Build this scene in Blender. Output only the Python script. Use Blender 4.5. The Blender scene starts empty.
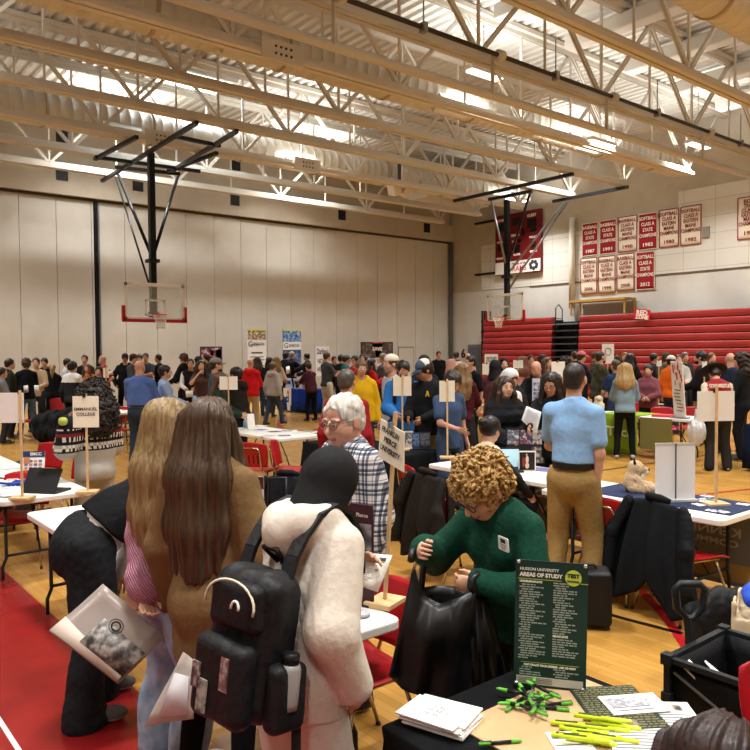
import bpy, bmesh, math, random
import numpy as np
from mathutils import Vector, Matrix
from bpy_extras.object_utils import world_to_camera_view
random.seed(7); RNG = np.random.default_rng(7)
SC = bpy.context.scene
COL = SC.collection
# ------------------------------------------------------------------ camera
YAW, PITCH, ROLL, FOC = math.radians(39.232), math.radians(-1.8657), math.radians(-.4376), 746.0
H = 1.95
F_ = Vector((math.sin(YAW), math.cos(YAW), 0)); R_ = Vector((math.cos(YAW), -math.sin(YAW), 0)); Z_ = Vector((0, 0, 1))
CW = F_*math.cos(PITCH)+Z_*math.sin(PITCH)
U0 = Z_*math.cos(PITCH)-F_*math.sin(PITCH)
CR = R_*math.cos(ROLL)+U0*math.sin(ROLL)
CU = U0*math.cos(ROLL)-R_*math.sin(ROLL)
CP = Vector((0, 0, H))
cam_d = bpy.data.cameras.new('camera'); cam = bpy.data.objects.new('camera', cam_d); COL.objects.link(cam)
cam.matrix_world = Matrix(((CR.x, CU.x, -CW.x, CP.x), (CR.y, CU.y, -CW.y, CP.y), (CR.z, CU.z, -CW.z, CP.z), (0, 0, 0, 1)))
cam_d.sensor_width = 36; cam_d.lens = FOC/750*36; cam_d.clip_start = .05; cam_d.clip_end = 200
SC.camera = cam
def ray(x, y): return CW+CR*((x-375)/FOC)-CU*((y-375)/FOC)
def P(x, y, d): return CP+ray(x, y)*d
def atz(x, y, z=0.0): q = ray(x, y); return CP+q*((z-H)/q.z)
def atX(x, y, X): q = ray(x, y); return CP+q*(X/q.x)
def atY(x, y, Y): q = ray(x, y); return CP+q*(Y/q.y)
def ground(x, d):                       # point of the floor under picture column x at depth d
    p = P(x, 351-(x-375)*.0078, d); return Vector((p.x, p.y, 0))
def hz(x): return 350.7-(x-375)*.0085
def facing(deg): return -YAW-math.radians(deg)   # 0 = looks away from camera, 90 = looks to picture right
# ------------------------------------------------------------------ materials
def lin(c):
    if isinstance(c, str):
        c = c.lstrip('#'); c = [int(c[i:i+2], 16)/255 for i in (0, 2, 4)]
    return tuple(((v/12.92) if v <= .04045 else ((v+.055)/1.055)**2.4) for v in c)+(1.0,)
_M = {}
class NT:
    def __init__(s, m): s.t = m.node_tree; s.n = s.t.nodes; s.l = s.t.links
    def a(s, kind, **kw):
        n = s.n.new(kind)
        for k, v in kw.items():
            if k.startswith('i_'): n.inputs[k[2:].replace('_', ' ')].default_value = v
            else: setattr(n, k, v)
        return n
    def c(s, a, b): s.l.new(a, b)
def mat(col, rough=.7, metal=0, kind='', col2=None, scale=20, spec=.3, bump=0, alpha=1, trans=0, emit=0):
    key = (str(col), rough, metal, kind, str(col2), str(scale), spec, bump, alpha, trans, emit)
    if key in _M: return _M[key]
    m = bpy.data.materials.new('m_%d' % len(_M)); _M[key] = m
    m.use_nodes = True; t = NT(m); b = t.n['Principled BSDF']
    b.inputs['Base Color'].default_value = lin(col); b.inputs['Roughness'].default_value = rough
    b.inputs['Metallic'].default_value = metal; b.inputs['Specular IOR Level'].default_value = spec
    b.inputs['Alpha'].default_value = alpha; b.inputs['Transmission Weight'].default_value = trans
    if emit: b.inputs['Emission Color'].default_value = lin(col); b.inputs['Emission Strength'].default_value = emit
    if kind in ('noise', 'strand', 'cloth', 'knit', 'hstrand'):
        tc = t.a('ShaderNodeTexCoord'); mp = t.a('ShaderNodeMapping'); t.c(tc.outputs['Object'], mp.inputs[0])
        if kind == 'strand': mp.inputs['Scale'].default_value = (scale, scale, scale*.06)
        if kind == 'hstrand': mp.inputs['Scale'].default_value = (scale*.5, scale*.2, scale*.5)
        if kind in ('noise', 'cloth'): mp.inputs['Scale'].default_value = (scale,)*3
        if kind == 'knit': mp.inputs['Scale'].default_value = (scale,)*3
        if kind == 'knit': nz = t.a('ShaderNodeTexWave', i_Scale=1.0, i_Distortion=1.5, i_Detail=2.0); nz.bands_direction = 'DIAGONAL'; o = nz.outputs['Fac']
        else: nz = t.a('ShaderNodeTexNoise', i_Scale=1.0, i_Detail=4.0); o = nz.outputs['Fac']
        t.c(mp.outputs[0], nz.inputs['Vector'])
        rp = t.a('ShaderNodeValToRGB'); rp.color_ramp.elements[0].position = .35; rp.color_ramp.elements[1].position = .65
        rp.color_ramp.elements[0].color = lin(col); rp.color_ramp.elements[1].color = lin(col2 or col)
        t.c(o, rp.inputs[0]); t.c(rp.outputs[0], b.inputs['Base Color'])
        if bump:
            bp = t.a('ShaderNodeBump', i_Strength=bump, i_Distance=.01); t.c(o, bp.inputs['Height']); t.c(bp.outputs[0], b.inputs['Normal'])
    return m
# ------------------------------------------------------------------ mesh builder
class MB:
    def __init__(s): s.v = []; s.f = []; s.mi = []; s.mats = []; s.cur = 0; s.sm = []
    def m(s, mt):
        if mt not in s.mats: s.mats.append(mt)
        s.cur = s.mats.index(mt); return s
    def add(s, vs, fs, smooth=False):
        o = len(s.v); s.v += [tuple(x) for x in vs]
        for f in fs: s.f.append([i+o for i in f]); s.mi.append(s.cur); s.sm.append(smooth)
        return s
    def box(s, c, h, M=None):            # centre, half sizes, optional rotation matrix
        c = Vector(c); vs = []
        for z in (-1, 1):
            for x, y in ((-1, -1), (1, -1), (1, 1), (-1, 1)):
                p = Vector((x*h[0], y*h[1], z*h[2])); vs.append(c+(M @ p if M else p))
        return s.add(vs, [(3, 2, 1, 0), (4, 5, 6, 7), (0, 1, 5, 4), (1, 2, 6, 5), (2, 3, 7, 6), (3, 0, 4, 7)])
    def rbox(s, c, h, r=.01, M=None, n=3):   # box with rounded vertical (z) edges
        pts = []
        r = min(r, h[0]*.99, h[1]*.99)
        for k, (sx, sy) in enumerate(((1, 1), (-1, 1), (-1, -1), (1, -1))):
            for i in range(n+1):
                a = math.pi/2*(k+i/n); pts.append((sx*(h[0]-r)+r*math.cos(a), sy*(h[1]-r)+r*math.sin(a)))
        return s.prism(pts, h[2], Matrix.Translation(Vector(c)) @ (M.to_4x4() if M else Matrix()))
    def prism(s, pts, hz_, M4=None, smooth=False):
        n = len(pts); vs = [Vector((x, y, -hz_)) for x, y in pts]+[Vector((x, y, hz_)) for x, y in pts]
        if M4: vs = [M4 @ v for v in vs]
        fs = [list(range(n))[::-1], list(range(n, 2*n))]+[(i, (i+1) % n, n+(i+1) % n, n+i) for i in range(n)]
        return s.add(vs, fs, smooth)
    def bar(s, a, b, w, h, up=Z_):        # rectangular bar from a to b
        a = Vector(a); b = Vector(b); d = b-a; L = d.length
        if L < 1e-6: return s
        d /= L; sd = d.cross(up)
        if sd.length < 1e-4: sd = d.cross(Vector((1, 0, 0)))
        sd.normalize(); u = sd.cross(d)
        return s.box((a+b)/2, (w/2, L/2, h/2), Matrix((sd, d, u)).transposed())
    def tube(s, pts, r, n=8, cap=True, closed=False):
        pts = [Vector(p) for p in pts]; k = len(pts); rings = []
        rr = r if isinstance(r, (list, tuple)) else [r]*k
        up = None
        for i, p in enumerate(pts):
            if closed: d = pts[(i+1) % k]-pts[i-1]
            else: d = pts[min(i+1, k-1)]-pts[max(i-1, 0)]
            d.normalize()
            if up is None:
                up = d.orthogonal().normalized()
            up = (up-d*up.dot(d)); up.normalize(); sd = d.cross(up)
            rings.append([p+(up*math.cos(2*math.pi*j/n)+sd*math.sin(2*math.pi*j/n))*rr[i] for j in range(n)])
        vs = [v for q in rings for v in q]; fs = []
        for i in range(k if closed else k-1):
            i2 = (i+1) % k
            for j in range(n): fs.append((i*n+j, i*n+(j+1) % n, i2*n+(j+1) % n, i2*n+j))
        if cap and not closed: fs += [list(range(n))[::-1], list(range((k-1)*n, k*n))]
        return s.add(vs, fs, True)
    def lathe(s, prof, c=(0, 0, 0), n=16, M=None):   # prof = [(r,z)]
        c = Vector(c); vs = []; fs = []
        for r, z in prof:
            for j in range(n):
                p = Vector((r*math.cos(2*math.pi*j/n), r*math.sin(2*math.pi*j/n), z)); vs.append(c+(M @ p if M else p))
        for i in range(len(prof)-1):
            for j in range(n): fs.append((i*n+j, i*n+(j+1) % n, (i+1)*n+(j+1) % n, (i+1)*n+j))
        fs += [list(range(n))[::-1], list(range((len(prof)-1)*n, len(prof)*n))]
        return s.add(vs, fs, True)
    def ball(s, c, r, n=10, M=None):
        r = r if isinstance(r, (list, tuple)) else (r, r, r); c = Vector(c); vs = []; fs = []
        for i in range(n+1):
            a = math.pi*i/n
            for j in range(n*2):
                b = math.pi*j/n; p = Vector((r[0]*math.sin(a)*math.cos(b), r[1]*math.sin(a)*math.sin(b), -r[2]*math.cos(a))); vs.append(c+(M @ p if M else p))
        w = n*2
        for i in range(n):
            for j in range(w): fs.append((i*w+j, i*w+(j+1) % w, (i+1)*w+(j+1) % w, (i+1)*w+j))
        return s.add(vs, fs, True)
    def sheet(s, grid, t=.002):          # grid[i][j] of points -> thin solid sheet
        a = len(grid); b = len(grid[0]); top = [Vector(p) for r in grid for p in r]
        nr = []
        for i in range(a):
            for j in range(b):
                du = top[min(i+1, a-1)*b+j]-top[max(i-1, 0)*b+j]; dv = top[i*b+min(j+1, b-1)]-top[i*b+max(j-1, 0)]
                q = du.cross(dv); nr.append(q.normalized() if q.length > 0 else Z_)
        vs = [p+q*t/2 for p, q in zip(top, nr)]+[p-q*t/2 for p, q in zip(top, nr)]; N = a*b; fs = []
        for i in range(a-1):
            for j in range(b-1):
                k = i*b+j; fs.append((k, k+1, k+b+1, k+b)[::-1]); fs.append((N+k, N+k+1, N+k+b+1, N+k+b))
        ed = [(0, j) for j in range(b)]+[(i, b-1) for i in range(1, a)]+[(a-1, j) for j in range(b-2, -1, -1)]+[(i, 0) for i in range(a-2, 0, -1)]
        ed = [i*b+j for i, j in ed]
        for q in range(len(ed)):
            i, j = ed[q], ed[(q+1) % len(ed)]; fs.append((i, j, N+j, N+i))
        return s.add(vs, fs, True)
    def build(s, name, mt=None, parent=None, label=None, loc=None):
        me = bpy.data.meshes.new(name); me.from_pydata(s.v, [], s.f)
        if mt is not None and not s.mats: s.mats = [mt]
        for q in s.mats: me.materials.append(q)
        if s.f:
            me.polygons.foreach_set('material_index', s.mi); me.polygons.foreach_set('use_smooth', s.sm)
        if any(s.sm) and not all(s.sm): pass
        me.update()
        o = bpy.data.objects.new(name, me); COL.objects.link(o)
        if parent: o.parent = parent
        if loc is not None: o.location = loc
        if label: o['label'] = label
        return o
def tag(o, label=None, cat=None, group=None, kind=None):
    if label: o['label'] = label
    if cat: o['category'] = cat
    if group: o['group'] = group
    if kind: o['kind'] = kind
    return o
def empty(name, loc=(0, 0, 0), rz=0, label=None, cat=None, group=None):
    o = bpy.data.objects.new(name, None); COL.objects.link(o); o.location = loc; o.rotation_euler = (0, 0, rz); o.empty_display_size = .1
    return tag(o, label, cat, group)
def struct(o): o['kind'] = 'structure'; return o
def kids(o): return [c for c in bpy.data.objects if c.parent == o]
def bevel(o, w=.004, seg=2):
    md = o.modifiers.new('bevel', 'BEVEL'); md.width = w; md.segments = seg; md.limit_method = 'ANGLE'; return o
# text as flat solid mesh; local x right, y up in the text plane, M4 maps to place
def text(s, size, mt, M4, parent=None, name='lettering', bold=0.0, align='CENTER', width=None, ext=.0008, spacing=1.0, lines=1.0, label=None):
    cu = bpy.data.curves.new('t', 'FONT'); cu.body = s; cu.size = size; cu.align_x = align; cu.align_y = 'CENTER'; cu.extrude = ext; cu.offset = bold
    cu.space_character = spacing; cu.space_line = lines; cu.resolution_u = 2
    to = bpy.data.objects.new('t', cu); COL.objects.link(to)
    dg = bpy.context.evaluated_depsgraph_get(); me = bpy.data.meshes.new_from_object(to.evaluated_get(dg))
    bpy.data.objects.remove(to); bpy.data.curves.remove(cu)
    me.materials.clear(); me.materials.append(mt)
    if width and len(me.vertices):
        xs = [v.co.x for v in me.vertices]; w = max(xs)-min(xs)
        if w > 0: me.transform(Matrix.Diagonal((width/w, 1, 1, 1)))
    me.transform(M4); me.name = name
    o = bpy.data.objects.new(name, me); COL.objects.link(o)
    if parent: o.parent = parent
    if label: o['label'] = label
    return o
def frame(o, x, y):                     # matrix with text plane spanned by x (right) and y (up)
    x = Vector(x).normalized(); y = Vector(y); y = (y-x*y.dot(x)).normalized(); z = x.cross(y)
    return Matrix(((x.x, y.x, z.x, o[0]), (x.y, y.y, z.y, o[1]), (x.z, y.z, z.z, o[2]), (0, 0, 0, 1)))
def copy_tree(o, parent=None):
    c = o.copy(); COL.objects.link(c)
    if parent: c.parent = parent
    for ch in kids(o): copy_tree(ch, c)
    return c
# ================================================================== the room
XL, XR, YF, YB, ZD = -9.0, 27.2, -9.0, 27.2, 10.5
CREAM = mat('#c6c1b6', .55, kind='noise', col2='#cbc6bb', scale=.7)
DECK = mat('#cdcac2', .6)
WALLT = mat('#aaa191', .85, kind='noise', col2='#b2a999', scale=1.5)
PANEL = mat('#bdb9b0', .75, kind='noise', col2='#c2beb5', scale=2)
BLK = mat('#141517', .45); BLKS = mat('#1c1e21', .35, metal=.6)
WHITE = mat('#e9e7e0', .5); RED = mat('#a3121c', .42); 
def floor_mat():
    m = bpy.data.materials.new('maple'); m.use_nodes = True; t = NT(m); b = t.n['Principled BSDF']
    tc = t.a('ShaderNodeTexCoord'); mp = t.a('ShaderNodeMapping'); mp.inputs['Rotation'].default_value = (0, 0, math.pi/2)
    t.c(tc.outputs['Object'], mp.inputs[0])
    br = t.a('ShaderNodeTexBrick', i_Scale=1.0, i_Mortar_Size=.0012, i_Brick_Width=1.1, i_Row_Height=.058); br.offset = .37
    br.inputs['Color1'].default_value = lin('#a97c38'); br.inputs['Color2'].default_value = lin('#b98d47'); br.inputs['Mortar'].default_value = lin('#8a5e2a')
    t.c(mp.outputs[0], br.inputs['Vector'])
    ns = t.a('ShaderNodeTexNoise', i_Scale=2.2, i_Detail=5.0); t.c(tc.outputs['Object'], ns.inputs['Vector'])
    mx = t.a('ShaderNodeMix', data_type='RGBA', blend_type='OVERLAY'); mx.inputs[0].default_value = .35
    t.c(br.outputs['Color'], mx.inputs[6]); t.c(ns.outputs['Fac'], mx.inputs[7]); t.c(mx.outputs[2], b.inputs['Base Color'])
    b.inputs['Roughness'].default_value = .27; b.inputs['Specular IOR Level'].default_value = .3
    return m
def wall_box(name, a, b, mt):
    a = Vector(a); b = Vector(b); return struct(MB().box((a+b)/2, tuple((b-a)/2)).build(name, mt))
wall_box('floor', (XL, YF, -.2), (XR, YB, 0), floor_mat())
wall_box('wall_left', (XL-.2, YF, 0), (XL, YB, ZD), WALLT)
wall_box('wall_front', (XL, YF-.2, 0), (XR, YF, ZD), WALLT)
# painted floor areas and lines
REDP = mat('#7c1618', .25, kind='noise', col2='#8c1d1e', scale=3, spec=.5)
xr = atz(22, 587).x
nt = [0]
def trim(b, mt): nt[0] += 1; return struct(b.build('trim_%d' % nt[0], mt))
trim(MB().box(((xr-4.2)/2-1.0+.0, 2.5, .001), ((xr+4.2+2)/2-.0, 6.5, .001)), REDP) if False else trim(MB().box((xr-3.5, 3.2, .001), (3.5, 7.2, .001)), REDP)
p0 = atz(10, 737)
trim(MB().box((p0.x, 2.0, .003), (.012, 4.0, .001)), mat('#e8d9d0', .4))
def floor_line(pts, w, mt):
    b = MB(); q = [atz(x, y, 0) for x, y in pts]
    L = []; 
    for i, p in enumerate(q):
        d = (q[min(i+1, len(q)-1)]-q[max(i-1, 0)]); d.z = 0; d.normalize(); n = Vector((-d.y, d.x, 0))
        L.append((p+n*w/2+Vector((0, 0, .003)), p-n*w/2+Vector((0, 0, .003))))
    vs = [v for a in L for v in a]; fs = [(2*i+1, 2*i, 2*i+2, 2*i+3)[::-1] for i in range(len(L)-1)]
    b.add(vs, fs); return trim(b, mt)
LB = mat('#1a1512', .3); LR = mat('#a81a22', .3)
floor_line(((600, 612), (625, 619), (682, 634)), .05, LB)
floor_line(((604, 569), (622, 578), (640, 590), (656, 606), (672, 626), (688, 650), (700, 672)), .07, LR)
floor_line(((20, 434), (70, 449), (110, 462)), .05, LB)
floor_line(((590, 472), (620, 468), (680, 459), (740, 450)), .05, LB)
floor_line(((650, 566), (700, 560), (750, 552)), .05, LR)
floor_line([(300+22*math.cos(t*.35), 424+8*math.sin(t*.35)) for t in range(19)], .08, LR)
floor_line(((640, 500), (700, 495), (760, 488)), .05, LR)
# back wall: folding partition panels below a boxed header
b = MB()
seam = 6.72-1.2*13
xs = [seam+1.2*i for i in range(60) if seam+1.22*i < XR]
xp = atY(97, 300, YB).x
cuts = sorted([XL]+[x for x in xs if XL < x < XR-.2]+[XR-.15])
for a, c in zip(cuts, cuts[1:]):
    if a < xp < c:
        for q0, q1 in ((a, xp-.1), (xp+.1, c)):
            if q1-q0 > .05: b.box(((q0+q1)/2, YB-.05, 3.7), ((q1-q0)/2-.008, .05, 3.7))
    else: b.box(((a+c)/2, YB-.05, 3.7), ((c-a)/2-.008, .05, 3.7))
b.m(mat('#4a4338', .9)).box(((XL+XR)/2, YB+.1, 3.7), ((XR-XL)/2, .08, 3.7))
b.mats[0:0] = []; 
o = MB()
o.m(PANEL); o.v, o.f, o.mi, o.sm = b.v, b.f, [0]*len(b.f), b.sm
o.mi[-6:] = [1]*6; o.mats.append(mat('#4a4338', .9)); struct(o.build('wall_back'))
wall_box('trim_90', (XL, YB-.35, 7.42), (XR, YB+.2, 8.25), WALLT)
wall_box('trim_91', (XL, YB-.02, 8.25), (XR, YB+.2, ZD), WALLT)
wall_box('trim_92', (XL, YB-.2, 7.34), (XR-.05, YB-.06, 7.42), mat('#3a332a', .6))
bp = MB(); bp.m(BLKS).box((xp-.04, YB-.08, 3.67), (.045, .06, 3.67)); bp.m(mat('#6d6f72', .4, metal=.5)).box((xp+.06, YB-.1, 3.67), (.03, .05, 3.67)); trim(bp, None)
for i, (x, y) in enumerate(((62, 174), (138, 185), (235, 200), (342, 215), (427, 228), (62, 136), (236, 165))):
    q = atY(x, y, YB-.36)
    zz = q.z
    h = .22
    yy = YB-.36 if zz < 8.25 else YB-.03
    q = atY(x, y, yy); trim(MB().box((q.x, yy, q.z), (.2, .01, h)), BLK)
# right wall
b = MB().box((XR+.1, (YF+YB)/2, ZD/2), (.1, (YB-YF)/2, ZD/2)); struct(b.build('wall_right', WALLT))
def tile_mat():
    m = bpy.data.materials.new('tiles'); m.use_nodes = True; t = NT(m); bb = t.n['Principled BSDF']
    tc = t.a('ShaderNodeTexCoord'); mp = t.a('ShaderNodeMapping'); mp.inputs['Rotation'].default_value = (math.pi/2, 0, math.pi/2)
    sx = t.a('ShaderNodeSeparateXYZ'); cx = t.a('ShaderNodeCombineXYZ'); t.c(tc.outputs['Object'], sx.inputs[0]); t.c(sx.outputs['Y'], cx.inputs[0]); t.c(sx.outputs['Z'], cx.inputs[1])
    br = t.a('ShaderNodeTexBrick', i_Scale=1.0, i_Mortar_Size=.008, i_Brick_Width=1.22, i_Row_Height=.62); br.offset = 0
    br.inputs['Color1'].default_value = lin('#cbc8c0'); br.inputs['Color2'].default_value = lin('#c6c3ba'); br.inputs['Mortar'].default_value = lin('#98928a')
    t.c(cx.outputs[0], br.inputs['Vector']); t.c(br.outputs['Color'], bb.inputs['Base Color']); bb.inputs['Roughness'].default_value = .9
    return m
TILE = tile_mat()
def wall_slab(x0, y0a, x1, y1b, z0, z1, mt, th=.06):
    ya = atX(x0, y0a, XR).y; yb = atX(x1, y1b, XR).y
    return trim(MB().box((XR-th/2, (ya+yb)/2, (z0+z1)/2), (th/2, abs(ya-yb)/2, (z1-z0)/2)), mt)
z275 = 4.85
wall_slab(482, 270, 679, 220, z275, 7.0, TILE)
wall_slab(679, 220, 850, 200, z275, atX(679, 192, XR).z, TILE)
trim(MB().box((XR-.04, (YF+22)/2, z275-.02), (.04, (22-YF)/2, .02)), mat('#55504a', .7))
trim(MB().box((XR-.02, (YF+YB)/2, z275/2), (.015, (YB-YF)/2, z275/2-.03)), mat('#c0beb8', .8, kind='noise', col2='#c6c4be', scale=2))
# two dark rails that carry the scoreboard
for y in (224, 275):
    a = atX(475, y-0+ (0 if y < 250 else 0), XR-.15); c = atX(500, y-5.5 if y < 250 else y-2, XR-.15)
    trim(MB().box((XR-.12, (a.y+c.y-1.2)/2, a.z), (.06, abs(a.y-c.y)/2+.6, .05)), BLK)
# column pipe
q = atX(572, 250, XR-.22); trim(MB().tube([(q.x, q.y, 3.7), (q.x, q.y, 7.6)], .13, 14), mat('#cfc8b8', .5))
trim(MB().tube([(XR-.2, YB-.25, 0), (XR-.2, YB-.25, 7.4)], .1, 10), mat('#5b5a58', .5))
# doors
q = atY(405.8, 370, YB-.1); dd = MB(); dd.m(mat('#8c8679', .7)).box((q.x, YB-.11, 1.07), (.5, .02, 1.07)); dd.m(PANEL).box((q.x, YB-.125, 1.03), (.46, .02, 1.03)); struct(dd.build('door_1'))
a = atX(469, 346, XR-.1); c = atX(480, 346, XR-.1)
dd = MB(); dd.m(mat('#77756f', .6)).box((XR-.05, (a.y+c.y)/2, 1.1), (.06, abs(a.y-c.y)/2+.08, 1.12)); dd.m(mat('#5c6873', .5)).box((XR-.1, (a.y+c.y)/2, 1.05), (.04, abs(a.y-c.y)/2, 1.05)); struct(dd.build('door_2'))
q = atX(463, 354, XR-.06)
t_ = text('6', .62, mat('#3a1416', .6), frame((XR-.045, q.y, q.z), (0, -1, 0), (0, 0, 1)), name='door_number', bold=.02, ext=.01); tag(t_, 'dark painted number 6 on the wall beside the exit door', 'number')
# ------------------------------------------------------------------ roof deck
pitch = .32; prof = []
x = XL
while x < XR:
    prof += [(x, ZD), (x+.13, ZD), (x+.16, ZD+.085), (x+.29, ZD+.085)]; x += pitch
vs = []; fs = []
for x, z in prof: vs += [(x, YF, z), (x, YB, z)]
for i in range(len(prof)-1): fs.append((2*i, 2*i+2, 2*i+3, 2*i+1)[::-1])
n0 = len(vs); vs += [(XL, YF, ZD+.3), (XL, YB, ZD+.3), (XR+.3, YF, ZD+.3), (XR+.3, YB, ZD+.3)]; fs.append((n0, n0+2, n0+3, n0+1))
struct(MB().add(vs, fs).build('ceiling', DECK))
# ------------------------------------------------------------------ trusses along X
ZB = 7.83
def truss(Yk, x0=-1.0, x1=24.6, w=.3, splice=None, white=False, label=''):
    t = empty('roof_truss', (x0, Yk, ZB), 0, label, 'truss', 'roof trusses')
    O = Vector((x0, Yk, ZB)); L = lambda x, y, z: Vector((x, y, z))-O
    zt = ZD-.1
    bc = MB()
    for sgn in (-1, 1): bc.bar(L(x0, Yk+sgn*w*.29, ZB+.06), L(x1, Yk+sgn*w*.29, ZB+.06), w*.42, .1); bc.bar(L(x0, Yk+sgn*w*.12, ZB+.14), L(x1, Yk+sgn*w*.12, ZB+.14), .02, .18)
    bc.build('bottom_chord', CREAM, t)
    tc_ = MB()
    for sgn in (-1, 1): tc_.bar(L(x0, Yk+sgn*w*.29, zt), L(XR-.1, Yk+sgn*w*.29, zt), w*.42, .12); tc_.bar(L(x0, Yk+sgn*w*.12, zt-.1), L(XR-.1, Yk+sgn*w*.12, zt-.1), .02, .16)
    tc_.build('top_chord', CREAM, t)
    pn = 4.3; n = int((x1-x0)/pn)
    xb = x1-.25
    while xb > x0:
        for sgn in (-1, 1):
            xt = xb+sgn*pn/2
            if x0 < xt < XR-.1:
                dg = MB()
                for e in (-.035, .035): dg.bar(L(xb, Yk+e, ZB+.15), L(xt, Yk+e, zt-.1), .03, .08)
                dg.build('diagonal', CREAM, t)
        MB().bar(L(xb, Yk, ZB+.15), L(xb, Yk, zt-.1), .055, .055).build('vertical_web', CREAM, t)
        if xb-pn/2 > x0: MB().bar(L(xb-pn/2, Yk, ZB+.15), L(xb-pn/2, Yk, zt-.1), .045, .045).build('vertical_web', CREAM, t)
        xb -= pn
    if splice is not None:
        for sx in splice:
            g = MB(); g.m(CREAM).box(L(sx, Yk-w*.52, ZB+.12), (.5, .015, .2)); g.m(mat('#4a463f', .5, metal=.7))
            for i in range(4):
                for j in (-1, 1): g.lathe([(.025, 0), (.025, .02)], L(sx-.18+.12*i, Yk-w*.52-.015, ZB+.12+.07*j), 6, Matrix.Rotation(math.pi/2, 3, 'X'))
            g.build('splice_plate', None, t)
    return t
TY = [25.05, 22.72, 20.3, 17.75, 15.4, 13.05, 10.6, 8.4]
spl = {2: [8.8, 13.7], 5: [8.2]}
labs = ['cream roof truss nearest the partition wall', 'second cream roof truss from the partition wall', 'cream truss with wide chord and splice plate above the left hoop frame', 'cream truss passing just in front of the left hoop frame',
 'cream truss crossing under the bright skylight', 'cream truss with bolted splice plate behind the rolled curtain', 'cream truss from which the rolled mesh curtain hangs', 'nearest cream truss crossing the upper right ceiling']
for k, Yk in enumerate(TY): truss(Yk, w=.34 if k in (2, 5) else .28, splice=spl.get(k), label=labs[k])
# cross beams along Y in the right half of the roof
for i, xx in enumerate((11.2, 14.0, 16.8, 19.6, 22.4, 25.0)):
    o = MB().box((xx, (11.6+3.0)/2-1.0, ZD-.42), (.22, 6.0, .19)).build('roof_beam', mat('#c8c4ba', .5)); bevel(o, .05)
    tag(o, 'pale cross beam under the deck, %s' % ['nearest the top of the ceiling', 'meeting the curtain truss above the roll shaft', 'third along the right side of the roof', 'fourth along the right side of the roof', 'fifth, short of the banner wall', 'closest to the banner wall'][i], 'beam')
# ducts along X
DUCT = mat('#c6c1b5', .5, kind='noise', col2='#ccc7bc', scale=1)
def duct(Yk, z, r, x0, x1, label):
    pr = []; d = MB(); pts = []; rr = []
    x = x0
    while x < x1: pts += [(x, Yk, z), (x+.01, Yk, z), (x+.03, Yk, z), (x+.04, Yk, z)]; rr += [r, r+.012, r+.012, r]; x += .32
    pts.append((x1, Yk, z)); rr.append(r); d.tube([Vector(p)-Vector((x0, Yk, z)) for p in pts], rr, 24)
    t = empty('air_duct', (x0, Yk, z), 0, label, 'duct')
    d.build('duct_barrel', DUCT, t)
    for xx in range(int(x0)+2, int(x1), 3):
        MB().tube([Vector((xx-x0-.04, 0, 0)), Vector((xx-x0+.04, 0, 0))], r+.03, 24).build('duct_collar', mat('#ab9c80', .5), t)
    for xx in range(int(x0)+4, int(x1), 6):
        g = MB(); g.m(DUCT).box((xx-x0, -r*.72, -r*.72), (.55, .22, .1), Matrix.Rotation(math.radians(-40), 3, 'X')); g.m(mat('#3b352c', .7))
        for s_ in range(5): g.box((xx-x0, -r*.78-.05, -r*.72-.1+s_*.03), (.3, .05, .004))
        g.build('air_grille', None, t)
    return t
duct(21.5, 8.55, .45, -2, 26.0, 'round spiral duct running above the left hoop frame')
duct(14.25, 8.62, .45, -2, 26.0, 'round spiral duct running behind the rolled curtain')
duct(7.0, 8.6, .42, 0, 26.5, 'fat round duct in the upper right corner of the ceiling')
# boxed duct by the banner wall
o = MB().box((23.6, 23.9, 8.95), (1.9, .9, .55)).build('air_plenum', CREAM); bevel(o, .03); tag(o, 'boxy cream air plenum high in the corner above the scoreboard', 'duct')
# rolled divider curtain
cy = 10.45
RS = .66
t = empty('divider_curtain', (0, cy, 7.2), 0, 'rolled up pale mesh divider curtain with a pipe along its bottom edge', 'curtain')
MESH = mat('#d9d2c2', .8, alpha=.33)
g = []
for i in range(61):
    x = -1+i*.46; g.append([(x, .03*math.sin(i*1.7+j)+(.05 if j in (1, 3) else 0), -.0+j*.16) for j in range(5)])
MB().sheet(g, .004).build('mesh_curtain', MESH, t)
MB().tube([(-1, -.02, -.05), (26.6, -.02, -.05)], .085, 12).build('bottom_pipe', CREAM, t)
MB().tube([(-1, -.3, RS), (26.6, -.3, RS)], .045, 10).build('roll_shaft', mat('#3d372f', .4, metal=.5), t)
for xx in (7.6, 11.6, 15.6, 20.2, 24.4):
    s_ = MB(); s_.bar((xx, -.1, -.05), (xx, -.1, .75), .09, .02); s_.lathe([(.11, -.08), (.11, .08)], (xx, -.3, RS), 12, Matrix.Rotation(math.pi/2, 3, 'Y')); s_.build('lift_strap', CREAM, t)
for xx in (9.5, 13.4, 17.5, 22.0):
    s_ = MB(); s_.bar((xx, -.3, RS), (xx, -.3, 1.5), .02, .02); s_.box((xx, -.3, RS), (.05, .07, .09)); s_.build('shaft_hanger', mat('#8f8c86', .35, metal=.6), t)
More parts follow.
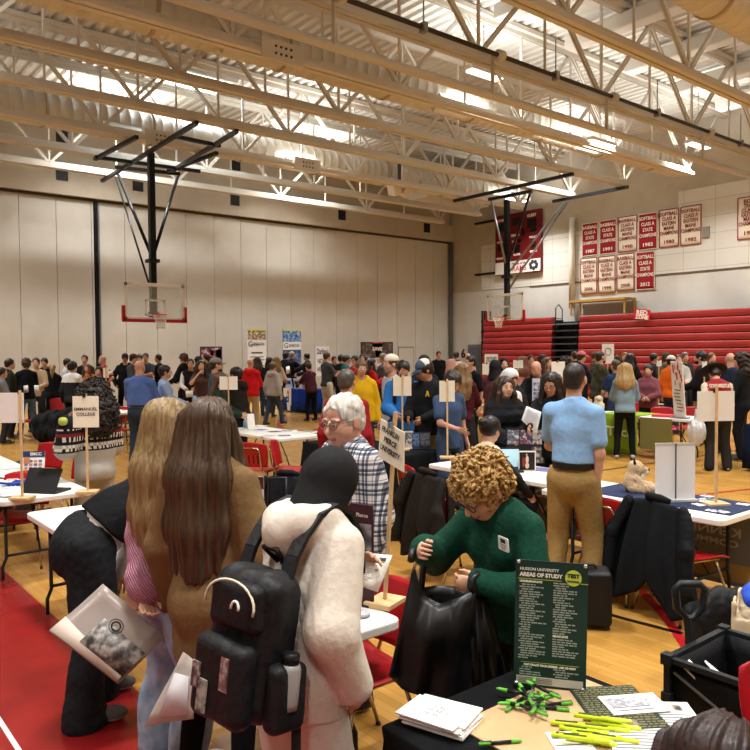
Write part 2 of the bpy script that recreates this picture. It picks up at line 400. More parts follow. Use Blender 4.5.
# ------------------------------------------------------------------ lights
def lamp(x, y, z, lab, w=260, show=True):
    t = empty('ceiling_light', (x, y, z), 0, lab, 'light', 'high bay lights')
    MB().box((0, 0, .05), (.62, .17, .045)).build('housing', mat('#d8d4c8', .4), t)
    MB().box((0, 0, 0), (.58, .14, .012)).build('diffuser', mat('#fff6e6', .5, emit=14), t)
    MB().bar((0, 0, .1), (0, 0, ZD-z), .02, .02).build('hanger', mat('#8f8c86', .35, metal=.6), t)
    ld = bpy.data.lights.new('high_bay', 'AREA'); ld.shape = 'RECTANGLE'; ld.size = 1.16; ld.size_y = .3; ld.energy = w; ld.color = (1, .985, .955); ld.spread = math.radians(124)
    lo = bpy.data.objects.new('lamp_light', ld); COL.objects.link(lo); lo.location = (x, y, z-.03)
    l2 = ld.copy(); l2.spread = math.pi; l2.energy = w*UP; l2.size = 3.0; l2.size_y = 2.0; lo = bpy.data.objects.new('deck_fill_light', l2); COL.objects.link(lo); lo.location = (x, y, z+.12); lo.rotation_euler = (math.pi, 0, 0)  # l2: added upward fill, wider than the fixture, brightens the deck evenly
def lamp_px(px, py, z, lab, **k): q = atz(px, py, z); lamp(q.x, q.y, z, lab, **k)
LW = 560; UP = .46
lamp_px(308, 139, 8.9, 'bright high bay light between trusses near the picture centre', w=LW)
lamp_px(517, 200, 8.3, 'glowing light behind the mast of the right hoop', w=LW)
lamp_px(600, 144, 8.0, 'light seen through the mesh curtain at right', w=LW)
lamp_px(698, 146, 8.6, 'light high at the right edge near the banner wall', w=LW)
lamp_px(484, 75, 9.0, 'light behind the mesh curtain in the upper middle', w=LW)
lamp_px(60, 62, 9.1, 'light tucked above the truss at upper left', w=LW) if False else None
for (x, y) in ((2, 24.0), (2, 16.6), (-4, 6), (2, 5.4), (9.5, 5.4), (17, 5.4), (23.5, 5.4), (2, 0), (9.5, 0), (17, 0), (-4, 16.6), (23.5, 0), (-4, -4), (9, -5)):
    lamp(x, y, 8.75, 'high bay light outside the picture', w=LW)
for x, y, lb in ((9, 23.9, 'added fill light hidden high between the two trusses nearest the partition at left'), (16.5, 23.9, 'added fill light hidden high between the two trusses nearest the partition at centre'), (23, 16.5, 'added fill light hidden high between trusses above the right hoop')): lamp(x, y, 9.75, lb, w=LW)  # extra lamps added behind the trusses to keep the far wall bright
# skylight
a = [atz(x, y, ZD-.05) for x, y in ((163, 73), (183, 64), (224, 77), (210, 85))]
q = (a[0]+a[2])/2
sk = MB(); sk.m(mat('#f4f8ff', .4, emit=9)).box((q.x, q.y, ZD-.02), (1.0, .62, .02)); sk.m(DECK)
for dx, dy, hx, hy in ((-1.06, 0, .06, .74), (1.06, 0, .06, .74), (0, .68, 1.0, .06), (0, -.68, 1.0, .06)): sk.box((q.x+dx, q.y+dy, ZD-.12), (hx, hy, .14))
struct(sk.build('window_1'))
ld = bpy.data.lights.new('sky', 'AREA'); ld.shape = 'RECTANGLE'; ld.size = 1.9; ld.size_y = 1.2; ld.energy = 420; ld.color = (.82, .92, 1); lo = bpy.data.objects.new('skylight_light', ld); COL.objects.link(lo); lo.location = (q.x, q.y, ZD-.1)
w_ = bpy.data.worlds.new('w'); SC.world = w_; w_.use_nodes = True; w_.node_tree.nodes['Background'].inputs[0].default_value = (.9, .95, 1, 1); w_.node_tree.nodes['Background'].inputs[1].default_value = .3
SC.view_settings.view_transform = 'Standard'; SC.view_settings.look = 'None'; SC.view_settings.gamma = 1; SC.view_settings.exposure = -0.96; SC.view_settings.use_curve_mapping = False
# ================================================================== bleachers, banners, scoreboard, hoops
XBL = 26.15
ya, yb_, yc, yd = atX(481.5, 340, XBL).y, atX(550.5, 340, XBL).y, atX(577, 340, XBL).y, -6.0
zt_ = atX(665, 311, XBL).z; rows = 12; rh = zt_/rows
BR = mat('#9d3032', .5, kind='noise', col2='#91292b', scale=1.2, spec=.35)
def bleach(y0, y1, label, top_rows=rows, skip=0):
    t = empty('bleacher_section', (XBL, (y0+y1)/2, 0), 0, label, 'bleachers', 'folded bleachers')
    for k in range(rows):
        z = k*rh; x = .02*k; h = abs(y0-y1)/2-.01
        pr = [(-.05+x, z+.02), (-.075+x, z+rh*.45), (-.07+x, z+rh*.8), (-.045+x, z+rh*.93), (.0+x, z+rh*.95), (.40, z+rh*.95), (.40, z+.02)]
        vs = [(a, -h, b) for a, b in pr]+[(a, h, b) for a, b in pr]; n = len(pr)
        MB().add(vs, [list(range(n)), list(range(2*n-1, n-1, -1))]+[(i, n+i, n+(i+1) % n, (i+1) % n) for i in range(n)]).build('bench_row', BR, t)
    MB().box((.68, 0, zt_/2-.05), (.28, abs(y0-y1)/2-.05, zt_/2-.08)).build('frame', mat('#26282b', .7), t)
    return t
bleach(yb_, ya, 'short red folded bleacher section left of the black stair gap')
bleach(yd, yc, 'long red folded bleacher section filling the right wall')
t = empty('bleacher_stairs', (XBL, (yb_+yc)/2, 0), 0, 'black stepped gap between the two red bleacher sections', 'stairs')
hh = abs(yb_-yc)/2-.02
MB().box((.75, 0, zt_/2-.1), (.2, hh, zt_/2-.12)).build('back_panel', BLK, t)
for k in range(rows-1):
    o = MB().box((.3, 0, (k+.8)*rh), (.25, hh*.96, .03)).build('tread', mat('#3c4348', .4) if k < rows-2 else mat('#69757a', .4), t)
hr = MB(); hr.tube([(-.1, hh*.5, zt_-.9), (-.1, hh*.5, zt_+.35), (.1, hh*.5, zt_+.5), (.35, hh*.5, zt_+.3), (.35, hh*.5, zt_-.3)], .022, 8); hr.tube([(-.1, hh*.5, zt_-.1), (.35, hh*.5, zt_-.1)], .018, 8); hr.build('handrail', BLK, t)
# black end rack left of the bleachers
e_ = atX(481, 300, XBL-.05); e2 = atX(485, 300, XBL-.05)
o = MB(); 
for i in range(4): o.box((XBL+.2+.18*i, ya+.12, 1.9), (.03, .05, 1.9))
for z in np.arange(.3, 3.7, .5): o.box((XBL+.45, ya+.12, z), (.32, .04, .03))
o = o.build('bleacher_end_rack', BLK); tag(o, 'black rack standing at the left end of the bleachers', 'rack')
# platform above the bleachers
a = atX(571, 312, XBL+.3); c = atX(627, 302, XBL+.3)
t = empty('wooden_platform', (XBL+.55, (a.y+c.y)/2, 0), 0, 'yellow wooden platform shelf above the bleachers under the banners', 'platform')
pw = abs(a.y-c.y)/2; zp = atX(600, 299, XBL+.3).z
YW = mat('#b58f4a', .6)
MB().box((0, 0, zp-.04), (.4, pw, .045)).build('deck', YW, t)
for sx in (-1, 1):
    for sy in (-1, 1): MB().bar((sx*.32, sy*(pw-.06), zt_+.01), (sx*.32, sy*(pw-.06), zp-.08), .07, .07).build('post', YW, t)
# red zone sign
q = atX(642, 314.5, XBL+.02); t = empty('cheer_sign', q, 0, 'small red sign propped on the top bleacher row with white RED ZONE lettering', 'sign')
MB().box((.0, 0, 0), (.012, .34, .2), Matrix.Rotation(.12, 3, 'X')).build('panel', mat('#c21a24', .5), t)
text('RED', .26, WHITE, frame((-.015, .0, .06), (0, -1, -.12), (0, -.12, 1)), t, bold=.012); text('ZONE', .2, WHITE, frame((-.015, .0, -.11), (0, -1, -.12), (0, -.12, 1)), t, bold=.01)
# banners on the wall
MAR = '#8e1524'; CR_ = '#d9d0bd'
def wbanner(x0, x1, y0, y1, red, lines, label):      # picture columns and rows of the left edge top / bottom
    XX = XR-.085; a = atX(x0, y0, XX); b = atX(x1, y0, XX); zt = a.z; zb = atX(x0, y1, XX).z; w = abs(a.y-b.y); h = zt-zb
    t = empty('championship_banner', (XX, (a.y+b.y)/2, zt), 0, label, 'banner', 'championship banners')
    g = [[(-.012*math.sin(j*1.1+i*.5)*(i/8), (w/2-.02)*(1-2*j/8), -h*i/8) for j in range(9)] for i in range(9)]
    MB().sheet(g, .006).build('cloth', mat(MAR if red else CR_, .8), t)
    b_ = MB(); e = .028
    for p0, p1 in (((-.014, w/2-.03, -.02), (-.014, w/2-.03, -h+.02)), ((-.014, -w/2+.03, -.02), (-.014, -w/2+.03, -h+.02)), ((-.014, w/2-.03, -.02), (-.014, -w/2+.03, -.02)), ((-.014, w/2-.03, -h+.02), (-.014, -w/2+.03, -h+.02))): b_.bar(p0, p1, e, .012, Vector((1, 0, 0)))
    b_.build('border', mat('#d9d0bd' if red else MAR, .8), t)
    ink = mat('#e6dccb' if red else '#7d1522', .8)
    n = len(lines)
    for i, s_ in enumerate(lines):
        f = (.07+.62*(i+.5)/(n-1)) if i < n-1 else .86
        text(s_, min(.26, h*.13), ink, frame((-.026, 0, -h*f), (0, -1, 0), (0, 0, 1)), t, bold=.004, width=w*(.86 if len(s_) > 7 else .66 if len(s_) > 5 else .5))
S4 = lambda sp, yr: [sp, 'CLASS A', 'STATE', 'CHAMPIONS', yr]; S5 = lambda sp, yr: [sp, 'CLASS A', 'EASTERN', 'MAINE', 'CHAMPIONS', yr]
wbanner(581.8, 598.6, 224, 257, 1, S4('BASEBALL', '1987'), 'red baseball state champions banner at the far left of the upper row')
wbanner(599.4, 617, 221, 255, 1, S4('BASEBALL', '1991'), 'red baseball state champions banner, second in the upper row')
wbanner(617.8, 637.6, 217.5, 253, 0, S5('BASEBALL', '1990'), 'cream baseball Eastern Maine champions banner between two red ones in the upper row')
wbanner(638.2, 658, 214.5, 251, 1, S4('SOFTBALL', '1982'), 'red softball state champions banner right of the cream one in the upper row')
wbanner(659, 679.5, 210.5, 248.5, 0, S5('SOFTBALL', '1980'), 'cream softball Eastern Maine banner, second from the right end of the upper row')
wbanner(680.3, 702, 207, 246.5, 0, S5('SOFTBALL', '1982'), 'cream softball Eastern Maine banner at the right end of the upper row')
wbanner(580.3, 597.5, 258.5, 295, 0, S5('SOFTBALL', '2006'), 'cream softball Eastern Maine banner at the far left of the lower row')
wbanner(598, 615.8, 256.8, 294, 0, S5('BASEBALL', '1999'), 'cream baseball Eastern Maine banner, second in the lower row')
wbanner(616.5, 634.8, 254.5, 291.5, 0, S5('BASEBALL', '2009'), 'cream baseball banner dated 2009 in the lower row beside the red one')
wbanner(635.8, 655.3, 252.5, 290.5, 1, S4('SOFTBALL', '2012'), 'red softball state champions banner dated 2012 at the right of the lower row')
wbanner(737.2, 765, 198, 240.5, 0, ['BOYS', 'TRACK', 'CLASS A', 'EASTERN', 'MAINE', 'CHAMPIONS', '1997'], 'cream track champions banner hanging alone at the right edge of the picture')
q = atX(706, 232, XR-.09); tag(MB().box((q.x, q.y, q.z), (.04, .13, .2)).build('wall_speaker', mat('#8a867d', .6)), 'small grey box mounted on the wall right of the banners', 'speaker')
# scoreboard
XX = XR-.2; a = atX(496.5, 219, XX); b = atX(541.5, 213, XX); zb_ = atX(496.5, 276, XX).z; w = abs(a.y-b.y); h = a.z-zb_+.1; cyy = (a.y+b.y)/2
t = empty('scoreboard', (XX, cyy, zb_), 0, 'red basketball scoreboard on the wall behind the right hoop', 'scoreboard')
MB().box((0, 0, h/2), (.08, w/2, h/2)).build('panel', mat('#640c12', .5), t)
def win(u0, u1, v0, v1, nm='digit_window', c='#120d0d', e=0): return MB().box((-.085, w/2-(u0+u1)/2*w, h*(1-(v0+v1)/2)), (.012, (u1-u0)/2*w, (v1-v0)/2*h)).build(nm, mat(c, .3), t)
for r_ in ((.04, .20, .14, .28), (.40, .64, .08, .22), (.72, .92, .14, .29), (.60, .68, .28, .39), (.79, .92, .30, .36), (.05, .18, .50, .60), (.44, .56, .53, .65), (.80, .90, .51, .61), (.50, .58, .44, .50)): win(*r_)
win(.0, 1.0, .79, .99, 'name_panel', '#d8d5cf')
tx = lambda s_, u, v, sz, c='#e8e2da', **k: text(s_, sz, mat(c, .6), frame((-.10, w/2-u*w, h*(1-v)), (0, -1, 0), (0, 0, 1)), t, bold=.006, **k)
tx('HOME', .12, .09, .17); tx('GUEST', .82, .09, .17); tx('PERIOD', .46, .37, .14); tx('POSS', .44, .47, .12); tx('FOULS', .85, .44, .14); tx('FOULS', .11, .45, .12); tx('PLAYER', .50, .69, .12); tx('BONUS', .86, .67, .12); tx('BONUS', .11, .72, .12)
tx('Coke', .17, .88, .26, '#1c1414') if False else None
tx('Home of the', .55, .835, .17, '#5d1218'); tx('RAMS', .55, .92, .34, '#a5131d')
lg = MB(); 
for i in range(7): lg.ball((-.10, w/2-(.86+.07*math.cos(i*.95))*w, h*(.11+.055*math.sin(i*.95))), (.012, .09, .10), 6)
lg.build('emblem', mat('#2b2e33', .6), t)
# ------------------------------------------------------------------ hoops
def backboard(t, O, c, ux, w=1.83, h=1.07, pad=True):
    """c centre of board (world), ux unit vector along the board (viewer's right), faces the viewer"""
    uz = Vector((0, 0, 1)); n = ux.cross(uz).normalized()       # towards the viewer
    M = Matrix((ux, -n, uz)).transposed(); L = lambda x, y, z: (c+ux*x+n*y+uz*z)-O
    gl = MB().box(L(0, 0, 0), (w/2-.04, .006, h/2-.04), M).build('glass_board', mat('#cfd8d6', .08, alpha=.22), t)
    fr = MB()
    for sx in (-1, 1): fr.box(L(sx*(w/2-.04), 0, 0), (.05, .02, h/2), M)
    for sz in (-1, 1): fr.box(L(0, 0, sz*(h/2-.04)), (w/2, .02, .05), M)
    fr.build('board_frame', WHITE, t)
    sq = MB()
    for sx in (-1, 1): sq.box(L(sx*.285, .012, -.17), (.025, .004, .235), M)
    for sz in (-1, 1): sq.box(L(0, .012, -.17+sz*.21), (.31, .004, .025), M)
    sq.build('target_square', WHITE, t)
    pd = MB(); pd.box(L(0, 0, -h/2-.015), (w/2+.05, .04, .045), M)
    for sx in (-1, 1): pd.box(L(sx*(w/2+.025), 0, -h/2+.19), (.04, .04, .22), M)
    pd.build('edge_padding', mat('#b0161f', .6), t)
    rc = L(0, .38, -h/2+.15); ring = MB(); ring.tube([rc+ux*(.228*math.cos(q))+n*(.228*math.sin(q)) for q in np.linspace(0, 6.283, 25)[:-1]], .011, 8, closed=True); ring.box(L(0, .08, -h/2+.13), (.09, .08, .05), M); ring.build('rim', mat('#cf4418', .4), t)
    nt_ = MB()
    for i in range(12):
        for s_ in (-1, 1):
            pts = []
            for k in range(6):
                a_ = 6.283*(i+s_*k*.5)/12; r_ = .225-.1*math.sin(min(1, k/4)*1.57); pts.append(rc+ux*r_*math.cos(a_)+n*r_*math.sin(a_)-uz*.08*k)
            nt_.tube(pts, .006, 4)
    nt_.build('net', mat('#e6e2d8', .8), t)
def hoop(name_label, board_px, mast_top, bars, braces, D, ux, bw):
    c = P(*board_px, D); O = Vector((c.x, c.y, 0)); t = empty('basketball_hoop', O, 0, name_label, 'basketball hoop', 'ceiling hung hoops')
    backboard(t, O, c, ux)
    n = ux.cross(Z_).normalized()
    mt = Vector((c.x, c.y, 7.75))-n*.12; 
    zj_ = c.z+1.2; q = MB(); q.box((mt+Vector((c.x, c.y, c.z-.5))-n*.12)/2-O, (.085, .085, (7.75-c.z+.5)/2)); q.build('mast', BLKS, t)
    hw = MB(); hw.box(Vector((c.x, c.y, c.z-.38))-n*.10-O, (.14, .08, .09)); hw.box(Vector((c.x, c.y, zj_))-n*.12-O, (.16, .16, .05)); hw.build('mount', BLK, t)
    for (p, q_) in bars:
        a_, b_ = p, q_; MB().bar(a_-O, b_-O, bw, bw).build('ceiling_beam', BLK, t)
    for (p, q_, r_, m_) in braces: MB().tube([p-O, q_-O], r_, 8).build('brace', m_, t)
    return t
ZH = 7.72
Z = lambda x, y, z=ZH: atz(x, y, z)
c = P(155, 302, 21.75)
STEEL = mat('#8f9296', .35, metal=.7)
uxL = Vector((1, 0, 0)); uxR = Vector((0, -1, 0))
mw = lambda z, cc, n: Vector((cc.x, cc.y, z))-n*.12
nL = uxL.cross(Z_); nR = uxR.cross(Z_)
cL = P(155, 302, 21.75)
zj = P(150, 258, 21.75).z
pl = lambda x, y, D: P(x, y, D)
hoop('black ceiling hung basketball hoop on the left with its glass board turned to the camera', (155, 302), None,
     [(Z(95, 157), Z(200, 171.5)), (Z(95, 159), Z(137, 137)), (Z(102, 181), Z(197, 122.5)), (Z(172, 171), Z(237, 131)), (Z(168, 171), Z(217, 153)), (Z(173, 136), Z(220, 146)), (Z(115, 167), Z(180, 174))],
     [(Z(118, 174), mw(zj, cL, nL), .05, BLKS), (Z(178, 176), mw(zj, cL, nL), .05, BLKS), (Z(116, 178), mw(P(149, 297, 21.75).z, cL, nL), .03, BLKS)], 21.75, uxL, .10)
cR = P(505, 307.7, 29.0); zj = P(511, 268, 29).z
hoop('smaller ceiling hung basketball hoop at right in front of the bleachers', (505, 307.7), None,
     [(Z(454, 201), Z(573, 174)), (Z(553, 201.6), Z(628, 186.8)), (Z(489, 199.5), Z(532, 191))],
     [(Z(491, 200), mw(zj, cR, nR), .045, STEEL), (Z(530, 193), mw(zj, cR, nR), .045, BLKS), (Z(564, 203), mw(zj-.25, cR, nR), .04, STEEL), (Z(566.5, 203), mw(P(515, 292, 29).z, cR, nR), .04, STEEL)], 29.0, uxR, .11)
# floodlight / speaker cluster hanging under the trusses
q = atz(400, 187, 7.9); t = empty('loudspeaker_cluster', (q.x, q.y, 7.9), 0, 'pair of white loudspeakers hanging from the trusses near the picture centre', 'loudspeaker')
for sg in (-1, 1): o = MB().box((sg*.28, 0, -.1), (.17, .2, .22), Matrix.Rotation(sg*.5, 3, 'Y') @ Matrix.Rotation(.3, 3, 'X')).build('speaker_box', mat('#d8d2c4', .5), t); bevel(o, .03)
MB().bar((0, 0, .1), (0, 0, 1.2), .12, .12).build('hanger', mat('#3c3a36', .5), t)
# ================================================================== implicit surfaces -> one continuous mesh
def V3(*a): return np.array(a, float)
def nrm(a): a = np.asarray(a, float); n = np.linalg.norm(a); return a/n if n > 1e-9 else a
class SDF:
    def __init__(s, k=.02): s.k = k; s.p = []; s.noise = None
    def cone(s, a, b, ra, rb=None, sq=None, k=None, op='u'):     # sq = (axis, factor): squash across an axis
        s.p.append(('c', np.asarray(a, float), np.asarray(b, float), ra, ra if rb is None else rb, sq, k, op)); return s
    def ell(s, c, r, M=None, k=None, op='u'): s.p.append(('e', np.asarray(c, float), np.asarray(r, float), M, None, None, k, op)); return s
    def box(s, c, h, r=.01, M=None, k=None, op='u'): s.p.append(('b', np.asarray(c, float), np.asarray(h, float), r, M, None, k, op)); return s
    def chain(s, pts, rs, **kw):
        for i in range(len(pts)-1): s.cone(pts[i], pts[i+1], rs[i], rs[i+1], **kw)
        return s
    def bounds(s, q):
        if q[0] == 'c':
            r = max(q[3], q[4])*(1.0 if q[5] is None else max(1, q[5][1])); return np.minimum(q[1], q[2])-r, np.maximum(q[1], q[2])+r
        if q[0] == 'e':
            r = q[2] if q[3] is None else np.full(3, q[2].max()); return q[1]-r, q[1]+r
        h = q[2] if q[4] is None else np.full(3, np.linalg.norm(q[2])); return q[1]-h, q[1]+h
    def dist(s, q, X):
        if q[0] == 'c':
            a, b, ra, rb, sq = q[1:6]; d = b-a; L = d@d
            w = X-a
            t = np.clip((w@d)/L, 0, 1) if L > 1e-12 else np.zeros(X.shape[:-1])
            w = w-t[..., None]*d
            if sq is not None:
                ax = nrm(sq[0]); w = w+(w@ax)[..., None]*ax*(1/sq[1]-1)
            dd = np.sqrt((w*w).sum(-1))-(ra+(rb-ra)*t)
            return dd*(min(1, sq[1]) if sq is not None else 1)
        if q[0] == 'e':
            w = X-q[1]
            if q[3] is not None: w = w@q[3]
            k0 = np.sqrt(((w/q[2])**2).sum(-1)); k1 = np.sqrt(((w/q[2]**2)**2).sum(-1))+1e-9
            return k0*(k0-1)/k1
        w = X-q[1]
        if q[4] is not None: w = w@q[4]
        e = np.abs(w)-(q[2]-q[3])
        return np.sqrt((np.maximum(e, 0)**2).sum(-1))+np.minimum(e.max(-1), 0)-q[3]
    def mesh(s, res):
        bs = [s.bounds(q) for q in s.p if q[7] == 'u']
        lo = np.min([b[0] for b in bs], 0)-2.5*res; hi = np.max([b[1] for b in bs], 0)+2.5*res
        n = np.ceil((hi-lo)/res).astype(int)+1
        ax = [lo[i]+res*np.arange(n[i]) for i in range(3)]
        F = np.full(n, 1.0)
        for q in s.p:
            k = s.k if q[6] is None else q[6]
            b0, b1 = s.bounds(q); mg = 2*k+3*res
            i0 = np.clip(np.floor((b0-mg-lo)/res).astype(int), 0, n-1); i1 = np.clip(np.ceil((b1+mg-lo)/res).astype(int)+1, 1, n)
            if (i1 <= i0).any(): continue
            sl = tuple(slice(a, b) for a, b in zip(i0, i1))
            X = np.stack(np.meshgrid(*[ax[i][sl[i]] for i in range(3)], indexing='ij'), -1)
            d = s.dist(q, X); f = F[sl]
            if q[7] == 'u':
                h = np.maximum(k-np.abs(f-d), 0)/k if k > 0 else 0; F[sl] = np.minimum(f, d)-h*h*k*.25
            else:
                d = -d; h = np.maximum(k-np.abs(f-d), 0)/k if k > 0 else 0; F[sl] = np.maximum(f, d)+h*h*k*.25
        if s.noise is not None:
            m = np.abs(F) < .05
            idx = np.argwhere(m); X = lo+idx*res
            F[m] += s.noise(X)
        return surfnet(F, lo, res)
def surfnet(F, lo, res):
    S = F < 0
    c = np.zeros(np.array(F.shape)-1, np.int8)
    for i in (0, 1):
        for j in (0, 1):
            for k in (0, 1): c += S[i:F.shape[0]-1+i, j:F.shape[1]-1+j, k:F.shape[2]-1+k]
    act = (c > 0) & (c < 8); idx = np.argwhere(act)
    if len(idx) == 0: return np.zeros((0, 3)), []
    acc = np.zeros((len(idx), 3)); cnt = np.zeros(len(idx))
    I, J, K = idx.T; cn = [(0, 0, 0), (1, 0, 0), (0, 1, 0), (1, 1, 0), (0, 0, 1), (1, 0, 1), (0, 1, 1), (1, 1, 1)]
    val = [F[I+a, J+b, K+c_] for a, b, c_ in cn]
    for e0 in range(8):
        for bit in (1, 2, 4):
            if not e0 & bit:
                e1 = e0 | bit; f0, f1 = val[e0], val[e1]; m = (f0 < 0) != (f1 < 0)
                t = f0[m]/(f0[m]-f1[m]); a = np.array(cn[e0], float); b = np.array(cn[e1], float)
                acc[m] += a+(b-a)*t[:, None]; cnt[m] += 1
    vs = lo+res*(idx+acc/cnt[:, None])
    vid = np.full(act.shape, -1, np.int64); vid[I, J, K] = np.arange(len(idx))
    fs = []
    for axis in range(3):
        sl0 = [slice(None)]*3; sl1 = [slice(None)]*3; sl0[axis] = slice(0, -1); sl1[axis] = slice(1, None)
        a, b = S[tuple(sl0)], S[tuple(sl1)]; u, v = (axis+1) % 3, (axis+2) % 3
        ch = np.argwhere(a != b); ch = ch[(ch[:, u] > 0) & (ch[:, v] > 0) & (ch[:, u] < F.shape[u]-1) & (ch[:, v] < F.shape[v]-1)]
        if len(ch) == 0: continue
        eu = np.zeros(3, int); eu[u] = 1; ev = np.zeros(3, int); ev[v] = 1
        q = [vid[tuple((ch+o).T)] for o in (-eu-ev, -ev, 0*eu, -eu)]
        Q = np.stack(q, -1); ins = a[tuple(ch.T)]
        Q[~ins] = Q[~ins][:, ::-1]; fs.append(Q)
    return vs, np.concatenate(fs)
def mk(name, parts, mats, parent=None, matfn=None, label=None):      # parts: list of (verts, faces)
    vs = []; fs = []; o = 0
    for v, f in parts:
        if len(v) == 0: continue
        vs.append(v); fs.append(np.asarray(f)+o); o += len(v)
    me = bpy.data.meshes.new(name)
    v = np.concatenate(vs); f = np.concatenate(fs)
    me.vertices.add(len(v)); me.vertices.foreach_set('co', v.astype(np.float32).ravel())
    me.loops.add(f.size); me.loops.foreach_set('vertex_index', f.astype(np.int32).ravel())
    me.polygons.add(len(f)); me.polygons.foreach_set('loop_start', np.arange(0, f.size, 4, dtype=np.int32)); me.polygons.foreach_set('loop_total', np.full(len(f), 4, np.int32))
    me.polygons.foreach_set('use_smooth', np.ones(len(f), bool))
    for m in (mats if isinstance(mats, (list, tuple)) else [mats]): me.materials.append(m)
    if matfn is not None: me.polygons.foreach_set('material_index', matfn(v[f].mean(1)).astype(np.int32))
    me.update(calc_edges=True); me.validate()
    ob = bpy.data.objects.new(name, me); COL.objects.link(ob)
    if parent: ob.parent = parent
    if label: ob['label'] = label
    return ob
def fold_noise(amp, seed=0, f=14.0):
    amp = amp*1.1; f = f*1.25; g = np.random.default_rng(seed); D = g.normal(size=(7, 3))*f*np.array([1, 1, .55]); ph = g.uniform(0, 6.28, 7)
    D2 = g.normal(size=(4, 3))*f*2.3*np.array([1, 1, .8]); p2 = g.uniform(0, 6.28, 4)
    def fn(X):
        y = np.zeros(len(X)); w = np.sin(X@D[6]*.5+ph[6])*1.2
        for i in range(6): y += np.sin(X@D[i]+ph[i]+w)/(1+.4*i)
        z = y*0
        for i in range(4): z += 1-np.abs(np.sin(X@D2[i]+p2[i]+.8*w+.3*y))*1.6
        return y*amp/2.2+z*amp*.07
    return fn
# ================================================================== people
def rx(a): c, s = math.cos(a), math.sin(a); return np.array([[1, 0, 0], [0, c, -s], [0, s, c]])
def ry(a): c, s = math.cos(a), math.sin(a); return np.array([[c, 0, s], [0, 1, 0], [-s, 0, c]])
def rzm(a): c, s = math.cos(a), math.sin(a); return np.array([[c, -s, 0], [s, c, 0], [0, 0, 1]])
def ik(a, b, l1, l2, pole):
    d = b-a; L = np.linalg.norm(d); Lm = (l1+l2)*.995
    if L > Lm: b = a+d/L*Lm; L = Lm; d = b-a
    u = d/L; x = (l1*l1-l2*l2+L*L)/(2*L); hgt = math.sqrt(max(l1*l1-x*x, 0)); p = np.asarray(pole, float); p = nrm(p-u*(p@u))
    return a+u*x+p*hgt, b
ARMS = {   # hand positions from the mid shoulder point in the chest frame (x outwards, y forwards, z up), elbow pole
    'down': ((.25, .03, -.56), (.3, -1, -.2)), 'hold': ((.10, .34, -.36), (.7, -.4, -1)), 'read': ((.09, .33, -.22), (.8, -.3, -1)), 'phone': ((.05, .28, -.18), (.8, -.2, -1)),
    'cross': ((-.08, .21, -.24), (1, .0, -.7)), 'pocket': ((.21, .10, -.47), (1, -.7, .1)), 'hip': ((.20, .02, -.40), (1, -.6, .1)), 'reach': ((.16, .50, -.30), (.5, -.2, -1)),
    'out': ((.42, .38, -.25), (.2, -.3, -1)), 'face': ((.07, .20, .03), (.8, .1, -1)), 'table': ((.20, .42, -.50), (.8, -.5, .1)), 'clasp': ((.03, .27, -.36), (1, -.2, -.6)), 'back': ((.12, -.16, -.46), (1, -.6, .2))}
SKIN = {'l': ('#c99a80', '#d3a68c'), 'm': ('#b98468', '#c28e72'), 'r': ('#bf8d78', '#c99a85'), 'd': ('#6e4634', '#7a4f3b')}
def skin(t): return mat(SKIN[t][0], .5, kind='noise', col2=SKIN[t][1], scale=30, spec=.35)
def hand_parts(W, fdir, side, curl, s, res, palmn=None):
    f = nrm(fdir); n = nrm(palmn if palmn is not None else (-side*1.0, 0, 0)); n = nrm(n-f*(n@f)); t = np.cross(n, f)*(1)      # across the palm
    q = SDF(.006 if res < .006 else .004); mr = max(.0078, res*.8)*s
    L = .088*s
    q.cone(W-f*.03*s, W+f*.01*s, .026*s, .027*s, sq=(n, .75)); q.cone(W+f*.012*s, W+f*(L-.012*s), .032*s, .037*s, sq=(n, .42), k=.02)
    tdir = nrm(t)
    if (tdir @ V3(0, 1, .3)) < 0: tdir = -tdir      # thumb side forward/up
    lens = (.068, .076, .071, .056)
    for i in range(4):
        b = W+f*(L-.01*s)+tdir*(.030-.0205*i)*s; d = f.copy(); pts = [b]
        for j, fr in enumerate((.45, .32, .23)):
            a = curl*(.5+.35*j); d = nrm(d*math.cos(a*.8)+n*math.sin(a*.8)) if j == 0 else nrm(d*math.cos(a*.7)+(np.cross(np.cross(d, n), d) if abs(d@n) < .99 else -f)*math.sin(a*.7))
            pts.append(pts[-1]+d*lens[i]*fr*s*1.02)
        q.chain(pts, [mr*1.08, mr, mr*.92, mr*.78], k=.003)
    b = W+f*.022*s+tdir*.022*s; d1 = nrm(f*.72+tdir*.62+n*.35*(.4+curl)); p1 = b+d1*.04*s; d2 = nrm(f*.95+tdir*.1+n*.5*(.3+curl)); p2 = p1+d2*.03*s; p3 = p2+nrm(f+n*.3*curl)*.022*s
    q.chain([b, p1, p2, p3], [.014*s, mr*1.25, mr*1.08, mr*.85], k=.006)
    return q.mesh(res)
class Person: pass
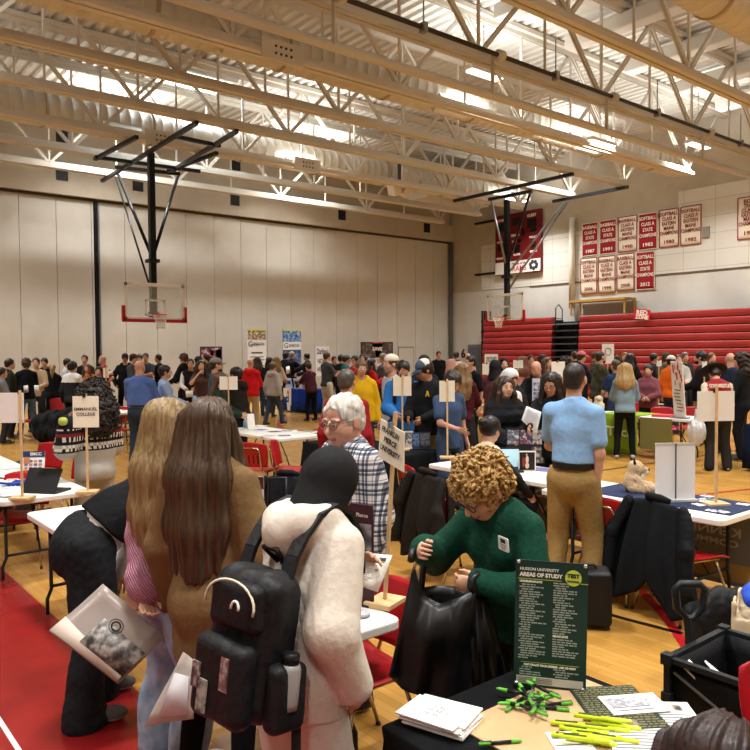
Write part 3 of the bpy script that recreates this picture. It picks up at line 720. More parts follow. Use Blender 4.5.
def person(label, x, d, face=0, h=None, top=None, g=None, sex='m', skin_='l', w=1.0, lean=0, bend=0, twist=0, head=(0, 0), arms=('down', 'down'), curl=(.5, .5), hair=('short', '#3a2a1e'), shirt=('tee', '#333333'), legs=('trousers', '#22252b'), shoes='#2a2a2a', stance=(.1, .1, 0, 0), seat=None, ex=(), loc=None, under=None, near=None, poles=None, glasses=False, beard=None, roll=0, hsc=1.0, neck=0.0):
    """x = picture column, d = depth, top = picture row of the crown, face = heading (0 away, 90 right)"""
    tdep = near if near is not None else d
    if h is None: h = H-(top-hz(x))*d/FOC
    h0 = h
    R0 = .0068 if tdep < 4.6 else .010 if tdep < 7.0 else .015 if tdep < 10.5 else .021 if tdep < 15 else .026
    RH = .0052 if tdep < 4.6 else .008 if tdep < 7.0 else .0115 if tdep < 10.5 else .015 if tdep < 15 else .02
    L = ground(x, d) if loc is None else Vector(loc)
    root = empty('person', L, facing(face), label, 'person', g)
    s = h/1.7; fem = sex == 'f'
    sd = int(abs(x)*37+abs(face)*11+d*100) % 9973
    hip = V3(0, 0, .90*s if seat is None else seat+.09)
    Mp = rx(-math.radians(lean)); Mc = rx(-math.radians(lean+bend)) @ rzm(math.radians(twist)) @ ry(math.radians(roll))
    up = V3(0, 0, 1)
    pel = hip+Mp@V3(0, 0, .03*s); wai = hip+Mp@V3(0, 0, .17*s); 
    che = wai+Mc@V3(0, 0, .18*s); sh0 = wai+Mc@V3(0, -.01*s, .33*s); nb = wai+Mc@V3(0, -.005*s, .38*s)
    shw = (.148 if fem else .166)*s*(.6+.4*w)
    Mh = rzm(math.radians(head[0])+math.radians(twist)) @ rx(-math.radians(head[1]))
    hc = nb+(Mc@V3(0, .01, .06+neck)*s+Mh@V3(0, .018, .095)*s)
    hs = hsc*1.05*(.55+.45*s)*(.97 if fem else 1.0)
    T = lambda p: hc+Mh@(np.asarray(p, float)*hs)
    sk = skin(skin_)
    # ---- limbs
    J = {}
    for i, sg in enumerate((-1, 1)):
        S = sh0+Mc@V3(sg*shw, 0, -.035*s)
        a = arms[i]
        if isinstance(a, str): a = ARMS[a]; tg = sh0+Mc@(V3(sg*a[0][0], a[0][1], a[0][2])*s); pole = Mc@V3(sg*a[1][0], a[1][1], a[1][2])
        elif a[0] == 'px':
            wp = P(a[1], a[2], a[3])-L; tg = np.array(Matrix.Rotation(-facing(face), 3, 'Z') @ wp); pole = V3(sg*.8, -.4, -.9)
        else: tg = np.asarray(a, float)*(1, 1, 1); pole = V3(sg*.8, -.5, -.8)          # explicit point in the person's frame
        if poles and poles[i] is not None: pole = V3(*poles[i])
        E, W = ik(S, tg, .29*s, .255*s, pole); J[sg] = (S, E, W)
    K = {}
    for i, sg in enumerate((-1, 1)):
        hj = hip+Mp@V3(sg*.088*s, 0, -.02*s)
        if seat is None:
            an = V3(sg*(.09+stance[i]*.5)*s, stance[2+i], .085*s)
            if len(stance) > 4: an[2] += stance[4+i]
            kn, an = ik(hj, an, .412*s, .392*s, V3(sg*.15, 1, 0))
        else:
            kn = V3(sg*.13*s, .42*s, seat+.05); an = V3(sg*.13*s, .40*s, .085)
        K[sg] = (hj, kn, an)
    # ---- skin body
    b = SDF(.03); gy = .70
    b.cone(pel, wai, .105*s*w, .10*s*w, sq=(Mp@V3(0, 1, 0), gy)); b.cone(wai, che, .10*s*w, .115*s*w, sq=(Mc@V3(0, 1, 0), gy))
    b.cone(sh0+Mc@V3(-shw*.8, 0, -.05*s), sh0+Mc@V3(shw*.8, 0, -.05*s), .042*s); b.cone(sh0, hc+Mh@V3(0, -.02*s, -.05*s), .06*s, .052*s)
    for sg in (-1, 1):
        S, E, W = J[sg]; b.cone(S-V3(0, 0, .01), E, .042*s, .037*s); b.cone(E, W, .038*s, .027*s)
        hj, kn, an = K[sg]; b.cone(hj, kn, .062*s, .042*s); b.cone(kn, an, .040*s, .028*s); b.cone(an-V3(0, .02, .03)*s, an+V3(0, .09, -.05)*s, .026*s, .022*s)
    parts = [b.mesh(max(R0*1.5, .012))]
    hd = SDF(.018)
    fat = 1.0+.35*(w-1)
    E = lambda c, r, k=None, op='u': hd.ell(T(c), np.asarray(r)*hs, Mh, k=k, op=op)
    E((0, -.012, .032), (.074, .094, .083)); E((0, .026, -.03), (.061*fat, .066, .072)); E((0, .05, -.083), (.034*fat, .032, .028), .025)
    hd.cone(T((0, -.025, -.05)), nb-Mc@V3(0, 0, .04*s), .050*hs*fat, .062*hs*fat, k=.03)
    if tdep < 16:
        hd.cone(T((0, .088, .008)), T((0, .108, -.028)), .009*hs, .0125*hs, k=.012)
        E((0, .088, -.064), (.022, .010, .0085), .008); E((-.034, .064, -.03), (.02, .022, .02), .02); E((.034, .064, -.03), (.02, .022, .02), .02)
        for sg in (-1, 1):
            E((sg*.030, .098, .004), (.017, .014, .012), .012, 's'); E((sg*.033, .078, .022), (.022, .014, .007), .012)
            E((sg*.077, -.008, -.008), (.011, .022, .033), .008)
    hm = hd.mesh(RH); nh = len(hm[0])
    parts.append(hm)
    hsc = .95*s
    if not (ex and 'nohands' in ex):
        for i, sg in enumerate((-1, 1)):
            S, E_, W = J[sg]; parts.append(hand_parts(W, W-E_+V3(0, 0, -.05), sg, curl[i], hsc, .0042 if tdep < 4.6 else .0065 if tdep < 7 else .010 if tdep < 12 else .016))
    lip = mat('#a4665c', .5) if skin_ != 'd' else mat('#5e352e', .5)
    def fm(c):
        q = ((c-hc)@Mh)/hs
        return ((np.abs(q[:, 0]) < .023) & (q[:, 1] > .075) & (np.abs(q[:, 2]+.064+.004*np.cos(q[:, 0]*90)) < .0075)).astype(int)
    mk('body', parts, [sk, lip], root, fm)
    if tdep < 16 and not 'noface' in ex:
        e = MB()
        for sg in (-1, 1):
            c = Vector(T((sg*.030, .083, .004)))
            e.m(mat('#cfc4ba', .25)).ball(Vector(T((sg*.030, .080, .003))), (.0135*hs, .0125*hs, .0095*hs), 8, Matrix(Mh.tolist())); e.m(mat('#2a1c14', .2)).ball(Vector(T((sg*.030, .0885, .002))), .006*hs, 6)
        e.build('eyes', None, root)
    # ---- top
    def torso(q, t, hem, wf=1.0, hemr=1.0):
        q.cone(hip+Mp@V3(0, 0, hem*s), wai, (.150*w*hemr)*s+t, .132*s*w*wf+t, sq=(Mp@V3(0, 1, 0), .78)); q.cone(wai, che, .132*s*w*wf+t, .15*s*(.5+.5*w)+t, sq=(Mc@V3(0, 1, 0), .74))
        q.cone(che, sh0+Mc@V3(0, 0, -.05*s), .15*s*(.5+.5*w)+t, .125*s+t, sq=(Mc@V3(0, 1, 0), .68))
        q.cone(sh0+Mc@V3(-shw*.9, 0, -.032*s), sh0+Mc@V3(0, 0, .0), .05*s+t*.5, .056*s+t*.5, k=.05); q.cone(sh0+Mc@V3(shw*.9, 0, -.032*s), sh0+Mc@V3(0, 0, .0), .05*s+t*.5, .056*s+t*.5, k=.05)
        if fem:
            for sg in (-1, 1): q.ell(che+Mc@(V3(sg*.07, .095, .015)*s), V3(.06, .045, .06)*s+t*.5, k=.04)
        if w > 1.15: q.ell(wai+Mp@V3(0, .05*s, -.02*s), V3(.13, .12, .15)*s*w*.92, k=.06)
    def SEAT(q, t, hem):
        if hem < .02: q.ell(hip+Mp@V3(0, -.045*s, -.03*s), V3(.13, .095, .115)*s*(.4+.6*w)+t*.9+.012, k=.05)
    def HEM(q, hem): q.box(hip+Mp@V3(0, 0, hem*s-.5), V3(.7, .7, .5), .01, np.asarray(Mp), k=.012, op='s')
    kind, col = shirt[0], shirt[1]; opt = shirt[2] if len(shirt) > 2 else {}
    t = {'tee': .012, 'shirt': .014, 'sweater': .02, 'hoodie': .03, 'jacket': .032, 'puffer': .05, 'vest': .03, 'polo': .014}[kind]
    t = opt.get('t', t); hem = opt.get('hem', {'tee': -.06, 'shirt': .03, 'polo': .04}.get(kind, -.08))
    q = SDF(.03); SEAT(q, t, hem); torso(q, t, hem, opt.get('wf', 1.04 if kind in ('tee', 'shirt', 'polo') else 1.1), opt.get('hemr', 1.0))
    short = kind in ('tee', 'polo') or opt.get('short')
    for sg in (-1, 1):
        S, E_, W = J[sg]; bag = opt.get('bag', 1.0)
        if kind == 'vest': continue
        if short: q.cone(S, S+(E_-S)*.68, (.05*s+t)*bag, (.054*s+t)*bag, k=.03)
        else:
            q.cone(S, E_, (.050*s+t*.7)*bag, (.043*s+t)*bag, k=.035); q.cone(E_, W+(W-E_)*.0, (.043*s+t)*bag, (.032*s+t*.8)*bag, k=.02)
            if opt.get('cuff'): q.cone(W-(W-E_)*.22, W-(W-E_)*.12, (.04*s+t)*bag*1.15, (.04*s+t)*bag*1.1, k=.02)
    if kind in ('hoodie',) and not opt.get('nohood'):
        bk = Mc@V3(0, -1, 0); 
        if opt.get('hood_up'):
            q.ell(T((0, -.03, .025)), V3(.105, .125, .125)*hs, Mh, k=.03); q.ell(T((0, .1, -.01)), V3(.078, .09, .105)*hs, Mh, k=.02, op='s'); q.cone(T((0, -.05, -.05)), sh0, .1*hs, .12*s, k=.05)
        else:
            q.chain([nb+Mc@(V3(-.085, .05, -.01)*s), nb+Mc@(V3(-.10, -.04, .01)*s), nb+Mc@(V3(-.055, -.115, -.02)*s), nb+Mc@(V3(0, -.135, -.05)*s), nb+Mc@(V3(.055, -.115, -.02)*s), nb+Mc@(V3(.10, -.04, .01)*s), nb+Mc@(V3(.085, .05, -.01)*s)], list(np.array([.03, .036, .05, .06, .05, .036, .03])*s*opt.get('hood', 1)), k=.03)
    if kind in ('sweater', 'polo', 'shirt', 'jacket', 'puffer') :
        cr = opt.get('collar', .018 if kind != 'sweater' else .014)
        ring = [nb+Mc@(V3(.066*math.cos(a), .062*math.sin(a)+.008, -.012-.02*math.sin(a))*s) for a in np.linspace(0, 6.283, 9)]
        q.chain(ring, [cr]*9, k=.015)
        if opt.get('turtle'): q.cone(nb-Mc@V3(0, 0, .02*s), T((0, -.02, -.085)), .075*s, .066*s, k=.02)
    HEM(q, hem)
    # clear the neck / face so cloth ends at a neckline
    if not opt.get('hood_up') and not opt.get('turtle'):
        q.cone(nb+Mc@(V3(0, .02, .01)*s), nb+Mc@(V3(0, .06, .16)*s), .058*s, .075*s, k=.012, op='s')
    if kind in ('sweater', 'hoodie') and opt.get('rib', 1) and not short:
        pass
    q.noise = fold_noise(opt.get('fold', {'tee': .006, 'polo': .006, 'shirt': .007, 'sweater': .006, 'hoodie': .009, 'jacket': .009, 'puffer': .010, 'vest': .008}[kind]), sd, 13)
    if kind == 'puffer':
        n1 = q.noise; q.noise = lambda X: n1(X)*.5+.009*np.abs(np.sin(X[:, 2]*38))-.006
    if opt.get('knit'):
        n0 = q.noise; q.noise = lambda X: n0(X)+.0018*np.sin(X[:, 0]*300)*np.sin(X[:, 2]*240)
    nm = {'tee': 'tshirt', 'polo': 'polo_shirt', 'puffer': 'puffer_jacket'}.get(kind, kind)
    mt = opt.get('mat') or [mat(col, opt.get('rough', .85), kind='cloth', col2=opt.get('col2', col), scale=opt.get('sc', 60), spec=.15, bump=.25 if tdep < 9 else 0)]
    if not isinstance(mt, list): mt = [mt]
    mk(nm, [q.mesh(R0)], mt, root, opt.get('matfn') and (lambda c: opt['matfn'](c, locals_)), )if False else mk(nm, [q.mesh(R0)], mt, root, (lambda c: opt['matfn'](c, dict(J=J, hip=hip, wai=wai, che=che, sh0=sh0, nb=nb, s=s))) if 'matfn' in opt else None)
    if kind == 'vest' or under:
        q = SDF(.03); torso(q, .010, -.03); HEM(q, -.03)
        for sg in (-1, 1):
            S, E_, W = J[sg]; q.cone(S, E_, .064*s, .055*s); q.cone(E_, W, .055*s, .04*s)
        q.cone(nb+Mc@(V3(0, .02, .01)*s), nb+Mc@(V3(0, .06, .16)*s), .055*s, .07*s, k=.01, op='s')
        q.noise = fold_noise(.005, sd+5); mk('shirt', [q.mesh(R0*1.15)], mat(under or '#e8e4dc', .8), root)
    # ---- legs
    kind, col = legs[0], legs[1]; opt = legs[2] if len(legs) > 2 else {}
    bg = opt.get('bag', {'trousers': 1.0, 'jeans': 1.0, 'leggings': .86, 'baggy': 1.28, 'skirt': 1}[kind])
    q = SDF(.03); q.cone(hip+Mp@V3(0, 0, opt.get('rise', .12)*s), hip+Mp@V3(0, 0, -.03*s), .126*s*w+.004, .132*s*w*(.7+.3*bg)+.006, sq=(Mp@V3(0, 1, 0), .78))
    q.ell(hip+Mp@V3(0, -.045*s, -.03*s), V3(.13, .09, .10)*s*(.4+.6*w)*(.7+.3*bg), k=.05)
    for sg in (-1, 1):
        hj, kn, an = K[sg]; q.cone(hj, kn, .094*s*(.5+.5*w)*(.5+.5*bg)+.004, .066*s*bg+.004, k=.03); q.cone(kn, an+V3(0, -.01, -.01)*s, .066*s*bg+.004, (.05*s*bg if kind != 'leggings' else .038*s)*(1.15 if bg > 1.1 else 1)+.004, k=.02)
        if opt.get('stack'): q.cone(an+V3(0, -.01, .0)*s, an+V3(0, -.005, -.055)*s, .068*s*bg, .074*s*bg, k=.03)
    q.noise = fold_noise(opt.get('fold', .008 if bg > .9 else .002), sd+2, 12)
    nm = {'baggy': 'trousers'}.get(kind, kind)
    mk(nm, [q.mesh(R0*1.1)], opt.get('mat') or mat(col, .85, kind='cloth', col2=opt.get('col2', col), scale=opt.get('sc', 40), spec=.12, bump=.2 if tdep < 9 else 0), root)
    # ---- shoes
    if tdep < 26 or True:
        for sg in (-1, 1):
            hj, kn, an = K[sg]; fw = nrm(V3(an[0]*.15, 1, 0)) if seat is None else V3(0, 1, 0)
            a0 = V3(an[0], an[1], an[2]-.085*s)
            q = SDF(.02); q.cone(a0+V3(0, 0, .05)-fw*.035*s, a0+V3(0, 0, .04)+fw*.13*s, .04*s, .036*s); q.cone(a0+V3(0, 0, .05), a0+V3(0, 0, .11*s), .043*s, .043*s); q.ell(a0+fw*.14*s+V3(0, 0, .035), V3(.045, .06, .034)*s)
            q.box(a0+V3(0, 0, -.06), V3(.3, .4, .062), .001, k=.002, op='s')
            so = mat(opt.get('sole', '#cfcac0'), .6); up_ = mat(shoes, .6)
            z0 = a0[2]+.022
            mk('shoe', [q.mesh(max(R0*.75, .008))], [up_, so], root, lambda c: (c[:, 2] < z0).astype(int))
    # ---- hair
    st, hcOL = hair[0], hair[1]; ho = hair[2] if len(hair) > 2 else {}
    hm_ = ho.get('mat') or mat(hcOL, .45 if st not in ('afro', 'curly') else .6, kind='strand', col2=ho.get('col2', hcOL), scale=ho.get('sc', 130), spec=.4, bump=.3 if tdep < 6 else 0)
    q = SDF(.015); RHH = max(RH*1.1, .006); vol = ho.get('vol', 1.0)
    if st in ('short', 'crop', 'long', 'bun', 'pony', 'afro', 'curly', 'fringe', 'bald'):
        v = {'crop': 1.0, 'short': 1.06, 'fringe': 1.12, 'curly': 1.2, 'afro': 1.42, 'bald': .99}.get(st, 1.09)*vol
        q.ell(T((0, -.02, .034)), V3(.078, .098, .086)*hs*v, Mh)
        if st in ('short', 'fringe', 'crop', 'curly', 'bald'): q.ell(T((0, -.062, -.02)), V3(.066, .052, .06)*hs*v, Mh, k=.02)
        fz = {'fringe': -.055, 'curly': -.04, 'long': -.03, 'afro': -.05}.get(st, -.028)
        q.ell(T((0, .105, fz+ho.get('line', 0))), V3(.072, .075, .092)*hs, Mh, k=.012, op='s')
        if st in ('short', 'crop', 'fringe', 'bald'):
            q.box(T((0, .0, -.16)), V3(.2, .2, .09)*hs, .002, Mh, k=.01, op='s')
            for sg in (-1, 1): q.ell(T((sg*.088, .02, -.04)), V3(.022, .075, .05)*hs, Mh, k=.008, op='s')
        if st == 'bald': q.ell(T((0, .03, .09)), V3(.085, .115, .075)*hs, Mh, k=.01, op='s')
    down = V3(0, 0, -1)
    if st == 'long':
        Ln = ho.get('len', .45); bk = Mh@V3(0, -1, 0); bk[2] = 0; bk = nrm(bk) if np.linalg.norm(bk) > .2 else V3(0, -1, 0); rt = Mh@V3(1, 0, 0); rt[2] = 0; rt = nrm(rt)
        c0 = T((0, -.03, .02)); off = Mc@V3(0, -.10, 0)*s
        wd = ho.get('wide', 1.0)
        for fx in (-.8, -.4, 0, .4, .8):
            a = c0+rt*fx*.085*hs+bk*.045*hs*(1-.4*abs(fx)); bb = V3(*(sh0+rt*fx*.125*s*wd+bk*(.118*s-.05*s*abs(fx)))); bb[2] = sh0[2]+.0
            hang = V3(0, 0, -1)*Ln*(1-.12*abs(fx)); 
            if lean > 20 or bend > 20: hang = Mc@V3(0, 0, -1)*Ln
            if head[1] > 25: bb = bb*.6+(a+V3(0, 0, -.22))*.4
            e = bb+hang+bk*.02; q.chain([a, bb, bb+(e-bb)*.55, e], [.062*hs, .060*s, .056*s*ho.get('tip', 1), .034*s*ho.get('tip', 1)], sq=(bk, .62), k=.035)
        if ho.get('front', 1):
            for sg in (-1, 1):
                a = T((sg*.074, .01, .01)); bb = sh0+rt*sg*.10*s-bk*.06*s+V3(0, 0, .03); q.chain([a, T((sg*.085, .03, -.08)), bb, bb-bk*.045*s+down*Ln*ho.get('fl', .45)], [.026*hs, .03*hs, .034*s, .02*s], k=.02)
    if st in ('bun', 'pony'):
        q.ell(T((0, .105, -.03)), V3(.07, .075, .09)*hs, Mh, k=.01, op='s')
        if st == 'bun': q.ell(T((0, -.13, .06)), V3(.045, .04, .045)*hs, Mh, k=.01)
        else: q.chain([T((0, -.115, .05)), T((0, -.16, -.02)), T((0, -.14, -.14)), T((0, -.12, -ho.get('len', .3)))], [.025*hs, .036*hs, .034*hs, .014*hs], k=.02)
    if st == 'afro' or st == 'curly':
        if ho.get('len'): q.chain([T((0, -.05, 0)), T((0, -.10, -.15)), T((0, -.10, -ho['len']))], [.12*hs*vol, .15*hs*vol, .12*hs*vol], sq=(Mh@V3(0, 1, 0), .8), k=.05)
        gg = np.random.default_rng(sd); pts = [];
        am, fr = ho.get('amp', .018), ho.get('fr', 75)
        ph = gg.uniform(0, 6, 6)
        q.noise = lambda X: am*(np.sin(X[:, 0]*fr+ph[0]+2*np.sin(X[:, 2]*fr*.6+ph[1]))+np.sin(X[:, 1]*fr*.9+ph[2]+2*np.sin(X[:, 0]*fr*.7+ph[3]))+np.sin(X[:, 2]*fr+ph[4]+2*np.sin(X[:, 1]*fr*.5+ph[5])))*.6
    elif st == 'long':
        def sn(X):
            y = X-hc; ang = np.arctan2(y@ (Mh@V3(1, 0, 0)), -(y@(Mh@V3(0, 1, 0)))+.02); zz = y[:, 2]
            return .0032*np.sin(ang*36+1.5*np.sin(zz*9))+.0028*np.sin(ang*17+2*np.sin(zz*6+1)+1)+.004*np.sin(ang*7+zz*5)
        q.noise = sn
    elif st in ('short', 'fringe'):
        q.noise = lambda X: .0035*np.sin(((X-hc)@Mh)[:, 0]*150+3*np.sin(X[:, 2]*40))+.003*np.sin(X[:, 1]*110+2*np.sin(X[:, 0]*60))
    if q.p:
        hp = [q.mesh(RHH)]
        if st in ('curly', 'afro') and tdep < 8.5:
            hv = hp[0][0]; gg = np.random.default_rng(sd+1); nC = ho.get('n', 420); pk = hv[gg.choice(len(hv), min(nC, len(hv)), replace=False)]; rr_ = ho.get('cr', .0075)*(1 if tdep < 5 else 1.35); cv, cf, o_ = [], [], 0
            for p_ in pk:
                out = nrm(p_-hc+V3(0, 0, .02)); a_ = nrm(np.cross(out, gg.normal(size=3))); a_ = nrm(a_*.7+V3(0, 0, -.75)); b_ = nrm(np.cross(out, a_)); m_ = 9; R1 = gg.uniform(.008, .015)*(1 if tdep < 5 else 1.3); ln = gg.uniform(.025, .05); p0_ = gg.uniform(0, 6.28)
                path = [p_+out*(.004+R1*.6*math.cos(p0_+i*.95))+b_*R1*math.sin(p0_+i*.95)+a_*ln*(i/(m_-1)-.5) for i in range(m_)]
                for i in range(m_):
                    d_ = nrm(path[min(i+1, m_-1)]-path[max(i-1, 0)]); u_ = nrm(np.cross(d_, out+V3(.01, .02, .03))); w_ = np.cross(d_, u_); r_ = rr_*(1 if 0 < i < m_-1 else .35)
                    for j in range(5): cv.append(path[i]+(u_*math.cos(j*1.2566)+w_*math.sin(j*1.2566))*r_)
                for i in range(m_-1):
                    for j in range(5): cf.append((o_+i*5+j, o_+i*5+(j+1) % 5, o_+(i+1)*5+(j+1) % 5, o_+(i+1)*5+j))
                o_ += m_*5
            hp.append((np.array(cv), np.array(cf)))
        mk('hair', hp, hm_, root)
    if tdep < 9 and 'noface' not in ex and st != 'none':
        e = MB()
        for sg in (-1, 1): e.tube([T((sg*.013, .094, .026)), T((sg*.03, .093, .031)), T((sg*.047, .080, .024))], [.003*hs, .0036*hs, .002*hs], 5)
        e.build('eyebrows', mat(ho.get('brow', hcOL), .6), root)
    if beard:
        q = SDF(.012); q.ell(T((0, .04, -.075)), V3(.058, .052, .045)*hs*fat, Mh); q.ell(T((0, .09, -.062)), V3(.02, .02, .012)*hs, Mh, k=.006, op='s'); q.ell(T((0, .085, -.01)), V3(.06, .05, .035)*hs, Mh, k=.01, op='s')
        mk('beard', [q.mesh(RHH)], mat(beard, .7), root)
    if st == 'hijab':
        q.ell(T((0, -.015, .03)), V3(.088, .108, .098)*hs*vol, Mh); q.cone(T((0, -.03, -.02)), sh0+Mc@V3(0, .0, .02*s), .088*hs*vol, .115*s, k=.05); q.cone(T((0, .02, -.10)), sh0+Mc@V3(0, .06*s, .0), .07*hs, .10*s, k=.04)
        q.ell(T((0, .10, -.012)), V3(.06, .075, .082)*hs, Mh, k=.012, op='s'); q.noise = fold_noise(.005, sd, 18); mk('headscarf', [q.mesh(RHH)], mat(hcOL, .8, kind='cloth', col2=hcOL, scale=50), root)
    for e_ in ex:
        if isinstance(e_, tuple) and e_[0] == 'cap':
            q = SDF(.012); q.ell(T((0, -.015, .055)), V3(.086, .106, .085)*hs, Mh); q.box(T((0, 0, -.045)), V3(.2, .2, .085)*hs, .002, Mh, k=.004, op='s')
            mk('cap', [q.mesh(RHH)], [mat(e_[1], .8), mat(e_[2] if len(e_) > 2 else e_[1], .8)], root, lambda c: ((((c-hc)@Mh)[:, 1]) < .0).astype(int))
            dr = -1 if 'backcap' in ex else 1
            b = MB(); g_ = [[T((xx*.074, dr*(.06+.088*math.sqrt(max(0, 1-xx*xx))*f+.02*(1-abs(xx))), .05-.022*f-.018*xx*xx)) for f in (0, .5, 1)] for xx in np.linspace(-1, 1, 9)]
            b.sheet(g_, .006).build('visor', mat(e_[3] if len(e_) > 3 else e_[1], .8), root)
        if isinstance(e_, tuple) and e_[0] == 'beanie':
            q = SDF(.012); q.ell(T((0, -.018, .05)), V3(.086, .104, .095)*hs, Mh); q.box(T((0, 0, -.06)), V3(.2, .2, .085)*hs, .002, Mh, k=.004, op='s'); mk('beanie', [q.mesh(RHH)], mat(e_[1], .9), root)
        if isinstance(e_, tuple) and e_[0] == 'hat':
            b = MB(); b.m(mat(e_[1], .8)).lathe([(.20, .0), (.205, .008), (.10, .012), (.098, .10), (.075, .13), (.0, .12)], T((0, -.02, .065)), 22, Matrix(Mh.tolist())); b.m(mat(e_[2], .8)).lathe([(.108, .010), (.106, .045), (.1, .046)], T((0, -.02, .065)), 22, Matrix(Mh.tolist())); b.build('wide_brim_hat', None, root)
        if isinstance(e_, tuple) and e_[0] == 'belt':
            ring = [hip+Mp@(V3(math.cos(a)*(.132*w+.016), math.sin(a)*(.132*w+.016)*.86-.006, .085)*s) for a in np.linspace(0, 6.283, 25)[:-1]]
            b = MB(); k_ = [Vector(r) for r in ring]; vs = []; 
            for r in k_:
                o_ = Vector((r.x, r.y, 0))-Vector((hip[0], hip[1], 0)); o_ = o_.normalized()*.006
                vs += [r+Vector((0, 0, -.018))+o_, r+Vector((0, 0, .018))+o_, r+Vector((0, 0, .018))-o_, r+Vector((0, 0, -.018))-o_]
            n_ = len(k_); fs = []
            for i in range(n_):
                for j in range(4): fs.append((4*i+j, 4*((i+1) % n_)+j, 4*((i+1) % n_)+(j+1) % 4, 4*i+(j+1) % 4))
            b.add(vs, fs).build('belt', mat(e_[1], .5), root)
        if isinstance(e_, tuple) and e_[0] == 'straps':
            for sg in (-1, 1):
                b = MB(); pts = [sh0+Mc@(V3(sg*.115, yy, zz)*s) for yy, zz in ((-.17, -.22), (-.125, -.02), (-.06, .075), (.03, .075), (.115, -.01), (.15, -.12), (.12, -.26))]
                for a_, c_ in zip(pts, pts[1:]): b.bar(a_, c_, .05, .014, Vector(Mc@V3(0, 1, .3)))
                b.build('backpack_strap', mat(e_[1], .8), root)
    if glasses:
        b = MB(); 
        for sg in (-1, 1):
            b.tube([T((sg*.031+.023*math.cos(a), .103-.004*abs(math.cos(a)), .002+.018*math.sin(a))) for a in np.linspace(0, 6.283, 17)[:-1]], .0022*hs, 5, closed=True)
            b.tube([T((sg*.053, .098, .008)), T((sg*.078, .03, .010)), T((sg*.080, -.02, .0))], .0018*hs, 5)
        b.tube([T((-.009, .104, .006)), T((.009, .104, .006))], .002*hs, 5)
        b.build('glasses', mat(glasses if isinstance(glasses, str) else '#2a2320', .3, metal=.3), root)
    r = Person(); r.root = root; r.J = J; r.K = K; r.T = T; r.hip = hip; r.Mc = Mc; r.Mp = Mp; r.Mh = Mh; r.sh0 = sh0; r.nb = nb; r.s = s; r.wai = wai; r.che = che; r.hc = hc; r.loc = L; r.rz = facing(face); r.hs = hs; r.pel = pel
    r.W = lambda p: (Matrix.Translation(L) @ Matrix.Rotation(facing(face), 4, 'Z')) @ Vector(p)
    r.hand = lambda i: r.W(J[(-1, 1)[i]][2])
    return r
# ================================================================== furniture and things
DK = mat('#25282b', .45, metal=.3); CHROME = mat('#b9a98c', .25, metal=.9); PLW = mat('#e4e2dc', .5); WOOD = mat('#c9a677', .6, kind='noise', col2='#d6b688', scale=12)
CHR = mat('#a50f1b', .38, spec=.4); PAPER = mat('#eeece6', .7); CARD = mat('#e3d9c4', .7); INK = mat('#2a2724', .7)
def table(x0, x1, y0, y1, label, z=.74, group='folding tables', top=None, cloth=None, legs=True):
    cx, cy = (x0+x1)/2, (y0+y1)/2; hx, hy = (x1-x0)/2, (y1-y0)/2
    t = empty('folding_table', (cx, cy, 0), 0, label, 'table', group)
    o = MB().rbox((0, 0, z-.022), (hx, hy, .022), .06, n=5).build('table_top', top or PLW, t); bevel(o, .008, 2)
    if not legs: return t
    for sg in (-1, 1):
        yy = sg*(hy-.28); m = MB()
        for sx in (-1, 1): m.tube([(sx*(hx-.10), yy, z-.045), (sx*(hx-.10), yy, .20), (sx*(hx-.07), yy+sg*.0, .13), (sx*(hx-.07), yy, .015)], .014, 8)
        m.tube([(-(hx-.1), yy, .22), (hx-.1, yy, .22)], .012, 8); m.tube([(-(hx-.1), yy, z-.06), (hx-.1, yy, z-.06)], .012, 8)
        m.build('leg_frame', DK, t)
        MB().tube([(0, yy, .22), (0, yy-sg*.12, .42), (0, yy-sg*.34, z-.05)], .009, 6).build('leg_brace', DK, t)
    return t
def cloth(x0, x1, y0, y1, col, label, z=.745, drop=.70, name='tablecloth', amp=.012, ov=.015, sides='NSEW'):
    cx, cy = (x0+x1)/2, (y0+y1)/2; hx, hy = (x1-x0)/2+ov, (y1-y0)/2+ov
    per = []
    N = 26
    for (a, b) in (((-1, -1), (1, -1)), ((1, -1), (1, 1)), ((1, 1), (-1, 1)), ((-1, 1), (-1, -1))):
        for i in range(N): f = i/N; per.append((a[0]+(b[0]-a[0])*f, a[1]+(b[1]-a[1])*f))
    n = len(per); vs = []; fs = []
    for k, zz in enumerate((z, z-.008, z-.05, z-drop*.5, z-drop)):
        for i, (px, py) in enumerate(per):
            o = (0 if k == 0 else .004)+(amp*math.sin(i*1.37)+amp*.7*math.sin(i*.61+1))*max(0, (k-1))/3+(.0 if k < 3 else .01*k)
            ex = 1 if abs(px) > .999 else 0; ey = 1 if abs(py) > .999 else 0
            vs.append((px*hx+(px*o if ex else 0), py*hy+(py*o if ey else 0), zz))
    for k in range(4):
        for i in range(n): fs.append((k*n+i, (k+1)*n+i, (k+1)*n+(i+1) % n, k*n+(i+1) % n))
    fs.append(list(range(n)))
    m = MB().add(vs, fs, True).build(name, mat(col, .85, kind='cloth', col2=col, scale=30, spec=.1), loc=(cx, cy, 0)); tag(m, label, 'tablecloth'); sd = m.modifiers.new('thick', 'SOLIDIFY'); sd.thickness = .003; sd.offset = -1
    return m
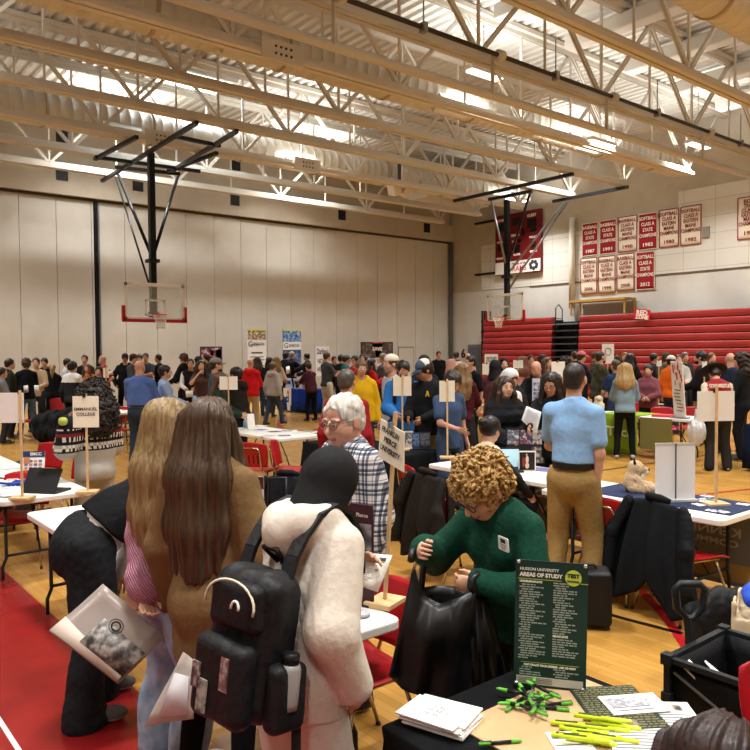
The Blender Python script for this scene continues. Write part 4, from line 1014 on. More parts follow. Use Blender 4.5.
def chair_proto():
    t = empty('school_chair', (0, 0, 0))
    g = []; W_ = .225
    for i in range(9):
        f = i/8; y = -.20+.42*f; row = []
        for j in range(7):
            u = j/3-1; row.append((u*W_*(.95+.05*f), y, .445+.022*abs(u)**2.5-.012*math.sin(f*3.1)-(.03*max(0, (f-.8)/.2)**2)))
        g.append(row)
    MB().sheet(g, .007).build('seat', CHR, t)
    b = MB(); sw = []
    for i in range(11):
        f = i/10; z = .50+.32*f; row = []
        for j in range(9):
            u = j/4-1; hw = W_*(.86+.12*math.sin(f*2.6))*(1 if f < .9 else 1-.5*((f-.9)/.1)**2*.25); row.append((u*hw, -.215-.075*f+.035*abs(u)**2, z-(.02*abs(u)**3 if f > .9 else 0)))
        sw.append(row)
    b.sheet(sw, .007).build('backrest', CHR, t)
    s_ = MB()
    for u in (-.09, -.03, .03, .09): s_.box((u, -.241, .60), (.009, .003, .055), Matrix.Rotation(.22, 3, 'X'))
    s_.build('backrest_slots', mat('#4a070d', .6), t)
    hoop = MB().tube([(-.13, -.20, .43), (-.135, -.245, .52), (-.13, -.275, .70), (-.10, -.283, .745), (.10, -.283, .745), (.13, -.275, .70), (.135, -.245, .52), (.13, -.20, .43)], .010, 8); hoop.build('back_frame', CHROME, t)
    MB().tube([(-.18, .16, .425), (-.16, -.16, .425)], .009, 6).tube([(.18, .16, .425), (.16, -.16, .425)], .009, 6).tube([(-.17, .0, .425), (.17, .0, .425)], .009, 6).build('seat_frame', CHROME, t)
    for sx in (-1, 1):
        for sy in (-1, 1):
            l = MB(); l.tube([(sx*.17, sy*.13, .425), (sx*.20, sy*.17+(.03 if sy > 0 else -.02), .22), (sx*.225, sy*.23+(.02 if sy > 0 else -.04), .012)], .0105, 8); o = l.build('leg', CHROME, t)
            MB().lathe([(.014, 0), (.014, .016)], (sx*.225, sy*.23+(.02 if sy > 0 else -.04), 0), 8).build('foot_cap', DK, o)
    return t
_CH = chair_proto(); _ch = [False]
def chair(loc, face, label, group='red school chairs'):
    c = _CH if not _ch[0] else copy_tree(_CH); _ch[0] = True
    c.location = (loc[0], loc[1], 0); c.rotation_euler = (0, 0, face); return tag(c, label, 'chair', group)
def chair_px(x, d, deg, label, **k): g_ = ground(x, d); return chair(g_, facing(deg), label, **k)
def quad(name, corners, mt, label, cat, t=.003, nx=1, ny=1, sag=0.0, parent=None, group=None):   # corners TL, TR, BR, BL world
    a, b, c, d = [Vector(v) for v in corners]; o = (a+b+c+d)/4; nrm_ = (b-a).cross(d-a).normalized(); g = []
    for i in range(ny+1):
        f = i/ny; l = a+(d-a)*f; r = b+(c-b)*f; g.append([l+(r-l)*(j/nx)+nrm_*sag*(math.sin(3.14*j/nx)*1.0+.4*math.sin(6.3*f+2*j/nx))-o for j in range(nx+1)])
    m = MB().sheet(g, t).build(name, mt, parent, loc=None if parent else o)
    if parent: m.location = o-parent.location
    else: tag(m, label, cat, group)
    return m, o
def sign(x, d, zb, wd, hg, ztop, label, lines=None, zcard=None, yaw=0, stick=None, size=.04, cardcol=None, group='stick signs', clip=True, base=True, font_b=.0006, loc=None, front=True, cx=0.0):
    """table sign: wooden base, stick, card"""
    p = ground(x, d) if loc is None else Vector(loc); t = empty('stick_sign', (p.x, p.y, zb), facing(yaw+180), label, 'sign', group)   # local +y towards viewer when yaw=0
    h = ztop-zb
    if base: o = MB().box((0, 0, .011), (.085, .065, .011)).build('base', WOOD, t); bevel(o, .003)
    MB().box((0, 0, h/2+.01), (.009, .006, h/2-.011)).build('stick', WOOD, t)
    cz = (zcard-zb) if zcard else h-hg/2-.02; yy = .010 if front else -.010
    MB().box((cx, yy, cz), (wd/2, .0022, hg/2)).build('card', mat(cardcol, .7) if cardcol else CARD, t)
    if clip:
        c = MB(); c.box((.012, yy*1.3, cz+hg/2+.004), (.013, .008, .016)); c.tube([(.012-.01, yy*1.3, cz+hg/2+.02), (.012-.012, yy*1.3, cz+hg/2+.045), (.012+.012, yy*1.3, cz+hg/2+.045), (.012+.01, yy*1.3, cz+hg/2+.02)], .0016, 5); c.build('binder_clip', DK, t)
    if lines:
        M4 = frame((0, yy+.0035, cz), (-1, 0, 0), (0, 0, 1)); text(lines, size, INK, M4, t, bold=font_b, lines=1.15, width=None)
    return t
def paper(loc, w, h, rz=0, label=None, mt=None, cat='paper', group=None, t=.003, name='brochure', marks=None):
    o = MB().box((0, 0, t/2), (w/2, h/2, t/2)).build(name, mt or PAPER); o.location = loc; o.rotation_euler = (0, 0, rz); tag(o, label, cat, group)
    return o
def banner(loc, rz, w, h, label, bands, z0=.02, name='retractable_banner', stand=True, cat='banner'):
    """bands = [(fraction from top, height fraction, colour)], front towards local -y"""
    t = empty(name, loc, rz, label, cat)
    MB().box((0, 0, z0+h/2), (w/2, .004, h/2)).build('panel', mat(bands[0][2], .6), t)
    for i, (f, hh, c) in enumerate(bands[1:]):
        MB().box((0, -.006, z0+h-(f+hh/2)*h), (w/2, .0015, hh*h/2)).build('print', c if not isinstance(c, str) else mat(c, .6), t)
    if stand:
        o = MB().box((0, 0, z0+.03), (w/2+.02, .06, .04)).build('base', mat('#b8b8b6', .4, metal=.5), t); MB().box((0, .03, z0+h/2), (.012, .012, h/2)).build('pole', DK, t)
    return t
def photo_mat(c1, c2, c3, sc=18):
    m = bpy.data.materials.new('photo'); m.use_nodes = True; t = NT(m); b = t.n['Principled BSDF']; tc = t.a('ShaderNodeTexCoord'); nz = t.a('ShaderNodeTexNoise', i_Scale=sc, i_Detail=3.0); t.c(tc.outputs['Object'], nz.inputs['Vector'])
    r = t.a('ShaderNodeValToRGB'); e = r.color_ramp.elements; e[0].position = .36; e[0].color = lin(c1); e[1].position = .62; e[1].color = lin(c3); n = e.new(.5); n.color = lin(c2); t.c(nz.outputs['Fac'], r.inputs[0]); t.c(r.outputs[0], b.inputs['Base Color']); b.inputs['Roughness'].default_value = .5
    return m
def laptop(loc, rz, label, screen='#bfe6f4', open_deg=105):
    t = empty('laptop', loc, rz, label, 'laptop'); o = MB().rbox((0, 0, .008), (.165, .115, .008), .012).build('keyboard_base', mat('#2b2d30', .5), t)
    a = math.radians(open_deg-90); M = Matrix.Rotation(a, 3, 'X'); c = Vector((0, .115, .012))+M@Vector((0, 0, .11))
    MB().box(c, (.165, .004, .11), M).build('lid', mat('#17181a', .4), t)
    MB().box(Vector((0, .115, .012))+M@Vector((0, -.0052, .11)), (.152, .001, .096), M).build('screen', mat(screen, .3, emit=1.2) if screen else mat('#0c0d10', .2), t)
    MB().box((0, -.01, .0165), (.14, .06, .001)).build('keys', mat('#101113', .6), t)
    return t
def garment(label, name, q, col, res=.012, loc=(0, 0, 0), rz=0, cat='coat', rough=.8, amp=.01, seed=3, f=11, col2=None):
    q.noise = fold_noise(amp, seed, f); o = mk(name, [q.mesh(res)], mat(col, rough, kind='cloth', col2=col2 or col, scale=40, spec=.15, bump=.2)); o.location = loc; o.rotation_euler = (0, 0, rz); return tag(o, label, cat)
# ================================================================== people in front
def pat_mat(fn_col, rough=.85): pass
def plaid():
    m = bpy.data.materials.new('plaid'); m.use_nodes = True; t = NT(m); b = t.n['Principled BSDF']; tc = t.a('ShaderNodeTexCoord'); sx = t.a('ShaderNodeSeparateXYZ'); t.c(tc.outputs['Object'], sx.inputs[0])
    def stripes(sock, per, w, ph=0.0):
        a = t.a('ShaderNodeMath', operation='MULTIPLY_ADD'); a.inputs[1].default_value = 1/per; a.inputs[2].default_value = ph; t.c(sock, a.inputs[0]); f = t.a('ShaderNodeMath', operation='FRACT'); t.c(a.outputs[0], f.inputs[0])
        g = t.a('ShaderNodeMath', operation='LESS_THAN'); g.inputs[1].default_value = w; t.c(f.outputs[0], g.inputs[0]); return g.outputs[0]
    hx = t.a('ShaderNodeMath', operation='MULTIPLY_ADD'); hx.inputs[1].default_value = .6; t.c(sx.outputs['Y'], hx.inputs[0]); t.c(sx.outputs['X'], hx.inputs[2])
    acc = None
    for s_, per, w, ph in ((hx.outputs[0], .052, .26, 0), (sx.outputs['Z'], .052, .26, 0), (hx.outputs[0], .052, .07, .55), (sx.outputs['Z'], .052, .07, .55), (hx.outputs[0], .104, .14, .3), (sx.outputs['Z'], .104, .14, .3)):
        o = stripes(s_, per, w, ph); q = t.a('ShaderNodeMath', operation='MULTIPLY'); q.inputs[1].default_value = .45; t.c(o, q.inputs[0])
        if acc is None: acc = q.outputs[0]
        else: ad = t.a('ShaderNodeMath', operation='ADD'); t.c(acc, ad.inputs[0]); t.c(q.outputs[0], ad.inputs[1]); acc = ad.outputs[0]
    r = t.a('ShaderNodeValToRGB'); e = r.color_ramp.elements; e[0].position = 0; e[0].color = lin('#d8d6d2'); e[1].position = 1; e[1].color = lin('#15171f'); n = e.new(.45); n.color = lin('#6d7488'); t.c(acc, r.inputs[0]); t.c(r.outputs[0], b.inputs['Base Color']); b.inputs['Roughness'].default_value = .9
    return m
pr1 = person('person in black sweater and baggy charcoal trousers bending over the table at the left', 86, 4.0, 60, h=1.76, w=1.12, lean=46, bend=18, head=(0, 30), arms=('table', 'table'), hair=('short', '#201812'), shirt=('sweater', '#0d0e11', dict(hem=.105, col2='#121317', bag=1.15, hemr=1.04)), under='#b9b5ad', legs=('baggy', '#1b1d20', dict(col2='#232528', fold=.016, stack=1, sole='#b9b4a6', bag=1.5, rise=.02)), shoes='#5c5d5c', stance=(.16, .14, .06, -.06), near=3.9)
pr2 = person('person with long dirty blond hair in a pink knit sweater and pale jeans', 166, 3.45, 42, top=406, sex='f', w=.94, hair=('long', '#6d5636', dict(len=.36, col2='#9a8258', sc=90, wide=.85)), shirt=('sweater', '#c9829b', dict(t=.028, hem=-.08, cuff=1, bag=1.12, knit=1, fold=.008, mat=mat('#bd7c96', .95, kind='knit', col2='#d79db4', scale=34, bump=1.0))), legs=('jeans', '#7f9ab4', dict(bag=1.4, col2='#a3b8cc', fold=.016, sc=14)), arms=(('px', 145, 598, 3.3), 'hold'), poles=((-1, -.5, -.2), None), curl=(1.2, .6), shoes='#d8d4cc', twist=0)
pr3 = person('person with very long brown hair in a tan sweatshirt and black leggings, back turned', 209, 3.2, 24, top=405, sex='f', hair=('long', '#35251a', dict(len=.40, col2='#54402c', sc=80, wide=.95)), shirt=('hoodie', '#725939', dict(col2='#7a6140', t=.034, hem=-.27, bag=1.2, nohood=1, fold=.010, hemr=1.0)), legs=('leggings', '#0d0d10'), arms=('down', ('px', 250, 560, 3.35)), curl=(1.2, .6), shoes='#1b1b1d')
pr4 = person('person in black headscarf and cream hoodie with sweatpants reading a flyer', 297, 2.56, 41, h=1.60, sex='f', lean=3, bend=9, head=(4, 40), hair=('hijab', '#08080a', dict(vol=1.02)), shirt=('hoodie', '#cfc6b8', dict(col2='#d6cdc0', t=.036, hem=-.14, bag=1.12, fold=.006, hood=1.3)), legs=('baggy', '#c9bfb2', dict(col2='#cfc6b9', bag=1.25, fold=.010)), arms=(('px', 350, 566, 2.72), ('px', 352, 684, 2.5)), poles=(None, (.35, -1, .1)), curl=(.9, .9), shoes='#d9d4cc')
pr5 = person('older person with white hair and glasses in a black and white plaid shirt', 347, 4.1, -118, top=397, hsc=1.12, neck=-.03, w=1.5, head=(22, 10), hair=('short', '#b4b1aa', dict(col2='#d6d3cc', vol=1.03, line=.02, brow='#9a958c')), shirt=('shirt', '#888888', dict(mat=plaid(), hem=-.10, t=.026, bag=1.2, collar=.024)), legs=('trousers', '#3a3a40'), skin_='r', glasses='#6b6258', arms=('down', 'hold'))
pr6 = person('person with curly blond hair in a dark green sweater holding a black tote bag', 517, 3.22, -128, h=1.53, sex='f', w=1.22, hsc=1.08, neck=-.02, lean=8, bend=12, head=(-4, 40), hair=('curly', '#8a6434', dict(col2='#c39b5c', vol=1.02, sc=45, amp=.009, fr=60, n=640, cr=.0062, mat=mat('#7d5a2c', .5, kind='noise', col2='#c9a466', scale=42, bump=.8))), shirt=('sweater', '#0f3a2c', dict(col2='#144536', t=.024, hem=-.10, turtle=0, collar=.026, bag=1.15, kind='knit')), legs=('trousers', '#131418'), arms=(('px', 480, 583, 2.98), ('px', 424, 549, 3.02)), curl=(1.35, 1.35), skin_='l', glasses='#3a2a24', shoes='#1a1a1a')
pr7 = person('person in light blue polo and khaki trousers with back turned and hand in pocket', 574, 5.75, 30, top=366, w=.98, hair=('crop', '#1b1512', dict(col2='#2a211c')), shirt=('polo', '#7fa9d8', dict(col2='#89b1dd', t=.013, hem=.105, collar=.022)), legs=('trousers', '#8a6f42', dict(col2='#94794b', bag=1.15, fold=.010)), arms=('hold', ('px', 596, 520, 5.72)), skin_='r', ex=(('belt', '#1a1512'),), shoes='#3a2a1e')
# badge on the green sweater
def on_chest(pr, x, y, z, w, h, col, name, lift=.0):
    c = pr.che+pr.Mc@(V3(x, y, z)*pr.s); return c
b = MB(); c = Vector(P(503, 544, 3.06)); n_ = (CP-c).normalized(); ux = Vector((-n_.y, n_.x, 0)).normalized()*1; uy = n_.cross(ux); 
if uy.z < 0: uy = -uy
# ------------------------------------------------------------------ middle distance
M_ = []
def mid(label, x, top, d, face, sex='m', **k): M_.append(1); return person(label, x, d, face, top=top, sex=sex, **k)
def fair(c, K):
    z = c[:, 2]-(K['hip'][2]); u = c[:, 0]+c[:, 1]*.6; r = np.zeros(len(c), int)
    f = z/K['s']
    r[(f > .26)] = 1
    zz = (f*1.0)/.035; cell = np.floor(zz).astype(int); up = (np.floor(u/.022).astype(int)+cell) % 2
    band = (f > .20) & (f < .44); r[band] = np.where(((cell[band] % 3) == 0) & (up[band] == 0), 2, np.where((cell[band] % 3) == 1, 2*((np.floor(u[band]/.022).astype(int)) % 2), 1)); r[f > .44] = 1
    m3 = (f > .36) & (f < .39); r[m3] = 3
    return r
fm_ = [mat('#a8a39a', .95), mat('#14151a', .95), mat('#cfcac0', .95), mat('#7a1a24', .95)]
pe = mid('person with big curly black hair, grey hoodie and patterned knit yoke, holding an apple', 93, 391, 7.2, -38, 'f', hair=('afro', '#17120f', dict(col2='#2a201a', vol=1.28, len=.20, amp=.012, n=520)), shirt=('hoodie', '#a8a39a', dict(mat=fm_, matfn=fair, t=.045, bag=1.3, hem=-.12, nohood=1)), legs=('baggy', '#9d988f'), arms=(('px', 68, 424, 6.95), 'hold'), skin_='d', curl=(.9, .5))
pb = mid('bald person in a blue dress shirt and dark jeans seen from behind', 139, 362, 12.85, 8, w=1.35, hair=('none', '#000000'), shirt=('shirt', '#4c68a8', dict(col2='#5570b0', hem=.05, t=.022, bag=1.15)), legs=('jeans', '#2d3d52', dict(bag=1.1)), arms=('clasp', 'clasp'), skin_='r', ex=(('belt', '#3a2416'),))
mid('person with short dark hair and glasses in a pale blue sweater beside the blue shirt', 164, 367, 13.3, 75, 'f', hair=('short', '#2a1c16', dict(vol=1.08)), shirt=('sweater', '#8fa6c8', dict(hem=-.05)), legs=('trousers', '#8d8a86'), arms=('hold', 'hold'), glasses=True)
mid('person in a bright mustard yellow hoodie looking at the camera', 361, 361.5, 11.4, 168, hair=('fringe', '#5a4630', dict(col2='#6d563b')), shirt=('hoodie', '#c59a10', dict(col2='#cfa41a')), legs=('trousers', '#2b2d33'), arms=('down', 'hold'), skin_='r')
mid('person in a dark red top with grey-black hair behind the plaid shirt', 346, 372, 7.6, 20, hair=('short', '#3a332e', dict(col2='#57504a')), shirt=('sweater', '#8a1a22'), legs=('trousers', '#222428'), w=1.15)
mid('person in a grey tshirt and backwards white cap near the yellow hoodie', 392, 357, 10.6, -120, hair=('short', '#4a3626'), shirt=('tee', '#a9aaac', dict(hem=-.1)), legs=('trousers', '#33363c'), ex=(('cap', '#d2cabb'), 'backcap'), skin_='r')
mid('person in a bright blue jacket looking down behind a blank sign card', 403, 361, 10.1, 180, hair=('short', '#1d1714'), head=(0, 28), shirt=('jacket', '#2a66a8', dict(col2='#3070b4')), legs=('trousers', '#2a2c30'), arms=('hold', 'hold'), skin_='m', ex=(('straps', '#15171a'),))
pcap = mid('person in a black jacket with yellow emblem and navy and white cap', 428, 361, 9.5, -150, hair=('short', '#241a14', dict(vol=1.1)), head=(-35, 24), shirt=('jacket', '#131417', dict(col2='#191a1e')), legs=('trousers', '#7a6236'), arms=('hold', 'hold'), skin_='m', ex=(('cap', '#44546c', '#cfcbc2', '#3a4a66'),))
mid('person in a slate blue tshirt behind the second blank sign card', 449, 372, 8.9, 150, hair=('short', '#2b211b', dict(vol=1.15)), head=(0, 35), shirt=('tee', '#3d5273', dict(hem=-.12)), legs=('jeans', '#36465c'), arms=('down', 'hold'), skin_='r')
mid('person with very long dark hair in a black puffer coat smiling toward the camera', 505, 379, 8.25, 168, 'f', hair=('long', '#261912', dict(len=.30, front=1, fl=1.25, col2='#3a281c')), shirt=('puffer', '#17181b', dict(col2='#1d1e22')), legs=('leggings', '#1a1a1e'), arms=('hold', 'hold'), under='#c9c4ba', skin_='l')
mid('person in a white hooded sweatshirt bending down behind the smiling person', 507, 371, 9.6, 150, hair=('short', '#3a2c22'), head=(0, 30), shirt=('hoodie', '#d3d4d6', dict(hood_up=1)), legs=('trousers', '#3a3c42'))
pg = mid('person with dark hair and glasses in a black coat holding up a printed sheet', 552, 374, 7.9, -158, 'f', hair=('long', '#21160f', dict(len=.22, front=1)), head=(-5, 20), shirt=('jacket', '#121316'), legs=('leggings', '#131418'), arms=('read', ('px', 529, 428, 7.5)), glasses='#20201f', skin_='m')
mid('seated person with black pinned up hair in a cream fleece vest over black sleeves', 489, 421, 6.9, 55, 'f', h=None, hair=('bun', '#0f0d0d'), shirt=('vest', '#cfc3a8'), under='#121317', legs=('trousers', '#1f2126'), seat=.45, arms=('table', 'table'), head=(20, 5)) if False else person('seated person with black pinned up hair in a cream fleece vest over black sleeves', 488, 6.85, 60, h=1.62, sex='f', hair=('bun', '#0f0d0d', dict(vol=1.1)), shirt=('vest', '#cfc3a8', dict(hem=-.02)), under='#121317', legs=('trousers', '#1f2126'), seat=.45, arms=('table', 'table'), head=(15, 8))
mid('person with a blond ponytail in a light blue sweater and black trousers facing away', 625, 364, 13.15, 14, 'f', hair=('long', '#8a6c42', dict(len=.12, col2='#b39766', tip=.8)), shirt=('sweater', '#7d96a6', dict(hem=-.06, t=.026)), legs=('trousers', '#131418', dict(bag=.95)), arms=('hold', 'hold'), shoes='#b9b4aa')
mid('person in a mauve turtleneck standing behind the lime green tablecloth', 648.5, 366, 14.85, -150, 'f', hair=('short', '#241a18', dict(vol=1.1)), shirt=('sweater', '#7d4850', dict(turtle=1, hem=-.08, t=.026)), legs=('trousers', '#202024'), arms=('clasp', 'clasp'), w=1.1)
pv = mid('person in a red and cream varsity jacket wearing a wide brimmed hat, back turned', 719, 366, 11.8, 4, w=1.15, hair=('short', '#2b1d15', dict(vol=1.05)), head=(0, 38), bend=14, shirt=('jacket', '#8f1520', dict(mat=[mat('#8f1520', .8), mat('#cfc5b4', .7)], matfn=lambda c, K: (np.abs(c[:, 0]) > K['s']*.185).astype(int), hem=-.05)), legs=('trousers', '#2c2a29', dict(bag=1.2)), arms=('down', 'hold'), ex=(('hat', '#1d1612', '#a8875a'),), shoes='#c9c4bc')
_ = text('CONY WRESTLING', .085, mat('#cfc5b4', .7), Matrix(), pv.root, name='back_lettering', bold=.003, ext=.004, width=.36)
_.data.transform(frame(Vector(pv.che+pv.Mc@V3(0, -.165, .10)), pv.Mc@V3(1, 0, 0), pv.Mc@V3(0, .1, 1)))
